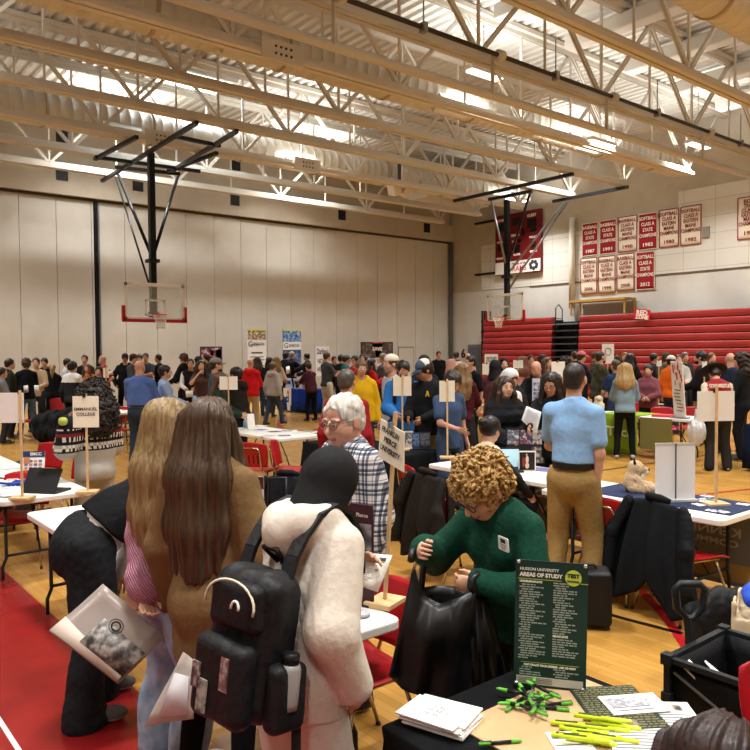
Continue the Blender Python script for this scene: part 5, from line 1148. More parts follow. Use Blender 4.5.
# ------------------------------------------------------------------ the crowd
DKH = '#1e1712'; BR_ = '#3d2a1c'; BL_ = '#9a7c4e'
CROWD = [
 ('person in a grey hoodie cut off by the left picture edge', 1, 369, 16, 60, 'm', ('short', DKH), ('hoodie', '#6f7073'), ('trousers', '#2b2d33'), ('down', 'hold'), {}),
 ('person in a dark olive jacket near the left edge facing right', 9, 360, 17.5, 60, 'm', ('short', DKH), ('hoodie', '#25291f'), ('trousers', '#1d1f23'), ('down', 'down'), {}),
 ('person with curly brown hair in a black sweatshirt at the far left table', 26, 360, 18, -35, 'm', ('curly', BR_), ('sweater', '#101114'), ('jeans', '#5a6f8a'), ('hold', 'hold'), {}),
 ('person in a beige vest holding white sheets at the far left', 36, 359, 18.3, 165, 'm', ('short', DKH), ('sweater', '#b59d7c'), ('trousers', '#2b2d33'), ('hold', 'hold'), {}),
 ('person with thick black hair looking down behind the beige vest', 45, 358.6, 20, 180, 'm', ('short', '#0f0d0c'), ('jacket', '#15161a'), ('trousers', '#1d1f23'), ('hold', 'hold'), dict(head=(0, 20))),
 ('person with tied blond hair in black jacket and black trousers', 52, 365.3, 19.6, -20, 'f', ('pony', BL_), ('jacket', '#111215'), ('trousers', '#0f1013'), ('hold', 'phone'), {}),
 ('person in a white jacket with black sleeves behind the dark bun', 67, 359.5, 20, 90, 'm', ('short', '#131110'), ('jacket', '#c9c9c8'), ('trousers', '#1d1f23'), ('hold', 'hold'), {}),
 ('person in a white and black colour block jacket with dark hair, back turned', 72, 362.8, 16.5, 20, 'm', ('short', '#1a1412', dict(vol=1.1)), ('jacket', '#17181b', dict(mat=[mat('#17181b', .8), mat('#cfcfcd', .8)], matfn=lambda c, K: (c[:, 2] > K['che'][2]+.02).astype(int))), ('trousers', '#1d1f23'), ('down', 'hold'), {}),
 ('person in a navy tshirt standing against the partition left of the red shirt', 84.6, 356, 20.5, 170, 'm', ('short', '#2b211b'), ('tee', '#171a22'), ('trousers', '#24262b'), ('clasp', 'clasp'), {}),
 ('person with long auburn hair in an orange top', 87, 365, 20, 175, 'f', ('long', '#5b3520', dict(len=.2)), ('tee', '#b0683a'), ('jeans', '#3d4d66'), ('down', 'down'), {}),
 ('bald person in a red polo with hand on hip by the dark pole', 103, 356.5, 20.5, -130, 'm', ('none', '#000000'), ('polo', '#a3141d'), ('trousers', '#1d1f23'), ('hip', 'hip'), dict(w=1.35, skin_='r')),
 ('person with dark hair in a black jacket with white collar below the red polo', 98.5, 368, 19.3, 170, 'f', ('short', DKH, dict(vol=1.12)), ('jacket', '#18181b'), ('trousers', '#1d1f23'), ('hold', 'hold'), dict(under='#dcd8d0')),
 ('person in a black hoodie and dark cap right of the red polo', 125, 355, 22, 175, 'm', ('short', DKH), ('hoodie', '#16171b'), ('trousers', '#1d1f23'), ('pocket', 'pocket'), dict(ex=(('cap', '#2b2320'),))),
 ('person in a brown cap and grey jacket left above the blue dress shirt', 133, 355.3, 21.3, 100, 'm', ('short', DKH), ('jacket', '#4d4d50'), ('trousers', '#1d1f23'), ('down', 'hold'), dict(ex=(('cap', '#4a3526'),))),
 ('person with wavy dark hair looking over the bald head', 139.5, 355, 23, 175, 'm', ('fringe', BR_), ('hoodie', '#2b2d33'), ('trousers', '#1d1f23'), ('down', 'down'), {}),
 ('person in a charcoal tshirt with folded arms right of the bald head', 145.6, 354, 22, 170, 'm', ('short', DKH), ('tee', '#3f434a'), ('trousers', '#8a1d22'), ('cross', 'cross'), dict(skin_='m')),
 ('person in a black tshirt with cropped hair facing left by the partition', 158.6, 355, 22.2, -80, 'm', ('crop', DKH), ('tee', '#141518'), ('trousers', '#24262b'), ('hold', 'hold'), dict(skin_='m')),
 ('tall person with brown curls in black holding a white leaflet', 184, 354.8, 20.5, -70, 'm', ('curly', '#4d2f1a'), ('hoodie', '#17181b'), ('trousers', '#17181b'), ('hold', 'hold'), {}),
 ('person in a black waistcoat over a white shirt', 190.5, 360, 18, 170, 'm', ('short', '#14100e'), ('vest', '#121316'), ('trousers', '#121316'), ('hold', 'hold'), dict(skin_='m', under='#d8d5ce')),
 ('person with a black puff of hair behind the brown top', 198.3, 358, 21, 150, 'f', ('afro', '#0f0d0c', dict(vol=.9)), ('jacket', '#1d1d20'), ('trousers', '#24262b'), ('down', 'down'), dict(skin_='m')),
 ('person in a brown top and pale blue jeans touching their long hair', 201, 361.5, 16.4, 165, 'f', ('long', '#2e1e17', dict(len=.2)), ('tee', '#4d3630'), ('jeans', '#8ba3b8', dict(bag=1.3)), ('down', 'face'), {}),
 ('person standing in front of the navy poster', 206.5, 355.6, 21, -120, 'm', ('short', '#2b1d16'), ('hoodie', '#3a3a40'), ('trousers', '#24262b'), ('down', 'down'), {}),
 ('bearded person in a slate tshirt and grey cap at the information table', 215, 360, 13.5, 70, 'm', ('short', BR_), ('tee', '#434e60', dict(hem=-.12)), ('trousers', '#4a463f'), ('down', 'hold'), dict(w=1.2, beard='#4a3020', ex=(('cap', '#83837f'),))),
 ('person half hidden behind the white sign card in a dark green top', 219.5, 374, 11.6, 90, 'f', ('long', '#4a3122', dict(len=.15)), ('sweater', '#1f3324'), ('trousers', '#24262b'), ('hold', 'hold'), {}),
 ('person in a black brown hooded jacket leaning on the leaflet table', 240, 369, 12.3, -62, 'm', ('short', '#17120f', dict(vol=1.1)), ('hoodie', '#1f1916', dict(col2='#241d19')), ('trousers', '#1d1f23'), ('hold', 'reach'), dict(lean=8, skin_='m')),
 ('bald person in a bright red hoodie and khaki trousers from behind', 250, 360, 18.6, 6, 'm', ('none', '#000000'), ('hoodie', '#c01820', dict(col2='#c91e26')), ('trousers', '#a8916a'), ('hold', 'hold'), dict(w=1.25, skin_='r')),
 ('person in a light grey hoodie and jeans walking away to the right', 272.5, 363.4, 19.5, 30, 'f', ('short', '#5a4a38', dict(vol=1.08)), ('hoodie', '#a5a5a4', dict(col2='#adadac')), ('jeans', '#3a4d63'), ('down', 'down'), dict(stance=(.1, .1, -.18, .22))),
 ('person with brown hair in dark clothes between the red and grey hoodies', 257.5, 358, 22.6, 15, 'f', ('long', BR_, dict(len=.15)), ('jacket', '#2b2622'), ('jeans', '#33475f'), ('down', 'down'), {}),
 ('person with black hair glancing left under the white banner', 269, 358, 23.2, -70, 'f', ('long', '#17120f', dict(len=.12)), ('jacket', '#2b2c31'), ('trousers', '#24262b'), ('hold', 'hold'), {}),
 ('blond person in a cream sweater right of the grey hoodie', 276.6, 358, 22, 20, 'f', ('long', '#8d7046', dict(len=.12)), ('sweater', '#cfc5b2'), ('trousers', '#3a3c42'), ('down', 'hold'), {}),
 ('person with round dark hair in black standing by the blue banner', 285.5, 352.6, 26, 5, 'm', ('curly', '#14100e'), ('jacket', '#151619'), ('trousers', '#151619'), ('hold', 'hold'), {}),
 ('grey haired person in a black suit beside the blue banner', 291.8, 352.2, 26.2, 60, 'm', ('short', '#7d7568'), ('jacket', '#131417'), ('trousers', '#131417'), ('down', 'reach'), {}),
 ('person in a dark shirt reaching across the blue tablecloth', 307, 353.8, 25.8, -80, 'm', ('short', '#14100e'), ('jacket', '#1f2024'), ('trousers', '#1d1f23'), ('reach', 'hold'), dict(skin_='m')),
 ('person in a maroon sweater with gold collar bending over the blue table', 311, 363, 21.2, -40, 'f', ('short', '#2b1d16'), ('sweater', '#45202b'), ('trousers', '#101114'), ('reach', 'reach'), dict(lean=12, w=1.1, under='#b8932a')),
 ('person in a charcoal tshirt and white trousers reading a sheet', 326.5, 353, 21.4, 55, 'm', ('short', '#4a3524'), ('tee', '#4b4d52'), ('baggy', '#cfc9bd'), ('read', 'read'), dict(w=1.05)),
 ('person with black hair behind the teal jacket', 341, 355.5, 22, 40, 'm', ('short', '#14100e'), ('jacket', '#1d1f24'), ('trousers', '#1d1f23'), ('down', 'down'), {}),
 ('person in a teal jacket and grey cap facing right', 345.8, 355.8, 20, 75, 'm', ('short', BR_), ('jacket', '#2b6468'), ('trousers', '#2a5a58'), ('hold', 'hold'), dict(ex=(('cap', '#6d7476'),))),
 ('person with glasses in a red sweater left of the yellow hoodie', 355, 356.6, 20, -150, 'f', ('short', '#221814', dict(vol=1.12)), ('sweater', '#b01a22'), ('trousers', '#24262b'), ('hold', 'hold'), dict(glasses=True)),
 ('person with dark hair above the yellow hoodie', 362, 355, 22.4, 175, 'm', ('short', '#181310'), ('jacket', '#2a2b30'), ('trousers', '#24262b'), ('down', 'down'), {}),
 ('person with dark hair left of the red cardigan', 367.6, 356.8, 21.5, 160, 'm', ('short', '#1b1512'), ('jacket', '#22242a'), ('trousers', '#24262b'), ('down', 'down'), {}),
 ('person with a dark bob in a red cardigan under the orange poster', 371.5, 359.5, 19, 85, 'f', ('long', '#1f1512', dict(len=.06)), ('sweater', '#a81722'), ('trousers', '#24262b'), ('hold', 'phone'), {}),
 ('grey haired person in a grey jacket under the orange poster', 383.5, 354.3, 19.3, -60, 'm', ('short', '#857e72'), ('jacket', '#4f5054'), ('trousers', '#2b2d33'), ('hold', 'hold'), {}),
 ('person with dark hair at the right end of the orange poster', 389, 354.6, 21.5, 170, 'm', ('short', '#1b1512'), ('jacket', '#1d1f24'), ('trousers', '#24262b'), ('down', 'down'), {}),
 ('person in a black shirt standing by the folding partition corner', 438.6, 351.8, 26.3, 172, 'm', ('short', '#2b1d16'), ('sweater', '#141518'), ('trousers', '#1d1f23'), ('down', 'down'), dict(skin_='r')),
 ('person with bobbed hair in a maroon top in front of the wall number', 456.4, 352.5, 25.5, 10, 'f', ('short', '#2b1c17', dict(vol=1.15)), ('sweater', '#4a2430'), ('trousers', '#24262b'), ('down', 'down'), {}),
 ('bald person far off by the exit door', 468, 354, 26, 175, 'm', ('none', '#000000'), ('tee', '#c9c4bc'), ('trousers', '#3a3c42'), ('down', 'down'), {}),
 ('person in a pale pink headscarf and pink top', 450.8, 360, 16, 110, 'f', ('hijab', '#c9a098'), ('sweater', '#c29a92'), ('trousers', '#4a4a50'), ('hold', 'hold'), {}),
 ('person in a dark cap behind the navy and white cap', 424, 357.4, 12, 160, 'm', ('short', '#14100e'), ('jacket', '#1d1f24'), ('trousers', '#24262b'), ('hold', 'hold'), dict(ex=(('cap', '#22242a'),))),
 ('person with long light brown hair in a maroon sweater, back turned', 463, 364.5, 12, 25, 'f', ('long', '#6b5033', dict(len=.26, col2='#8a6c48')), ('sweater', '#45161d'), ('trousers', '#2b2d33'), ('hold', 'hold'), {}),
 ('person in a black polo stretching an arm to the left over a table', 470.5, 357, 13.6, -125, 'm', ('short', '#161210'), ('polo', '#121316'), ('trousers', '#1d1f23'), ('down', 'out'), dict(skin_='m', w=1.1)),
 ('person in a dusty plum coat with black hood by the printed sign', 495, 361, 13, 35, 'f', ('hijab', '#0f0f12'), ('jacket', '#5a3540'), ('jeans', '#7f97ad'), ('hold', 'hold'), {}),
 ('person in a black headscarf and black coat beside the plum coat', 503.5, 359, 13.8, 175, 'f', ('hijab', '#0b0b0d'), ('jacket', '#151518'), ('trousers', '#151518'), ('hold', 'hold'), {}),
 ('person with auburn hair in a pink sweater beneath the red bleachers', 521.6, 357, 17, -30, 'f', ('long', '#6b3c26', dict(len=.1)), ('sweater', '#cf8d8d'), ('trousers', '#3a3c42'), ('hold', 'hold'), {}),
 ('person in a black puffer bending down near the pink sweater', 524, 372.5, 11.4, -70, 'm', ('short', '#1b1512'), ('puffer', '#16171a'), ('trousers', '#1d1f23'), ('hold', 'hold'), dict(lean=16, head=(0, 20), skin_='m')),
 ('bald bearded person in a black jacket looking down', 537.5, 361.5, 12, -145, 'm', ('none', '#000000'), ('jacket', '#151619'), ('trousers', '#1d1f23'), ('table', 'table'), dict(skin_='r', w=1.2, beard='#8a7f74', head=(0, 28))),
 ('person with dark hair between the pink sweater and the stair gap', 530.6, 356, 18.5, 175, 'm', ('short', '#1d1512'), ('jacket', '#1d1e22'), ('trousers', '#24262b'), ('hold', 'hold'), {}),
 ('person with brown hair nearest the lower end of the stair gap', 542.6, 355, 19.5, 15, 'f', ('long', '#2b1d15', dict(len=.1)), ('jacket', '#2a2426'), ('trousers', '#24262b'), ('hold', 'hold'), {}),
 ('person with reddish brown hair right of the bald bearded person', 547.5, 358.5, 16.5, 160, 'f', ('long', '#55392a', dict(len=.1)), ('sweater', '#3a2f33'), ('trousers', '#24262b'), ('hold', 'hold'), {}),
 ('person with dark hair left of the polo shirt head', 566, 358, 14, 25, 'm', ('curly', '#231a15'), ('jacket', '#22262c'), ('trousers', '#24262b'), ('hold', 'hold'), {}),
 ('person in navy behind the pink cap', 574.4, 352.2, 20.3, -20, 'm', ('short', '#3a2a20'), ('jacket', '#1c2334'), ('trousers', '#24262b'), ('down', 'down'), {}),
 ('person in a pink cap and navy jacket facing right', 581, 352.6, 18, 80, 'm', ('short', BR_), ('jacket', '#1a2133'), ('trousers', '#1d1f23'), ('hold', 'hold'), dict(ex=(('cap', '#c9767c'),))),
 ('person looking right behind the plaid work jacket', 594.6, 352.6, 21, 100, 'f', ('short', '#5a3c2a'), ('jacket', '#5a4a3f'), ('trousers', '#24262b'), ('down', 'down'), {}),
 ('bearded person in a green plaid work jacket and black trousers', 600, 352.3, 15.6, 75, 'm', ('crop', '#2b1c14'), ('jacket', '#4a4a38', dict(kind='plaid', col2='#2a2c22', sc=9)), ('trousers', '#101114'), ('hold', 'hold'), dict(beard='#3a2418', skin_='r', w=1.1)),
 ('person in a navy shirt with short brown hair behind the blond person', 616, 361, 14.6, -15, 'm', ('short', '#4a3626'), ('tee', '#27365c'), ('trousers', '#2b3550'), ('hold', 'hold'), {}),
 ('person with dark hair below the white bleacher poster', 616.6, 356, 19, 20, 'm', ('short', '#1d1512'), ('jacket', '#202126'), ('trousers', '#24262b'), ('hold', 'hold'), {}),
 ('person with brown hair in a red cardigan over white', 625, 353, 19, -150, 'f', ('long', '#6b4a33', dict(len=.12)), ('sweater', '#b3262d'), ('trousers', '#24262b'), ('hold', 'hold'), dict(under='#d8d5ce')),
 ('person in a black coat back to back with the red cardigan', 631, 354, 18.2, 60, 'f', ('long', '#1d1512', dict(len=.1)), ('jacket', '#17181b'), ('trousers', '#17181b'), ('hold', 'hold'), {}),
 ('person in a dark jacket with trimmed beard facing right above the mauve sweater', 654, 354, 18.5, 110, 'm', ('short', '#1b1310'), ('jacket', '#26282c'), ('trousers', '#24262b'), ('hold', 'hold'), dict(skin_='m', beard='#1b1310')),
 ('person in a camouflage jacket left of the orange jacket', 666, 354, 18, 60, 'm', ('short', '#3a3024'), ('jacket', '#6b654e', dict(col2='#2f3224', sc=10)), ('trousers', '#3a3a33'), ('hold', 'hold'), dict(ex=(('beanie', '#3c3a30'),))),
 ('person in a bright orange jacket behind the red striped display', 671, 357, 17, 60, 'm', ('short', '#2b1d16'), ('jacket', '#d8651a'), ('trousers', '#2b3550'), ('down', 'hold'), dict(ex=(('cap', '#c9c4bc'),))),
 ('person in a pale grey jacket behind the striped display', 679, 355.5, 18.5, -160, 'm', ('short', '#2b1d16'), ('jacket', '#b5b1aa'), ('trousers', '#24262b'), ('hold', 'hold'), {}),
 ('person with grey hair above the striped display', 685, 353, 20, 175, 'f', ('short', '#5f574d', dict(vol=1.1)), ('jacket', '#3a3532'), ('trousers', '#24262b'), ('down', 'down'), {}),
 ('person with a dark beard in a black jacket and khaki trousers', 701.3, 352.3, 15, -60, 'm', ('short', '#17110e', dict(vol=1.1)), ('jacket', '#15161a'), ('trousers', '#94794e'), ('hold', 'hold'), dict(w=1.15, beard='#17110e', skin_='r')),
 ('person with brown hair between the bearded black jacket and bald navy jacket', 711.5, 353.6, 19, 165, 'm', ('short', '#5a452f'), ('jacket', '#3f424a'), ('trousers', '#24262b'), ('down', 'down'), {}),
 ('bald person in a navy jacket behind the wide brimmed hat', 730.7, 354, 13.6, 20, 'm', ('none', '#000000'), ('jacket', '#1a2236'), ('trousers', '#1d1f23'), ('hold', 'hold'), dict(w=1.2, skin_='r')),
 ('person with curly brown hair in black at the right picture edge', 742, 353.6, 13, -60, 'f', ('curly', '#2b1c14', dict(len=.14)), ('jacket', '#15161a'), ('trousers', '#15161a'), ('hold', 'hold'), {}),
 ('person in a dark coat, back turned, between the hat and the curly hair', 751, 356, 15.5, 0, 'm', ('short', '#1d1512'), ('jacket', '#1e1f24'), ('trousers', '#1d1f23'), ('down', 'down'), {}),
 ('person in a black hoodie standing at the far wall left of the teal jacket', 334, 357, 24.2, 150, 'm', ('short', '#1d1512'), ('hoodie', '#26272c'), ('trousers', '#24262b'), ('down', 'down'), {}),
]
def relax(C):
    D = [c[3] for c in C]
    for it in range(60):
        mv = False
        for i in range(len(C)):
            for j in range(i):
                a, b_ = ground(C[i][1], D[i]), ground(C[j][1], D[j])
                if (a-b_).length < .74:
                    mv = True; e = .12; sg = 1 if (D[i], C[i][2] < C[j][2]) > (D[j], C[j][2] < C[i][2]) else -1
                    D[i] += sg*e; D[j] -= sg*e
        if not mv: break
    return [c[:3]+(min(d, .97*YB/ray(c[1], 351).y, .94*XBL/ray(c[1], 351).x),)+c[4:] for c, d in zip(C, D)]
for (lab, x, top, d, face, sex, hair, shirt, legs, arms, k) in relax(CROWD):
    if legs[0] == 'baggy' and len(legs) < 3: legs = legs+({'bag': 1.2},)
    person(lab, x, d, face, top=top, sex=sex, hair=hair, shirt=shirt, legs=legs, arms=arms, **k)
# ================================================================== tables and what is on them
def P0(x, y, z=.745): return atz(x, y, z)
ZT = .742
table(1.52, 2.30, 0.0, 1.80, 'nearest table under black and tan cloths at the bottom of the picture')
cloth(1.52, 2.30, 0.0, 1.80, '#101114', 'black cloth draped over the nearest table with a tan runner on top', z=.748, amp=.02)
b = MB(); b.rbox((1.97, .80, .753), (.30, .86, .0025), .01); o = b.build('table_runner', mat('#c0a178', .8, kind='cloth', col2='#b6976e', scale=6)); tag(o, 'tan cloth runner lying across the nearest black tablecloth', 'cloth')
table(1.62, 2.20, 2.50, 4.10, 'white folding table at centre behind the cream hoodie with the angled name sign')
table(1.50, 2.26, 4.35, 6.06, 'empty white folding table corner beside the bending person')
table(1.45, 2.20, 6.62, 8.42, 'white folding table at left with the black laptop and wooden sign base')
table(1.38, 2.13, 8.52, 10.35, 'white folding table at the left edge behind the laptop table')
table(5.42, 6.18, 4.15, 5.78, 'white folding table carrying the photo board left of the blue polo')
table(5.15, 5.92, 2.48, 4.08, 'white folding table at right carrying the plush toy and navy runner')
table(5.55, 6.30, 6.40, 8.30, 'dark draped table behind the plaid shirt')
cloth(5.55, 6.30, 6.40, 8.30, '#17191d', 'charcoal black cloth covering the table behind the plaid shirt')
table(5.45, 6.22, 8.80, 10.60, 'white leaflet covered table in front of the dark hooded jacket')
table(12.05, 12.8, 6.3, 8.4, 'white folding table behind the blond ponytail with a lime green cloth')
table(12.0, 12.76, 3.4, 5.4, 'far right table under the navy cloth')
cloth(12.0, 12.76, 3.4, 5.4, '#16203c', 'navy cloth with a round emblem on the table at the right edge')
table(12.05, 12.8, 9.6, 11.4, 'white table left of the smiling person with a red chair behind it')
table(13.1, 13.86, 19.1, 21.0, 'far table under the royal blue cloth')
cloth(13.1, 13.86, 19.1, 21.0, '#1c3fa0', 'royal blue cloth with a white logo runner on a far table')
table(5.5, 6.25, 14.8, 16.6, 'white table just left of the blue dress shirt'); table(5.5, 6.25, 16.8, 18.6, 'white table farther back left of the blue dress shirt')
table(2.6, 3.35, 18.2, 20.0, 'far left table under a blue cloth'); cloth(2.6, 3.35, 18.2, 20.0, '#1d3f94', 'blue cloth on the far left table behind the red chair')
# emblem and logo on cloths
b = MB(); b.lathe([(.26, 0), (.26, .004)], (11.972, 4.95, .5), 28, Matrix.Rotation(math.pi/2, 3, 'Y')); o = b.build('cloth_emblem', mat('#6b7287', .8)); tag(o, 'grey round emblem printed on the navy cloth at the right edge', 'emblem')
o = text('TR\nO', .14, WHITE, frame((11.965, 4.45, .5), (0, -1, 0), (0, 0, 1)), name='cloth_lettering', bold=.004); tag(o, 'white letters on the navy cloth cut by the right picture edge', 'lettering')
t = empty('logo_runner', (13.05, 20.55, 0), 0, 'white cloth runner with blue logo letters on the royal blue cloth', 'cloth'); MB().box((0, 0, .40), (.006, .3, .36)).build('panel', WHITE, t); text('nti', .34, mat('#1d3f94', .7), frame((-.012, 0, .42), (0, -1, 0), (.0, -.12, 1)), t, bold=.012); MB().ball((-.012, -.13, .62), (.006, .06, .06), 6).build('dot', mat('#d07a2a', .6), t)
# lime green runner
t = empty('green_runner', (12.02, 7.72, 0), 0, 'lime green cloth hanging off the front of the far table with white lettering', 'cloth')
g = [[(-.012-.02*math.sin(j*1.3+i*.4)*(i/6), .40-.8*j/10, .752-.72*i/6) for j in range(11)] for i in range(7)]; MB().sheet(g, .006).build('front_panel', mat('#7f9f1c', .8), t); MB().box((.37, 0, .750), (.38, .40, .003)).build('top_panel', mat('#86a822', .8), t)
text('pTech', .24, mat('#dfe6c4', .7), frame((-.045, 0.0, .44), (0, -1, 0), (0, 0, 1)), t, bold=.004, width=.66); text('Career Center', .06, mat('#dfe6c4', .7), frame((-.045, 0.0, .27), (0, -1, 0), (0, 0, 1)), t) if False else None
o = MB().box((12.03, 6.98, .45), (.008, .30, .28)).build('hanging_cloth', mat('#77713f', .85)); tag(o, 'olive cloth hanging from the far table right of the lime green one', 'cloth')
# ---------------------------------------------------------------- table sign of the nearest table
a_, b_, c_, d_ = P(516, 559, 2.66), P(588.5, 562.5, 2.60), P(585, 696, 2.60), P(514, 686, 2.66)
o_ = (a_+b_+c_+d_)/4; t = empty('tabletop_banner', (o_.x, o_.y, .757), 0, 'dark green tabletop sign listing areas of study beside the pens', 'sign')
O = Vector(t.location); ux = ((b_-a_)+(c_-d_)).normalized(); uy = ((a_-d_)+(b_-c_)).normalized(); nz = ux.cross(uy); W_ = (b_-a_).length; H_ = (a_-d_).length
GRN = mat('#12302a', .5)
def on(u, v, lift=.004): return o_+ux*(u-.5)*W_+uy*(.5-v)*H_+nz*lift-O
MB().add([on(0, 0, .003), on(1, 0, .003), on(1, 1, .003), on(0, 1, .003), on(0, 0, -.003), on(1, 0, -.003), on(1, 1, -.003), on(0, 1, -.003)], [(3, 2, 1, 0), (4, 5, 6, 7), (0, 1, 5, 4), (1, 2, 6, 5), (2, 3, 7, 6), (3, 0, 4, 7)]).build('panel', GRN, t)
TW = mat('#d7d9cf', .6); GL = mat('#9aa83a', .6)
def tl(s_, u, v, sz, m=TW, al='LEFT', bold=.0004, lift=.0042, **k): return text(s_, sz*H_, m, frame(on(u, v, lift), ux, uy), t, align=al, bold=bold, ext=.0003, **k)
tl('HUSSON UNIVERSITY', .06, .068, .031, bold=.0003); tl('AREAS OF STUDY', .06, .112, .041, bold=.001)
tl('UNDERGRADUATE', .06, .165, .02, bold=.0006); tl('GRADUATE', .53, .575, .022, bold=.0006)
b = MB(); b.prism([(.112*W_*math.cos(a), .112*W_*math.sin(a)) for a in np.linspace(0, 6.283, 33)[:-1]], .0006, Matrix.Translation(on(.80, .115, .0042)) @ Matrix((ux, uy, nz)).transposed().to_4x4()); b.build('badge', mat('#b4c447', .55), t)
tl('TEST', .80, .10, .042, mat('#17302a', .6), 'CENTER', .0012, lift=.0052); tl('OPTIONAL', .80, .142, .02, mat('#17302a', .6), 'CENTER', .0006, lift=.0052)
b = MB(); b.m(GL)
M3 = Matrix((ux, uy, nz)).transposed()
b.box(on(.34, .145, .0036), (.30*W_, .0012, .0004), M3); b.box(on(.95, .155, .0036), (.05*W_, .0012, .0004), M3); b.box(on(.5, .795, .0036), (.4*W_, .0008, .0004), M3)
b.build('rules', None, t)
rg = random.Random(4)
for col, n0_, n1_ in ((.06, .19, .775), (.53, .165, .555), (.53, .60, .745), (.08, .835, .90), (.55, .835, .90)):
    v = n0_; b = MB(); b.m(mat('#8f9c93', .6))
    while v < n1_:
        L_ = rg.uniform(.14, .36); ind = .03 if rg.random() < .35 else 0; u = col+ind
        while L_ > .02:                                   # words of a line
            w_ = min(L_, rg.uniform(.03, .10)); b.box(on(u+w_/2, v, .0034), (w_*W_/2, .0021, .0003), M3); u += w_+.012; L_ -= w_+.012
        v += .0185
    b.build('study_list', None, t)
tl('FAST-TRACK YOUR DEGREE - ASK US HOW', .5, .815, .02, TW, 'CENTER', .0007)
b = MB(); b.m(mat('#b9b8b0', .6)).box(on(.5, .935, .0036), (.46*W_, .03*H_, .0004), M3); b.m(mat('#6c6e68', .6))
for k in range(4): b.box(on(.30, .917+.012*k, .0042), (.24*W_, .0012, .0003), M3)
b.build('footer_strip', None, t)
b = MB()
for u, v in ((.04, .015), (.96, .015), (.04, .965), (.96, .965)): b.lathe([(.008, 0), (.006, .008)], on(u, v, .003), 10, M3)
b.build('corner_grommets', mat('#b9bcbc', .25, metal=.8), t)
b = MB(); b.bar(on(.5, .02, -.01), on(.5, .98, -.03), .012, .008); b.bar(on(.5, .5, -.02), (on(.5, .5, -.02)+Vector((.08, .06, 0))-Vector((0, 0, on(.5, .5).z-.004))), .01, .008); b.bar(on(.2, .995, -.02), on(.8, .995, -.02), .02, .008); b.build('easel_stand', mat('#9a9c9c', .3, metal=.7), t)
# pens and highlighters
def pen_proto(kind):
    t = empty('pen' if kind == 'pen' else 'highlighter', (0, 0, 0))
    if kind == 'pen':
        MB().tube([(-.03, 0, .0055), (.035, 0, .0055)], .0053, 8).build('barrel', mat('#1a1d1c', .35), t); MB().tube([(.035, 0, .0055), (.062, 0, .0055), (.070, 0, .0055)], [.006, .0052, .002], 8).build('grip', mat('#63b83a', .5), t); MB().tube([(-.066, 0, .0055), (-.03, 0, .0055)], .0056, 8).build('cap', mat('#63b83a', .4), t); MB().box((-.045, 0, .0125), (.018, .0016, .001)).build('clip', mat('#a9adab', .3, metal=.8), t)
    else:
        MB().tube([(-.062, 0, .0075), (.028, 0, .0075)], .0072, 8).build('barrel', mat('#c9dc2a', .4), t); MB().tube([(.028, 0, .0075), (.066, 0, .0075), (.068, 0, .0075)], [.0076, .0068, .004], 8).build('cap', mat('#d5e83a', .35), t); MB().box((-.02, 0, .0148), (.03, .003, .0005)).build('print', mat('#3d4a1c', .6), t)
    return t
def scatter(proto, spots, labels, cat, group, zoff=0):
    for i, (x, y, a, z) in enumerate(spots):
        c = proto if i == 0 else copy_tree(proto); q = P0(x, y, .757); c.location = (q.x, q.y, .7565+z); c.rotation_euler = (0, 0, a); c.scale = (1.15, 1.15, 1.15); tag(c, labels(i) if callable(labels) else labels, cat, group)
rg = random.Random(11)
pp = [(517, 704, .2, 0), (522, 709, 2.4, .012), (530, 700, 1.2, 0), (535, 706, 2.9, .012), (541, 703, .8, 0), (546, 709, 2.2, 0), (527, 713, 1.7, .012), (538, 712, .4, .024), (519, 698, 2.0, .012), (551, 706, 2.6, .0), (533, 696, .6, .024), (526, 706, 1.0, .036), (543, 698, 1.5, .024)]
scatter(pen_proto('pen'), pp, 'green and black pen lying in the heap in front of the dark green tabletop sign', 'pen', 'green pens in a heap')
p1_ = pen_proto('pen'); q = P0(500, 744, .757); p1_.location = (q.x, q.y, .7565); p1_.rotation_euler = (0, 0, -.55); tag(p1_, 'single green and black pen lying alone at the bottom of the table', 'pen')
hh_ = [(574, 727, -.9, 0), (583, 733, -1.0, 0), (596, 738, -.95, 0), (590, 744, -1.0, 0), (604, 731, -.95, 0), (606, 722, -.9, 0), (597, 725, -1.0, .015), (615, 728, -1.05, 0), (575, 739, -.85, 0), (612, 741, -1.0, .0), (583, 746, -.95, .015)]
scatter(pen_proto('hl'), hh_, 'yellow highlighter lying in the row near the bottom edge of the tan runner', 'highlighter', 'yellow highlighters')
# booklets
q = P0(443, 722, .757)
for k in range(6):
    t = empty('booklet', (q.x+.004*k*(-1)**k, q.y+.003*k, .7565+.006*k), .32+.05*math.sin(k*2.1), 'white booklet in the stack at the corner of the nearest table' if k < 5 else 'topmost white booklet with a grey swirl in the stack at the table corner', 'booklet', 'stacked white booklets' if k < 5 else None)
    MB().box((0, 0, .0028), (.075, .105, .0026)).build('pages', PAPER, t)
    if k == 5:
        sw = MB(); sw.m(mat('#8f9194', .7))
        for i in range(9):
            for j in range(9):
                if (i-4)**2+(j-4)**2 < 17 and (i*j+i) % 3: sw.box((-.035+.009*i, -.05+.011*j, .0059), (.003, .0042, .0002))
        sw.build('cover_print', None, t); text('THE WEST', .012, INK, frame((0, .085, .0062), (1, 0, 0), (0, 1, 0)), t) if False else None
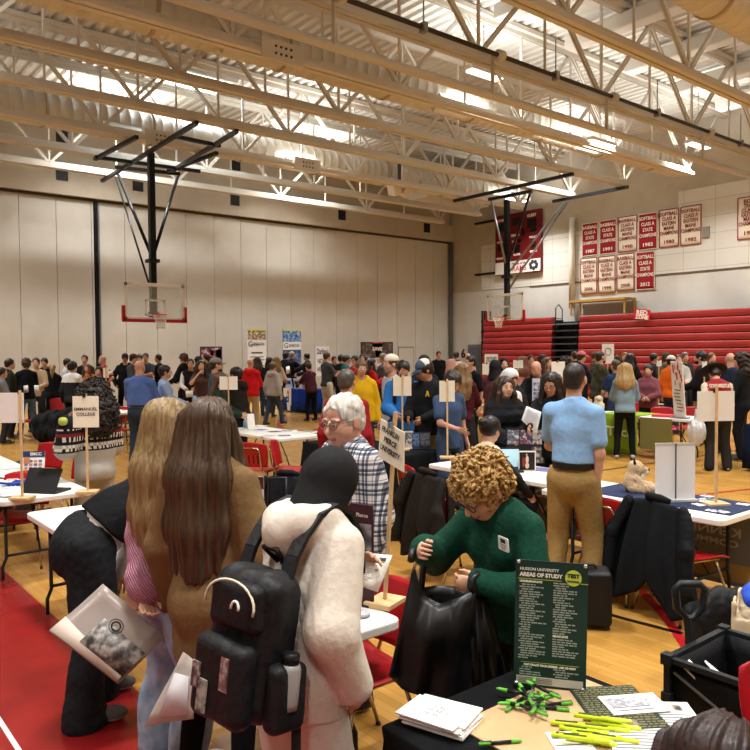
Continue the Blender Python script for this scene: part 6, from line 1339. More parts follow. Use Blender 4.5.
# dark patterned folder and flyers
q = P0(617, 708, .757); t = empty('folder', (q.x, q.y, .7565), -.62, 'dark green folder covered in rows of small gold lettering', 'folder'); MB().box((0, 0, .003), (.115, .15, .003)).build('cover', mat('#1d302a', .6), t)
b = MB(); rg = random.Random(5)
for i in range(19):
    u = -.105
    while u < .095: w_ = rg.uniform(.008, .022); b.box((u+w_/2, -.138+.0153*i, .0064), (w_/2, .0032, .0003)); u += w_+.006
b.build('gold_print', mat('#7d7443', .6), t)
def flyer(x, y, w, h, a, label, z=.7635, marks=6, img=None, lines_col='#77797d'):
    q = P0(x, y, z); t = empty('flyer', (q.x, q.y, z), a, label, 'flyer'); MB().box((0, 0, .001), (w/2, h/2, .001)).build('sheet', PAPER, t); b = MB(); b.m(mat(lines_col, .7)); rg = random.Random(int(x))
    for i in range(marks): L_ = rg.uniform(.5, .85)*w; b.box((-(w*.86-L_)/2, h*.40-h*.8*(i+.5)/marks, .0023), (L_/2, min(.004, h*.2/marks), .0003))
    b.build('print', None, t)
    if img: MB().box((img[0]*w, img[1]*h, .0023), (img[2]*w/2, img[3]*h/2, .0004)).build('picture', img[4], t)
    return t
flyer(634, 704, .20, .13, -.55, 'white flyer with a grey print resting on the gold lettered folder', .7645, 5, (-.1, .1, .7, .5, photo_mat('#c9cbd0', '#a9abb5', '#8c8f99', 60)))
flyer(668, 722, .21, .27, -.75, 'large white flyer with small pictures beside the folder', .7575, 12, (.1, .35, .5, .16, photo_mat('#22201e', '#8a7f70', '#c9c4bc', 40)))
flyer(640, 738, .20, .27, -.75, 'white flyer under the dark hair at the bottom right', .760, 12, (-.1, .30, .4, .2, photo_mat('#22201e', '#8a7f70', '#c9c4bc', 40)))
flyer(575, 749, .12, .2, -.6, 'white sheet cut by the bottom edge under the highlighters', .7575, 4)
# head at the bottom right
pn = person('seated person with dark auburn hair bowed over the nearest table, bottom right', 628, 1.33, 52, h=1.50, sex='f', lean=24, bend=14, head=(5, 35), seat=.45, hair=('long', '#1d1716', dict(len=.22, col2='#35211f', sc=70)), shirt=('sweater', '#2b3530'), legs=('trousers', '#202226'), arms=('hold', 'hold'), near=2.0)
# ---------------------------------------------------------------- name signs on sticks
# angled card of the centre table
t = empty('stick_sign', (P0(385, 604, ZT).x, P0(385, 604, ZT).y, ZT), 0, 'white name sign on a stick at the centre reading Franklin Pierce University', 'sign', 'stick signs'); O = Vector(t.location)
o = MB().box((0, 0, .012), (.085, .07, .012), Matrix.Rotation(.35, 3, 'Z')).build('base', WOOD, t); bevel(o, .003)
tp = P(395.5, 412, 3.5)-O; MB().bar((.0, 0, .02), tp, .02, .014).build('stick', WOOD, t)
ca, cb, cc, cd = [P(*v)-O for v in ((381, 418.5, 3.50), (404.5, 432.5, 3.36), (404, 472.5, 3.36), (378.7, 457, 3.50))]
ux = (cb-ca).normalized(); uy = ((ca-cd)+(cb-cc)).normalized(); nn = ux.cross(uy).normalized()
vs = [p+nn*e for e in (.002, -.002) for p in (ca, cb, cc, cd)]; MB().add(vs, [(3, 2, 1, 0), (4, 5, 6, 7), (0, 1, 5, 4), (1, 2, 6, 5), (2, 3, 7, 6), (3, 0, 4, 7)]).build('card', CARD, t)
hh2 = (ca-cd).length; cen = (ca+cb+cc+cd)/4+nn*.011
for i, (s_, wf) in enumerate((('FRANKLIN', .72), ('PIERCE', .52), ('UNIVERSITY', .82))): text(s_, .034, INK, frame(cen+uy*hh2*(.30-.24*i), ux, uy), t, bold=.0012, ext=.0003, width=wf*(cb-ca).length)
b = MB(); b.box(cen+uy*(hh2*.5), (.012, .008, .014)); b.build('binder_clip', mat('#7f8fa6', .3, metal=.5), t)
s_ = sign(85, 6.4, ZT, .218, .27, 1.60, 'cream name sign on a stick at left reading Emmanuel College', 'EMMANUEL\nCOLLEGE', size=.038, yaw=-4)
sign(19, 6.15, ZT, .30, .25, 1.645, 'blank white sign card on a stick cut by the left picture edge', size=.04, cardcol='#e9e6df', front=False, yaw=6, clip=True, cx=.125)
sign(228, 11.2, ZT, .27, .20, 1.60, 'blank white double card on a stick in front of the dark hooded jacket', cardcol='#ece9e2', front=False)
sign(402, 8.95, ZT+.006, .22, .235, 1.66, 'blank cream card on a stick in front of the bright blue jacket', front=False)
sign(447, 8.3, ZT, .172, .235, 1.63, 'blank cream card on a stick in front of the slate blue tshirt', front=False)
sign(717, 5.7, ZT, .30, .23, 1.665, 'large blank white card on a stick on the table with the plush toy', cardcol='#e8e6e0', front=False, zcard=1.505, yaw=-6)
for (x, y0, y1, w_, d, lab, lines) in ((487, 363.5, 374.5, 9.5, 16.2, 'small white printed card on a stick above the white table left of the smiling person', 'WELCOME'), (518, 360, 368, 9.8, 15.6, 'blank small card on a stick in front of the pink sweater', None), (558, 361.5, 377, 13.5, 13.2, 'cream card on a stick left of the dark cropped head', None), (105.5, 368, 378, 5.6, 15.8, 'narrow white card on a stick beside the bald blue shirt', None), (406, 369, 376, 7, 16.5, 'tiny white card above the bright blue jacket at right', None), (457.5, 361, 367, 8, 22, 'white sign held up near the exit door', None), (704.5, 361, 372, 4.6, 13.1, 'narrow white card on a stick beside the bearded black jacket', None), (659, 360, 366, 5, 16, 'small white card left of the orange jacket', None)):
    hgt = (y1-y0)*d/FOC; zt = H-(y0-hz(x))*d/FOC
    sign(x, d, ZT if d < 17 else .0, w_*d/FOC, hgt, zt+.03, lab, None, zcard=zt-hgt/2, front=(x != 105.5), cardcol='#e8e5dd', base=True)
# ---------------------------------------------------------------- posters and banners at the far wall
def far_panel(x0, x1, y0, y1, Y, label, bands, zb=None, nm='poster', cat='poster', stand=True, txt=()):
    a = atY(x0, y0, Y); b_ = atY(x1, y0, Y); w = abs(b_.x-a.x); z1 = (a.z+b_.z)/2; z0 = zb if zb is not None else atY((x0+x1)/2, y1, Y).z
    t = empty(nm, ((a.x+b_.x)/2, Y, 0), 0, label, cat); MB().box((0, 0, (z0+z1)/2), (w/2, .012, (z1-z0)/2)).build('panel', mat(bands[0], .6), t)
    for (u0, u1, v0, v1, c) in bands[1:]: MB().box((w*((u0+u1)/2-.5), -.016, z1-(z1-z0)*(v0+v1)/2), (w*(u1-u0)/2, .003, (z1-z0)*(v1-v0)/2)).build('print', c if not isinstance(c, str) else mat(c, .6), t)
    for (s_, u, v, sz, c, wd) in txt: text(s_, sz, mat(c, .6), frame((w*(u-.5), -.022, z1-(z1-z0)*v), (1, 0, 0), (0, 0, 1)), t, bold=.004, width=wd*w if wd else None)
    b = MB(); b.box((0, .03, (z1)/2), (.02, .01, z1/2)); b.box((0, .0, .02), (w*.5, .14, .02)); b.build('stand', DK, t)
    return t
far_panel(200, 222, 346.5, 372, 26.2, 'dark patterned poster with a red and white design on a stand at the far wall', ['#3a3142', (.05, .95, .05, .95, photo_mat('#2b2438', '#7a2432', '#b9b4bc', 6)), (.45, .6, .12, .3, '#c9b45a'), (.7, .95, .1, .5, '#bfc3cc')], zb=1.0)
far_panel(247, 265.7, 329, 366, 26.0, 'tall white banner with a landscape photo strip and lists at the far wall', ['#d9dbdd', (.0, 1, 0, .03, '#c9c34a'), (.02, .98, .03, .22, photo_mat('#5a4a3a', '#8f7f66', '#c9bfae', 10)), (.2, .8, .47, .50, '#3f4550'), (.15, .85, .56, .58, '#6a6f78'), (.1, .9, .62, .64, '#6a6f78'), (.2, .8, .68, .70, '#6a6f78'), (.1, .9, .74, .76, '#6a6f78'), (.15, .85, .80, .82, '#6a6f78')], zb=.9, nm='retractable_banner', cat='banner', txt=(('G', .16, .31, .3, '#3f4550', None), ('GENERATION', .6, .31, .16, '#3f4550', .6)))
far_panel(282.7, 300.7, 329.5, 366, 26.0, 'tall blue banner with photos and a white logo strip at the far wall', ['#2d4a80', (.0, 1, 0, .03, '#c9c34a'), (.0, 1, .03, .26, photo_mat('#1d3f7a', '#4a74ae', '#9cb4cf', 8)), (.0, 1, .26, .43, '#d9dbdd'), (.02, .98, .45, .98, photo_mat('#1d2f55', '#3a568c', '#5f7fae', 7))], zb=.9, nm='retractable_banner', cat='banner', txt=(('G', .16, .345, .3, '#3f6a4a', None), ('GENERATION', .6, .345, .16, '#3f4550', .6)))
far_panel(315.6, 329, 346.5, 368, 25.8, 'white banner with dark script lettering behind the charcoal tshirt', ['#d8dade'], zb=.9, nm='retractable_banner', cat='banner', txt=(("Darling's", .5, .17, .34, '#16244a', .86), ('NOW', .42, .5, .3, '#1d1f26', .6), ('HIRING', .5, .78, .28, '#1d1f26', .8)))
far_panel(360.7, 392.8, 342, 366, 25.8, 'wide dark poster with an orange triangle and white band at the far wall', ['#2b2220', (.02, .98, .04, .5, photo_mat('#1d1817', '#4a3a33', '#6f625a', 6)), (.0, 1, .5, 1, '#c9c6c4'), (.36, .66, .0, .26, '#c0451f'), (.44, .58, .26, .46, '#b8401c'), (.3, .9, .76, .79, '#a3342a'), (.35, .85, .84, .87, '#a3342a')], zb=.9, txt=(('TRAIN TO BETTER', .55, .61, .26, '#1d1b1b', .7), ('SAVE', .5, .22, .22, '#e6e2dc', .3)))
# poster in front of the bleachers
q = ground(608, 17.5); t = empty('poster', q, facing(180), 'white poster with a small round drawing held up below the red bleachers', 'poster'); zc = H-(353.5-hz(608))*17.5/FOC; MB().box((0, 0, zc), (.14, .006, .23)).build('panel', PAPER, t); MB().tube([(.07*math.cos(a), .009, zc+.05+.085*math.sin(a)) for a in np.linspace(0, 6.28, 19)[:-1]], .008, 5, closed=True).build('drawing', mat('#5f6478', .7), t); MB().bar((0, -.012, 0), (0, -.012, zc+.2), .02, .014).build('stick', WOOD, t)
q = ground(491.3, 17.3); t = empty('poster', q, facing(180), 'printed photo poster on a stick behind the small printed card', 'poster'); zc = H-(358.5-hz(491))*17.3/FOC; MB().box((0, 0, zc), (.155, .006, .105)).build('panel', PAPER, t); MB().box((0, .008, zc-.02), (.12, .003, .06)).build('picture', photo_mat('#d9d6d0', '#a5a39b', '#77756c', 20), t); MB().bar((0, -.012, 0), (0, -.012, zc+.1), .02, .014).build('stick', WOOD, t)
q = ground(538.5, 10.2); t = empty('poster_board', q, facing(180), 'blue and white photo poster standing left of the glasses and printed sheet', 'poster'); zc = H-(390-hz(538))*10.2/FOC; MB().box((0, 0, zc), (.085, .006, .16)).build('panel', mat('#c9ccd6', .6), t); MB().box((0, .008, zc+.05), (.07, .003, .06)).build('picture', photo_mat('#26407a', '#5a78a8', '#c0c8d4', 14), t); MB().box((0, .008, zc-.07), (.07, .003, .045)).build('picture', photo_mat('#26306a', '#7a88a8', '#d0c8d4', 14), t); MB().bar((0, -.012, 0), (0, -.012, zc), .02, .014).build('stick', DK, t)
# striped tabletop display on the lime green table
q = P(680, 417, 12.95); t = empty('tabletop_banner', (12.2, 6.62, .742), 0, 'white tabletop display with red streaks at the top standing on the lime green table', 'display'); o = q
Mr = Matrix.Rotation(math.radians(-8), 3, 'Y') @ Matrix.Rotation(-.35, 3, 'Z')
MB().box(Mr @ Vector((.0, 0, .5)), (.012, .135, .49), Mr).build('panel', mat('#e4e2de', .6), t); b = MB(); b.m(mat('#b3262d', .6)); rg = random.Random(3)
for i in range(16): b.box(Mr @ Vector((-.014, rg.uniform(-.12, .12), .93-rg.random()**2*.36)), (.003, .008, rg.uniform(.02, .07)), Mr)
b.build('red_streaks', None, t); b = MB(); b.m(mat('#6a6a6e', .6))
for i in range(7): b.box(Mr @ Vector((-.014, .03*math.sin(i), .5-.06*i)), (.003, .07, .008), Mr)
b.build('print', None, t); MB().box((0, 0, .012), (.06, .15, .012)).build('base', mat('#8d8f90', .4, metal=.5), t)
# ================================================================== bags, coats, chairs, small things
def q4(*v): return [P(*p) for p in v]
PLAST = mat('#a3958c', .32, alpha=.78, spec=.35)
# clear bag held by the pink sweater
c4 = q4((49, 630.8, 3.2), (102.7, 583.5, 3.34), (165, 636.5, 3.3), (118, 684, 3.16))
t = empty('plastic_bag', (c4[2]+c4[0])/2, 0, 'see-through plastic bag printed with a harbour photo held by the pink sweater', 'bag'); O = Vector(t.location)
quad('front_sheet', c4, PLAST, None, None, .004, 6, 6, .012, parent=t)
nn = (c4[1]-c4[0]).cross(c4[3]-c4[0]).normalized()
if nn.dot(CP-O) < 0: nn = -nn
def sub(px, dd=.016): return [v+nn*dd for v in px]
def inb(x, y):      # point of the bag's own plane under picture point x, y
    r = ray(x, y); k = (c4[0]-CP).dot(nn)/r.dot(nn); return CP+r*k
quad('photo_print', sub([inb(80, 642), inb(105, 619), inb(145.5, 654), inb(122.7, 677)]), photo_mat('#2e2c2c', '#6a655f', '#a49c94', 26), None, None, .002, 1, 1, 0, parent=t)
quad('light_strip', sub([inb(50, 630.5), inb(66, 617), inb(80, 642), inb(122, 676)][:2]+[inb(122, 676), inb(117, 682)], .013), mat('#c9b9ac', .5), None, None, .002, 1, 1, 0, parent=t)
ring = [inb(116.3+7.2*math.cos(a), 627+7.2*math.sin(a))+nn*.016-O for a in np.linspace(0, 6.283, 25)[:-1]]; b = MB(); b.tube(ring, .0022, 4, closed=True); b.tube([O+(p-O*0)*.62+(inb(116.3, 627)+nn*.016-O)*.38-O for p in ring], .004, 4, closed=True); b.build('seal_print', INK, t)
c4b = q4((183, 652, 3.02), (195, 664, 3.0), (193, 719, 2.98), (144, 727, 3.0)); m_, o_ = quad('plastic_bag', c4b, mat('#c3b8ae', .3, alpha=.85), 'second see-through plastic bag with papers hanging between the jeans and black leggings', 'bag', .004, 5, 5, .01)
nn = (c4b[1]-c4b[0]).cross(c4b[3]-c4b[0]).normalized(); nn = nn if nn.dot(CP-o_) > 0 else -nn
quad('inner_paper', [p+nn*.012 for p in q4((176, 672, 3.0), (190, 676, 2.99), (188, 714, 2.98), (160, 716, 3.0))], mat('#d0cfd2', .6), None, None, .002, parent=m_)
# flyers held by the cream hoodie
m_, o_ = quad('flyer', q4((359.5, 552, 2.70), (392.5, 555, 2.78), (378, 592, 2.66), (350, 581, 2.60)), PAPER, 'white printed flyer held by the cream hoodie', 'flyer', .003, 3, 3, .004)
c4 = q4((359.5, 552, 2.70), (392.5, 555, 2.78), (378, 592, 2.66), (350, 581, 2.60)); a_, b_, cc_, d_ = c4; nn = (b_-a_).cross(d_-a_).normalized(); nn = nn if nn.dot(CP-a_) > 0 else -nn
bi = lambda u, v: (a_*(1-u)+b_*u)*(1-v)+(d_*(1-u)+cc_*u)*v+nn*.006
for (u0, u1, v0, v1, c, nm) in ((.12, .50, .06, .20, '#1d3a30', 'heading_print'), (.62, .84, .12, .22, '#46524c', 'emblem_print')): quad(nm, [bi(u0, v0), bi(u1, v0), bi(u1, v1), bi(u0, v1)], mat(c, .6), None, None, .0008, parent=m_)
b = MB(); b.m(mat('#8d9095', .7))
for i in range(9):
    p, q = bi(.12, .3+.065*i), bi(.62-.1*(i % 3), .3+.065*i); b.bar(p-o_, q-o_, .004, .0006)
b.build('text_lines', None, m_)
# sheet held by the glasses
m_, o_ = quad('printed_sheet', q4((526.4, 406, 7.55), (541.5, 412, 7.5), (536.5, 434, 7.45), (521.5, 420, 7.5)), mat('#d2d2d4', .7), 'grey printed sheet held up by the person with glasses', 'paper', .003, 3, 3, .003)
a_, b_, cc_, d_ = q4((526.4, 406, 7.55), (541.5, 412, 7.5), (536.5, 434, 7.45), (521.5, 420, 7.5)); nn = (b_-a_).cross(d_-a_).normalized(); nn = nn if nn.dot(CP-a_) > 0 else -nn; b = MB(); b.m(mat('#a5a6a9', .7))
for i in range(10): p, q = bi(.12, .1+.085*i), bi(.88, .1+.085*i); b.bar(p-o_, q-o_, .006, .001)
b.build('text_lines', None, m_)
# small white papers in far hands
for (x, y, w_, h_, d, lab) in ((26, 389, 5, 8, 17.6, 'white sheet in the hands of the curly brown hair'), (35, 389, 9, 8, 17.8, 'white sheets held by the beige vest'), (180, 386, 6, 9, 20.0, 'white leaflet held by the tall brown curls'), (189.5, 394, 8, 7, 17.5, 'rolled white leaflet below the black waistcoat'), (342, 375, 6, 4, 20.6, 'white sheet read by the charcoal tshirt'), (211, 400, 5, 5, 13.0, 'dark folded leaflet in the hand of the slate tshirt'), (288, 370, 4, 8, 25.4, 'white card held beside the grey haired suit'), (110, 373, 6, 4, 19.9, 'white paper held by the red polo')):
    c = P(x, y, d); hw, hh3 = w_*d/FOC/2, h_*d/FOC/2; quad('leaflet', [c-CR*hw+CU*hh3*.8, c+CR*hw*.8+CU*hh3, c+CR*hw-CU*hh3*.8, c-CR*hw*.8-CU*hh3], PAPER if 'dark' not in lab else mat('#2b2f3a', .6), lab, 'paper', .004)
# ---------------------------------------------------------------- backpack of the cream hoodie, in that person's frame
pr = pr4; B = lambda x, y, z: pr.wai+pr.Mc@V3(x*1.05, y+.065, z*1.08-.15)
t = empty('backpack', pr.loc, pr.rz, 'black backpack with a bottle pocket worn by the cream hoodie', 'backpack')
Mb = np.asarray(pr.Mc@rx(.06)); BK = mat('#0d0e10', .55, kind='cloth', col2='#15161a', scale=50, bump=.3)
q = SDF(.04); q.box(B(0, -.285, .10), V3(.150, .085, .235), .07, Mb, k=.03); q.noise = fold_noise(.006, 3, 16); mk('main_compartment', [q.mesh(.008)], BK, t)
q = SDF(.03); q.box(B(.01, -.385, .00), V3(.125, .045, .13), .04, Mb); q.noise = fold_noise(.005, 5, 18); mk('front_pocket', [q.mesh(.007)], BK, t)
q = SDF(.03); q.box(B(.01, -.375, .21), V3(.115, .035, .075), .03, Mb); q.noise = fold_noise(.004, 6, 18); mk('upper_pocket', [q.mesh(.007)], BK, t)
for sg in (-1, 1):
    q = SDF(.03); q.box(B(sg*.165, -.27, -.02), V3(.035, .07, .105), .03, Mb); q.noise = fold_noise(.004, 7, 18); mk('side_pocket', [q.mesh(.007)], BK, t)
MB().tube([Vector(B(0, -.215, .335)), Vector(B(-.03, -.26, .375)), Vector(B(.03, -.26, .375)), Vector(B(.02, -.215, .335))], .011, 6).build('top_handle', BK, t)
pts = [Vector(B(.115*math.cos(a)+.01, -.412, .215+.068*math.sin(a))) for a in np.linspace(-.2, 3.3, 15)]; MB().tube(pts, .0045, 5).build('zipper_trim', mat('#d6cfb8', .5), t)
b = MB(); b.tube([Vector(B(.045+.018*math.cos(a), -.416, .205+.024*math.sin(a))) for a in np.linspace(0, 3.14, 9)], .005, 5); b.build('logo', mat('#e2e0da', .5), t)
for (x, z, w_, h_, c) in ((.06, .03, .02, .05, '#7d5a58'), (-.03, -.05, .022, .05, '#8a8a80'), (-.07, .0, .02, .04, '#5a4a50')):
    MB().box(Vector(B(x, -.431, z)), (w_, .003, h_), Matrix(Mb.tolist())).build('iridescent_panel', photo_mat('#3a2c30', c, '#a89a90', 40), t)
b = MB()
for sg in (-1, 1):
    pts = [pr.sh0+pr.Mc@(V3(sg*.11, yy, zz)*pr.s) for yy, zz in ((-.20, -.30), (-.215, -.18), (-.19, -.07), (-.155, .0), (-.10, .075), (-.02, .115), (.06, .09), (.135, .0), (.165, -.13))]
    bb = MB()
    for a_, c_ in zip(pts, pts[1:]): bb.bar(Vector(a_), Vector(c_), .052, .016, Vector(pr.Mc@V3(0, .7, .7)))
    bb.build('shoulder_strap', BK, t)
MB().bar(Vector(B(.16, -.20, -.10)), Vector(B(.19, -.19, -.30)), .03, .006).build('strap_tail', BK, t)
wb = lambda v: (Matrix.Translation(pr.loc) @ Matrix.Rotation(pr.rz, 4, 'Z')) @ Vector(v)
t = empty('water_bottle', wb(B(.175, -.27, -.05)), pr.rz, 'grey bottle with a black cap tucked in the side pocket of the black backpack', 'bottle'); Mq = Matrix(Mb.tolist())
MB().lathe([(.034, 0), (.036, .02), (.036, .12), (.03, .135)], (0, 0, 0), 16, Mq).build('body', mat('#8f8d8a', .4), t); MB().lathe([(.028, .135), (.028, .165), (.02, .17)], (0, 0, 0), 14, Mq).build('cap', BLK, t)
# ---------------------------------------------------------------- black tote held open by the green sweater
TB_ = mat('#08080a', .42, kind='cloth', col2='#101013', scale=25, spec=.4)
t = empty('tote_bag', P(448, 640, 3.0), 0, 'large black tote bag held open by the green sweater', 'bag'); O = Vector(t.location)
def bagsheet(top, bot, d0, d1, seed, amp=.018):
    g = []; n, m = 14, 12; gg = np.random.default_rng(seed); ph = gg.uniform(0, 6, 4)
    for i in range(m+1):
        f = i/m; row = []
        for j in range(n+1):
            u = j/n; k = u*(len(top)-1); a = min(int(k), len(top)-2); fr = k-a; tx_ = top[a][0]+(top[a+1][0]-top[a][0])*fr; ty = top[a][1]+(top[a+1][1]-top[a][1])*fr
            k = u*(len(bot)-1); a = min(int(k), len(bot)-2); fr = k-a; bx_ = bot[a][0]+(bot[a+1][0]-bot[a][0])*fr; by = bot[a][1]+(bot[a+1][1]-bot[a][1])*fr
            wv = amp*(math.sin(u*17+ph[0]+f*1.5)+.6*math.sin(u*31+ph[1]-f*2))*(.3+f)*.8+amp*.6*math.sin(f*8+u*3+ph[2]); bul = -.05*math.sin(3.14*u)*math.sin(3.14*min(1, f*1.1))
            row.append(P(tx_+(bx_-tx_)*f, ty+(by-ty)*f, d0+(d1-d0)*u+wv+bul)-O)
        g.append(row)
    return g
MB().sheet(bagsheet([(414, 562), (421, 594), (440, 604), (458, 598), (476, 590)], [(389, 676), (404, 691), (425, 697), (446, 703), (470, 702)], 2.93, 2.93, 1), .004).build('front_panel', TB_, t)
MB().sheet(bagsheet([(419, 588), (440, 585), (460, 587), (480, 592), (488, 600)], [(430, 690), (450, 698), (470, 700), (490, 690), (511, 686)], 3.10, 3.06, 2), .004).build('back_panel', TB_, t)
MB().sheet(bagsheet([(470, 594), (476, 590), (482, 592), (488, 598)], [(470, 702), (484, 704), (498, 696), (511, 688)], 2.94, 3.04, 4), .004).build('gusset', TB_, t)
for pts in (((411, 560, 2.94), (412, 552, 2.98), (420, 547, 3.0), (424, 556, 3.04), (421, 588, 3.08)), ((474, 592, 2.93), (472, 580, 2.94), (477, 574, 2.96), (484, 580, 3.0), (484, 596, 3.05))):
    MB().tube([P(*p)-O for p in pts], .016, 7).build('handle', TB_, t)
# name badge on the green sweater
c = Vector(P(503.5, 544, 2.99)); nn = Vector(pr6.W(pr6.Mc@V3(0.25, .93, .25)))-Vector(pr6.W((0, 0, 0))); nn.normalize(); c = c
ux = Z_.cross(nn).normalized(); uy = nn.cross(ux)
t = empty('name_badge', c, 0, 'white name badge pinned to the green sweater', 'badge'); M3 = Matrix((ux, uy, nn)).transposed()
MB().rbox((0, 0, 0), (.036, .028, .002), .006, M3).build('plate', WHITE, t); MB().box(uy*.012+nn*.0025, (.017, .008, .0006), M3).build('logo', mat('#16352c', .6), t); b = MB(); b.m(mat('#77797d', .6))
for k in range(3): b.box(uy*(-.003-.008*k)+nn*.0025, (.022-.004*k, .0016, .0005), M3)
b.build('name_lines', None, t)
# ---------------------------------------------------------------- chairs
AX = 50.8
chair_px(258, 9.55, AX-35, 'red chair with a chrome back hoop in front of the leaflet table')
chair_px(292, 9.45, 95, 'red chair turned sideways in front of the leaflet table')
chair_px(427, 7.55, 68, 'red chair drawn up to the white table behind the green sweater')
chair((2.14, 2.76), math.radians(86), 'red chair partly hidden behind the black tote bag')
chair_px(613, 5.9, AX-10, 'red chair with its back to us beside the plush toy table')
cA = chair_px(684, 5.45, AX+14, 'red chair with a black coat over its back at the right')
chair_px(842, 2.42, 184, 'red chair back cut by the right picture edge near the wagon')
chair_px(27, 16.6, 75, 'red chair at the far left in front of the blue cloth'); chair_px(59, 18.6, 150, 'red chair behind the heap of dark coats at far left')
chair_px(121, 14.6, 40, 'red chair beside the blue dress shirt'); chair_px(127, 16.0, 20, 'second red chair behind the blue dress shirt')
chair_px(35, 9.2, 200, 'red chair behind the small blue and orange stand-up card'); chair_px(64, 8.3, 215, 'red chair left of the grey hoodie with the patterned yoke')
chair_px(18, 6.9, 170, 'red chair tucked under the laptop table'); chair_px(484, 17.2, 100, 'red chair behind the white table left of the smiling person')
chair_px(592, 15.0, 60, 'red chair right of the dark cropped head'); chair_px(667, 14.2, 180, 'red chair under the far table beside the lime green cloth'); chair_px(694, 14.2, 200, 'red chair below the striped tabletop display'); chair_px(639, 15.6, 170, 'red chair behind the mauve turtleneck')
# ---------------------------------------------------------------- coats on chairs and bags
def coat(ch, label, col, col2, wide=1.0, drop=.72, amp=.02, seed=1, top=.86, fronts=(-1, 1)):
    t = empty('coat', ch.location, ch.rotation_euler.z, label, 'coat'); m = mat(col, .75, kind='cloth', col2=col2, scale=40, spec=.15, bump=.25); gg = random.Random(seed); ph = [gg.uniform(0, 6) for _ in range(6)]
    g = []; N, Mx = 26, 20
    for i in range(Mx+1):
        v = i/Mx; row = []
        for j in range(N+1):
            u = 2*j/N-1; notch = .16*math.exp(-((u-.12)/.22)**2); z = top-(drop-notch*1.2+.05*math.sin(ph[0]+u*5))*v-.05*abs(u)**2.2*(1-v)
            fold = amp*(math.sin(u*9+ph[1]+v*1.2)+.7*math.sin(u*17+ph[2]-v*2))*min(1, .25+v*1.2)
            row.append((u*(.215+.13*v)*wide, -.285-.09*v-.03*math.sin(v*3.1)-fold+.055*abs(u)**2.5, z))
        g.append(row)
    MB().sheet(g, .022).build('back_panel', m, t)
    for sg in (-1, 1):
        g = []
        for i in range(13):
            v = i/12; row = []
            for j in range(9):
                u = j/8; row.append((sg*(.225*wide+.13*v*wide-u*(.16+.05*v)), -.255+.05*u+.16*u*(1-.3*v)-.06*v+amp*.8*math.sin(u*8+v*3+ph[3]+sg), top-.03-.04*u-(drop*.86)*v))
            g.append(row)
        if sg in fronts: MB().sheet(g, .020).build('front_panel', m, t)
        q = SDF(.03); q.chain([(sg*.20*wide, -.28, top-.05), (sg*.27*wide, -.36, top-.28), (sg*.29*wide, -.37, top-.56)], [.05, .06, .052], sq=((0, 1, 0), .75)); q.noise = fold_noise(.010, seed+sg, 14); mk('sleeve', [q.mesh(.010)], m, t)
    b_ = MB(); b_.tube([(-.10, -.24, top-.005), (-.06, -.285, top+.025), (.06, -.285, top+.025), (.10, -.24, top-.005)], .026, 8); b_.build('collar', m, t)
    return t
coat(cA, 'black coat hanging over the back of the red chair at right', '#0c0f13', '#11151a', 1.3, .75, .02, 2, .86, ())
L = ground(452, 6.35); c2 = chair(L, facing(60), 'red chair covered by a dark puffy coat behind the green sweater')
coat(c2, 'dark brown black puffy coat on the chair behind the green sweater', '#17130f', '#1f1a16', 1.1, .66, .026, 5, .92)
# luggage heap by the leaflet table
def suitcase(loc, rz, w, d, h, label, handle=.0, col='#0e0f12'):
    t = empty('suitcase', loc, rz, label, 'suitcase'); q = SDF(.01); q.box((0, 0, h/2+.03), (w/2, d/2, h/2), .035); o = mk('body', [q.mesh(.009)], mat(col, .5, kind='cloth', col2=col, scale=60, bump=.2), t)
    q = SDF(.01); q.box((0, -d/2-.012, h*.42), (w*.40, .022, h*.30), .02); mk('front_pocket', [q.mesh(.008)], mat('#15161a', .5), t)
    b = MB(); b.tube([(-w*.42, -d/2-.004, h*.08), (-w*.42, -d/2-.004, h*.98), (w*.42, -d/2-.004, h*.98), (w*.42, -d/2-.004, h*.08)], .004, 5); b.build('zipper', mat('#2f3136', .4, metal=.4), t)
    for sx in (-1, 1): MB().lathe([(.03, -.012), (.03, .012)], (sx*w*.36, d*.3, .03), 10, Matrix.Rotation(math.pi/2, 3, 'Y')).build('wheel', DK, t)
    b = MB(); b.tube([(-.07, 0, h+.028), (-.06, 0, h+.055), (.06, 0, h+.055), (.07, 0, h+.028)], .009, 6); b.build('carry_handle', DK, t)
    if handle: b = MB(); b.tube([(-.075, d*.3, h), (-.075, d*.3, h+handle), (.075, d*.3, h+handle), (.075, d*.3, h)], .011, 7); b.build('pull_handle', mat('#3c3e42', .35, metal=.6), t)
    return t
suitcase(ground(586, 5.2), facing(190), .34, .22, .38, 'black suitcase standing behind the dark green tabletop sign')
suitcase(ground(277, 6.5), facing(180), .34, .26, .56, 'black rolling suitcase with a raised pull handle in front of the red chairs', .30)
q = SDF(.06); q.ell((0, 0, .2), (.26, .2, .2)); q.ell((.12, .05, .38), (.2, .16, .16)); q.ell((-.12, -.05, .34), (.18, .15, .15)); garment('heap of black jackets and a backpack left of the rolling suitcase', 'jacket_heap', q, '#101114', .014, ground(255, 6.9), 0, 'coats', amp=.02)
L = ground(299, 6.8); c3 = chair(L, facing(20), 'red chair hidden under a black coat behind the headscarf')
coat(c3, 'black coat draped over a chair right of the rolling suitcase', '#0f1013', '#14151a', 1.05, .68, .018, 8)
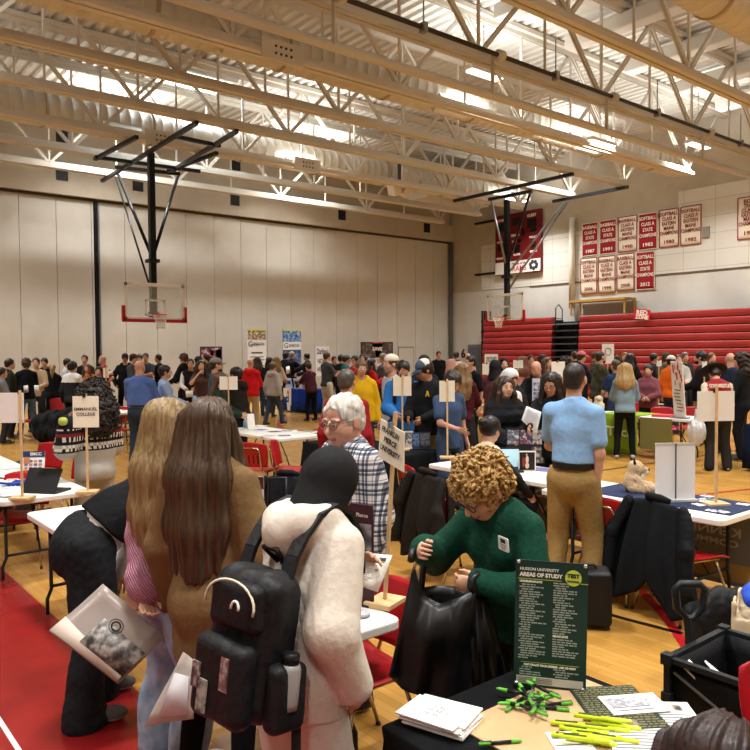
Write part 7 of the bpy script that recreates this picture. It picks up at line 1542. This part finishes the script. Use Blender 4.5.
for i, (x, d, lab, s1) in enumerate(((46, 16.2, 'black puffer coat heaped on a bag at far left', .9), (63, 15.9, 'heap of black coats and bags beside the black trousers at far left', .95), (10, 8.9, 'dark coat on a chair back at the left edge', .8))):
    q = SDF(.08); q.ell((0, 0, .25*s1), (.34*s1, .28, .26*s1)); q.ell((.1, 0, .58*s1), (.26*s1, .2, .24*s1)); q.ell((-.12, .05, .5*s1), (.2, .2, .22*s1)); garment(lab, 'coat_heap', q, '#121316' if i < 2 else '#3a3d42', .02, ground(x, d), 0, 'coats', amp=.025, seed=i+2)
# black case with grey lid
L = ground(407, 7.95); t = empty('storage_case', L, facing(4), 'black case with a grey lid on the floor behind the angled name sign', 'case'); o = MB().rbox((0, 0, .12), (.21, .40, .12), .04).build('body', mat('#0f1012', .6), t); bevel(o, .01); o = MB().rbox((0, 0, .253), (.215, .41, .013), .04).build('lid', mat('#4d5156', .6), t); bevel(o, .006); MB().lathe([(.03, 0), (.03, .003)], (.1, -.402, .14), 14, Matrix.Rotation(math.pi/2, 3, 'X')).build('sticker', mat('#8fb89a', .5), t)
# small jobs placard by the suitcase
L = ground(251, 6.0); t = empty('placard', L, facing(182), 'small maroon topped placard with JOBS lettering beside the tan sweatshirt', 'sign'); MB().box((0, 0, .78), (.09, .006, .16)).build('panel', mat('#c9cacd', .6), t); MB().box((0, .008, .89), (.09, .003, .05)).build('header', mat('#4a1722', .6), t); text('JOBS', .055, WHITE, frame((0, .013, .89), (-1, 0, 0), (0, 0, 1)), t, bold=.002); MB().box((0, .008, .75), (.05, .003, .06)).build('picture', photo_mat('#3a4a66', '#8a94a4', '#c9ccd4', 20), t); b = MB(); b.bar((0, -.012, 0), (0, -.012, .7), .025, .015); b.box((0, 0, .012), (.14, .12, .012)); b.build('stand', DK, t)
# ---------------------------------------------------------------- wagon at right
t = empty('folding_wagon', (3.36, 1.27, 0), 0, 'black fabric folding wagon with a pull handle at the lower right', 'wagon'); FB = mat('#0e0f11', .7, kind='cloth', col2='#15161a', scale=40, bump=.2)
hx, hy, zt2 = .25, .45, .56
for (sx, sy) in ((-1, 0), (1, 0), (0, -1), (0, 1)):
    if sx: g = [[(sx*(hx-.01*math.sin(3.1*j/8)), -hy+2*hy*j/8, .16+(zt2-.17)*i/5) for j in range(9)] for i in range(6)]
    else: g = [[(-hx+2*hx*j/6, sy*(hy-.01*math.sin(3.1*j/6)), .16+(zt2-.17)*i/5) for j in range(7)] for i in range(6)]
    MB().sheet(g, .008).build('side_fabric', FB, t)
MB().box((0, 0, .165), (hx, hy, .008)).build('floor_fabric', FB, t)
for sx in (-1, 1):
    for sy in (-1, 1):
        b = MB(); b.bar((sx*(hx+.012), sy*(hy+.012), .10), (sx*(hx+.012), sy*(hy+.012), zt2), .028, .028); b.box((sx*(hx+.012), sy*(hy+.012), zt2), (.024, .024, .024)); b.box((sx*(hx+.012), sy*(hy+.012), .38), (.022, .022, .03)); b.build('post', DK, t)
        w_ = MB(); w_.lathe([(.05, -.022), (.085, -.022), (.09, 0), (.085, .022), (.05, .022)], (sx*(hx+.05), sy*(hy-.06), .09), 20, Matrix.Rotation(math.pi/2, 3, 'Y')); w_.build('wheel', mat('#17181a', .6), t)
for a_, b_ in (((-hx-.012, -hy-.012, zt2), (-hx-.012, hy+.012, zt2)), ((hx+.012, -hy-.012, zt2), (hx+.012, hy+.012, zt2)), ((-hx-.012, hy+.012, zt2), (hx+.012, hy+.012, zt2)), ((-hx-.012, -hy-.012, zt2), (hx+.012, -hy-.012, zt2))): MB().bar(a_, b_, .03, .024).build('top_rail', DK, t)
MB().bar((-hx-.018, hy-.02, zt2-.05), (-hx-.018, -hy+.1, .14), .012, .008).build('side_strut', mat('#77797c', .35, metal=.7), t)
MB().bar((0, hy+.03, .2), (0, hy+.05, .68), .05, .03).build('handle_stem', DK, t)
b = MB(); M3 = Matrix.Rotation(-.75, 3, 'Z'); b.tube([M3 @ Vector(p)+Vector((0, hy+.05, 0)) for p in ((0, 0, .66), (-.06, 0, .72), (-.068, 0, .81), (-.045, 0, .835), (.045, 0, .835), (.068, 0, .81), (.06, 0, .72))], .019, 8, closed=True); b.build('pull_handle', DK, t)
q = SDF(.06); q.ell((0, .05, 0), (.17, .22, .14)); q.ell((.05, -.2, .04), (.16, .16, .15)); garment('black bag lying inside the folding wagon', 'duffel_bag', q, '#22262d', .012, (3.40, 1.22, .44), 0, 'bag', amp=.016, rough=.45)
for k, (x, y, a) in enumerate(((3.16, 1.62, .3), (3.24, 1.56, .8))):
    o = MB().box((0, 0, 0), (.05, .07, .004), Matrix.Rotation(.7, 3, 'X')).build('leaflet', PAPER); o.location = (x, y, .50); o.rotation_euler = (0, 0, a); tag(o, ['white leaflet sticking up in the near corner of the wagon', 'second white leaflet leaning beside the black bag in the wagon'][k], 'paper')
q = SDF(.06); q.ell((0, 0, .24), (.19, .12, .24)); q.ell((.06, 0, .42), (.13, .1, .12)); q.ell((-.1, .02, .36), (.11, .1, .12)); garment('black shoulder bag standing behind the wagon', 'shoulder_bag', q, '#0f1012', .012, ground(722, 4.35), -.5, 'bag', amp=.022, rough=.5)
t = empty('canvas_tote', (3.98, 1.75, .0), .3, 'cream canvas tote with blue tissue standing behind the wagon', 'bag'); q = SDF(.02); q.box((0, 0, .335), (.16, .09, .33), .03); q.box((0, 0, .75), (.14, .07, .2), .02, op='s'); q.noise = fold_noise(.006, 2, 14); mk('body', [q.mesh(.010)], mat('#c9b89a', .85), t); q = SDF(.02); q.ell((.02, 0, .66), (.10, .06, .05)); q.ell((-.06, .0, .65), (.05, .04, .04)); q.noise = fold_noise(.012, 4, 30); mk('blue_tissue', [q.mesh(.009)], mat('#2a4fc0', .6), t)
# ---------------------------------------------------------------- things on the plush toy table
t = empty('plush_toy', (P0(632, 492, ZT).x, P0(632, 492, ZT).y, ZT), facing(95), 'tan plush animal with black ears sitting on the right table', 'toy'); FUR = mat('#b39878', .95, kind='noise', col2='#c4aa8a', scale=60, bump=.8)
q = SDF(.03); q.ell((0, 0, .085), (.07, .075, .085)); q.cone((0, .01, .15), (0, .03, .19), .05, .055); q.ell((0, .03, .21), (.062, .065, .058)); q.ell((0, .09, .185), (.03, .045, .03))
for sg in (-1, 1): q.chain([(sg*.06, .02, .12), (sg*.075, .09, .07), (sg*.06, .14, .045)], [.028, .028, .026]); q.chain([(sg*.06, 0, .04), (sg*.08, .1, .035), (sg*.075, .17, .04)], [.045, .04, .036])
q.noise = fold_noise(.004, 3, 60); mk('body', [q.mesh(.006)], FUR, t)
for sg in (-1, 1):
    q = SDF(.01); q.cone((sg*.045, .01, .255), (sg*.065, .0, .292), .022, .008, sq=((0, 1, 0), .5)); mk('ear', [q.mesh(.004)], mat('#17120f', .9), t); MB().ball((sg*.026, .083, .225), .008, 6).build('eye', BLK, t)
q = SDF(.02); q.ell((0, .105, .17), (.024, .035, .026)); q.ell((0, .07, .13), (.035, .03, .05)); mk('white_muzzle', [q.mesh(.005)], mat('#d8d4cc', .95), t); MB().ball((0, .135, .188), .011, 6).build('nose', BLK, t)
b = MB(); b.rbox((5.62, 3.14, .7455), (.27, .62, .002), .01); o = b.build('table_runner', mat('#1c2b4d', .8)); tag(o, 'navy runner lying on the table with the plush toy', 'cloth')
q = P(675, 500, 5.85); t = empty('tabletop_banner', (q.x, q.y, .749), facing(178), 'white tabletop roll-up banner seen from behind on the plush toy table', 'banner'); MB().box((0, 0, .235), (.158, .002, .225)).build('panel', mat('#d9dadb', .6), t); MB().bar((0, .012, .01), (0, .012, .46), .008, .008).build('pole', mat('#4d4f52', .4, metal=.6), t); o = MB().box((0, 0, .012), (.165, .04, .012)).build('base', mat('#c9cacb', .4, metal=.3), t); bevel(o, .004); MB().box((0, 0, .455), (.16, .006, .008)).build('top_rail', mat('#c9cacb', .4, metal=.3), t)
rg = random.Random(8)
for k in range(14):
    q = P0(700+rg.uniform(-14, 42), 487+rg.uniform(0, 14), .7475); 
    if not (5.2 < q.x < 5.9 and 2.55 < q.y < 4.05): q = Vector((5.3+.5*rg.random(), 2.6+.5*rg.random(), .7475))
    t = empty('info_card', (q.x, q.y, .7475), rg.uniform(-.6, .6), 'small white and blue card scattered on the navy runner table', 'card', 'info cards on the plush toy table'); MB().box((0, 0, .001), (.032, .045, .001)).build('sheet', PAPER, t); MB().box((0, .015, .0022), (.024, .012, .0004)).build('print', mat(('#3a5a9a', '#7a8aa8', '#a8a49c')[k % 3], .6), t)
for k in range(6):
    q = P0(600+5*k, 492-2*(k % 3), .744); t = empty('info_card', (q.x, q.y, .744), .4*k, 'small white card left of the plush toy', 'card', 'info cards left of the plush toy'); MB().box((0, 0, .001), (.035, .05, .001)).build('sheet', PAPER, t); MB().box((0, .01, .0022), (.024, .01, .0004)).build('print', mat('#3a3d44', .6), t)
# cloth panels that hang at the far side of two tables, their print showing through reversed
def hang(x, y0, y1, z0, z1, col, label, lines, band=None):
    t = empty('hanging_banner', (x, (y0+y1)/2, 0), 0, label, 'cloth'); w = abs(y1-y0); MB().box((0, 0, (z0+z1)/2), (.004, w/2, (z1-z0)/2)).build('panel', mat(col, .8), t)
    for s_, sz, z, wd in lines: text(s_, sz, mat('#a9abb0', .8), frame((-.0075, 0, z), (0, 1, 0), (0, 0, 1)), t, name='reversed_lettering', bold=.002, width=wd)
    if band: MB().box((-.006, 0, band[0]), (.002, w/2, band[1])).build('gold_band', mat('#9a7f4a', .7), t)
hang(5.935, 2.60, 3.95, .05, .73, '#6a6d75', 'grey cloth with reversed white lettering hanging behind the plush toy table', (('KENNEBEC VALLEY', .10, .475, 1.15), ('COMMUNITY COLLEGE', .075, .385, 1.1)), (.16, .07))
hang(6.195, 4.25, 5.7, .05, .73, '#625d55', 'brown grey cloth with reversed lettering hanging behind the photo board table', (('LASELL', .16, .47, 1.1), ('UNIVERSITY', .12, .30, 1.1)))
# ---------------------------------------------------------------- photo board table
c = P0(527, 466, ZT); t = empty('photo_board', (c.x+.1, c.y+.1, ZT), facing(186), 'black display board of colour photos standing on the table left of the blue polo', 'display'); MB().box((0, 0, .19), (.20, .008, .19)).build('panel', mat('#23252a', .6), t)
for i in range(3): MB().box((-.13+.13*i, .011, .285), (.06, .002, .075)).build('photo', photo_mat(('#7a2a2a', '#2d4a7a', '#8a8f98')[i], ('#b9b4ac', '#7a2a2a', '#2b3550')[i], '#c9ccd4', 30), t)
MB().box((-.12, .011, .10), (.06, .002, .085)).build('photo', photo_mat('#2a3a5a', '#7a6a5a', '#c0b8b0', 30), t)
c = P0(527, 471, ZT); t = empty('picture_frame', (c.x, c.y, ZT), facing(184), 'white framed dark picture of a lit figure in front of the photo board', 'picture'); MB().box((0, 0, .10), (.085, .008, .10)).build('frame', WHITE, t); MB().box((0, .010, .10), (.075, .002, .088)).build('picture', mat('#17110f', .5), t); b = MB(); b.ball((.005, .0125, .165), (.008, .002, .010), 6); b.ball((0, .0125, .115), (.016, .002, .04), 6); b.ball((.0, .0125, .055), (.020, .002, .03), 6); b.build('lit_figure', mat('#d8b8a0', .5), t); MB().ball((.035, .0125, .09), (.014, .002, .05), 6).build('red_figure', mat('#8a2a24', .5), t)
c = P0(505, 471, ZT); laptop((c.x, c.y, ZT), facing(12)+math.pi*0+.25, 'open laptop with a pale blue screen beside the photo board')
c = P0(545, 470, ZT); paper((c.x, c.y, ZT+.001), .2, .27, .3, 'lilac folder lying behind the blue polo on the photo board table', mat('#7f7fb8', .6), 'folder', name='folder')
# brochures on the black cloth
for k, (x, w_, h_, cs, lab) in enumerate(((407, .15, .22, ('#d6d2c8', '#4a4a4a', '#8a8a86'), 'white photo brochure standing on the charcoal cloth'), (417, .12, .20, ('#2a3a5a', '#5a7aa8', '#10141c'), 'blue toned brochure standing on the charcoal cloth'), (425, .14, .21, ('#1b1c20', '#5a5d66', '#2a2c33'), 'dark photo brochure at the end of the charcoal cloth'))):
    q = P0(x, 449, .752); t = empty('brochure_stand', (q.x, q.y, .752), facing(180), lab, 'brochure'); M3 = Matrix.Rotation(.2, 3, 'X'); MB().box((0, 0, h_/2), (w_/2, .004, h_/2), M3).build('panel', mat(cs[0], .6), t); MB().box(M3 @ Vector((0, .007, 0))+Vector((0, 0, h_*.55)), (w_*.42, .0015, h_*.36), M3).build('picture', photo_mat(*cs, 24), t); MB().box((0, -.05, .004), (w_*.4, .06, .004)).build('foot', DK, t)
# things on the laptop table and the left tables
c = P0(65, 484, ZT); laptop((1.88, 6.86, ZT), math.radians(-52)+math.pi, 'black laptop seen from behind on the left table', screen=None, open_deg=120)
c = P0(33, 477, ZT); t = empty('stand_up_card', (c.x, c.y, ZT), facing(176), 'white stand-up card with a navy header and orange and blue squares on the left table', 'sign'); M3 = Matrix.Rotation(.18, 3, 'X'); T_ = lambda x, y, z: M3 @ Vector((x, y, z))
MB().box(T_(0, 0, .125), (.105, .003, .125), M3).build('panel', PAPER, t); MB().box(T_(0, .005, .222), (.105, .002, .028), M3).build('header', mat('#24345c', .6), t); text('EMCC', .04, WHITE, frame(T_(-.02, .009, .222), M3 @ Vector((-1, 0, 0)), M3 @ Vector((0, 0, 1))), t, bold=.001)
for i in range(4):
    for j in range(4):
        if i+j*1.2 > 1.0: MB().box(T_(.07-.045*i, .005, .05+.035*j), (.016, .0015, .012), M3).build('square', mat('#d08a5a' if (i+j) % 2 else '#5a6fa8', .6), t)
MB().box(T_(.065, .005, .16), (.03, .0015, .03), M3).build('map_shape', mat('#d0885a', .6), t); MB().box((0, -.05, .004), (.08, .06, .004)).build('foot', mat('#cfd3d6', .2, alpha=.6), t)
b = MB(); rg = random.Random(2); c = P0(27, 484, ZT)
for k in range(7):
    pts = [(.16*math.sin(a*1.3+k)+.03*k-.1, .08*math.cos(a*1.7+k*2), .012+.012*math.sin(a*2.2+k)+.006) for a in np.linspace(0, 5, 14)]; b.tube(pts, .008, 5)
o = b.build('lanyard_heap', mat('#2348b0', .5)); o.location = (c.x, c.y, ZT+.004); tag(o, 'heap of blue lanyards in front of the stand-up card', 'lanyards')
for k, (x, y, a, cc, lab) in enumerate(((8, 487, .3, '#3a5aa8', 'white and blue brochure at the left edge of the laptop table'), (12, 481, -.3, '#c0392b', 'brochure with a red mark near the lanyards'), (44, 490, .5, '#2b3550', 'dark blue brochure beside the black laptop'), (35, 489, 1.0, '#b06a4a', 'orange brown brochure beside the wooden sign base'), (5, 496, .1, '#8a9ac0', 'pale blue brochure at the corner of the laptop table'), (2, 478, .6, '#c9c4bc', 'white brochure by the left picture edge'))):
    q = P0(x, y, ZT); t = empty('brochure', (q.x, q.y, ZT+.001+.003*k), a, lab, 'brochure'); MB().box((0, 0, .0015), (.05, .10, .0015)).build('sheet', PAPER if k not in (2,) else mat('#2b3550', .6), t); MB().box((0, .03, .0033), (.04, .045, .0003)).build('print', photo_mat(cc, '#d9d6d0', cc, 30), t)
for k, (x, y, a, cc, lab) in enumerate(((262, 430, .4, '#5a78a8', 'blue leaflet at the left of the leaflet table'), (275, 432, -.2, '#3a4a6a', 'dark blue leaflet in the middle of the leaflet table'), (288, 431, .8, '#8a94a4', 'grey leaflet beside the dark blue one'), (300, 433, .1, '#c9ccd4', 'white leaflet near the right end of the leaflet table'), (270, 436, .6, '#a8b4c8', 'pale leaflet at the front of the leaflet table'), (285, 436, -.4, '#5a6a8a', 'slate leaflet at the front edge of the leaflet table'), (310, 432, .3, '#7a88a0', 'small leaflet at the far right of the leaflet table'), (258, 426, .2, '#d9d6d0', 'white sheet at the back of the leaflet table'))):
    q = P0(x, y, ZT); t = empty('leaflet', (q.x, q.y, ZT+.001), a, lab, 'leaflet'); MB().box((0, 0, .002), (.10, .13, .002)).build('sheet', PAPER, t); MB().box((0, .02, .0045), (.085, .09, .0004)).build('print', mat(cc, .6), t)
q = P0(245.5, 428, ZT); t = empty('sanitizer_bottle', (q.x, q.y, ZT), 0, 'clear blue pump bottle on the leaflet table', 'bottle'); MB().lathe([(.035, 0), (.036, .10), (.02, .125), (.012, .13)], n=14).build('body', mat('#a8c4d8', .15, alpha=.7), t); b = MB(); b.lathe([(.012, .13), (.012, .15), (.005, .15), (.005, .18)], n=10); b.bar((0, 0, .18), (.03, 0, .178), .012, .008); b.build('pump', WHITE, t)
q = P0(251, 429, ZT); t = empty('leaflet_holder', (q.x, q.y, ZT), facing(150), 'white leaflet standing upright beside the pump bottle', 'leaflet'); MB().box((0, 0, .12), (.06, .004, .12), Matrix.Rotation(.25, 3, 'X')).build('panel', PAPER, t); MB().box((0, -.03, .003), (.05, .05, .003)).build('foot', WHITE, t)
# apple
ap = pe.hand(0); c = P(63, 421.5, 6.85); t = empty('apple', c, 0, 'green apple in the hand of the person with the patterned knit yoke', 'apple'); MB().lathe([(.004, -.030), (.02, -.036), (.036, -.022), (.042, .004), (.036, .028), (.02, .038), (.006, .030)], n=16).build('fruit', mat('#9db04a', .35, kind='noise', col2='#b3c060', scale=20), t); MB().tube([(0, 0, .028), (.004, 0, .05)], .002, 5).build('stem', mat('#5a4526', .7), t)
# things on the centre table
t = empty('display_stand', (P0(356, 603, ZT).x, P0(356, 603, ZT).y, ZT), facing(212), 'maroon and grey display stand between the cream hoodie and the plaid shirt', 'display'); MB().box((0, 0, .24), (.10, .006, .24)).build('panel', mat('#3d1a22', .6), t); MB().box((0, .009, .27), (.095, .002, .12)).build('picture', photo_mat('#2b2628', '#5a5254', '#8a8486', 12), t); text('Franklin Pierce', .026, mat('#c9b8b4', .6), frame((0, .012, .43), (-1, 0, 0), (0, 0, 1)), t, bold=.0005); MB().box((0, -.03, .005), (.09, .06, .005)).build('foot', DK, t)
q = P0(362, 616, ZT); t = empty('tape_dispenser', (q.x, q.y, ZT), .4, 'small clear grey disc shaped holder on the centre table', 'dispenser'); MB().lathe([(.035, -.008), (.04, 0), (.035, .008)], (0, 0, .012), 18).build('disc', mat('#b9bcc0', .3), t)
for k, (x, y) in enumerate(((372, 600), (377, 603))): q = P0(x, y, ZT); o = MB().rbox((0, 0, .006), (.05, .022, .006), .01).build('marker_box', BLK); o.location = (q.x, q.y, ZT); o.rotation_euler = (0, 0, .7*k); tag(o, ['black flat box beside the wooden base of the angled sign', 'black box touching the wooden base of the angled sign'][k], 'box')
# clear bag by the varsity jacket, white bottle on the far white table
q = SDF(.03); q.ell((0, 0, 0), (.16, .13, .22)); q.cone((0, 0, .2), (0, 0, .34), .05, .03); q.noise = fold_noise(.02, 3, 25); o = mk('plastic_bag', [q.mesh(.015)], mat('#c9ccd0', .2, alpha=.75, spec=.6)); o.location = P(697, 432, 11.6); tag(o, 'clear plastic bag hanging from the hand of the varsity jacket', 'bag')
q = P0(476, 401, ZT); t = empty('display_stand', (12.35, 10.9, ZT), 0, 'tall pale blue stand-up card on the white table left of the smiling person', 'display'); MB().box((0, 0, .24), (.006, .10, .24)).build('panel', mat('#c9d6dc', .5), t); MB().box((.04, 0, .004), (.06, .08, .004)).build('foot', WHITE, t)
for k, (x, lab) in enumerate(((284, 'white binder standing on the royal blue cloth'), (289, 'white and navy box display on the royal blue cloth'), (294, 'pale folder standing at the middle of the royal blue cloth'))):
    t = empty('display_stand', (13.3, 20.75-.45*k, .75), 0, lab, 'display'); MB().box((0, 0, .16), (.01, .16, .16), Matrix.Rotation(-.2, 3, 'Y')).build('panel', mat(('#d6d8dc', '#c0c6d4', '#cfd3da')[k], .6), t); MB().box((-.02, 0, .18), (.003, .11, .06), Matrix.Rotation(-.2, 3, 'Y')).build('picture', mat('#2a3f74', .6), t); MB().box((.05, 0, .004), (.08, .12, .004)).build('foot', WHITE, t)
q = P0(597, 412, ZT); t = empty('pink_folder', (12.3, 6.95, ZT), .2, 'pink red folder lying beside the striped display', 'folder'); MB().box((0, 0, .02), (.13, .2, .02)).build('cover', mat('#c9404f', .6), t)
q = SDF(.03); q.ell((0, 0, .12), (.12, .1, .13)); q.ell((0, 0, .26), (.09, .08, .07)); q.noise = fold_noise(.015, 6, 25); o = mk('tote', [q.mesh(.014)], mat('#c9b8a4', .8)); o.name = 'canvas_bag'; o.location = (12.15, 8.22, ZT); tag(o, 'beige canvas bag on the table left of the blond ponytail', 'bag')
b = MB(); b.m(mat('#c9a81c', .7)); c = pcap.W(pcap.che+pcap.Mc@V3(.085, .155, .06)); 
_ = text('A', .085, mat('#c9a81c', .7), Matrix(), pcap.root, name='chest_emblem', bold=.006, ext=.003)
_.data.transform(frame(Vector(pcap.che+pcap.Mc@V3(-.075, .178, .07)), pcap.Mc@V3(-1, .35, 0), pcap.Mc@V3(0, 0, 1)))
bpy.context.view_layer.update()
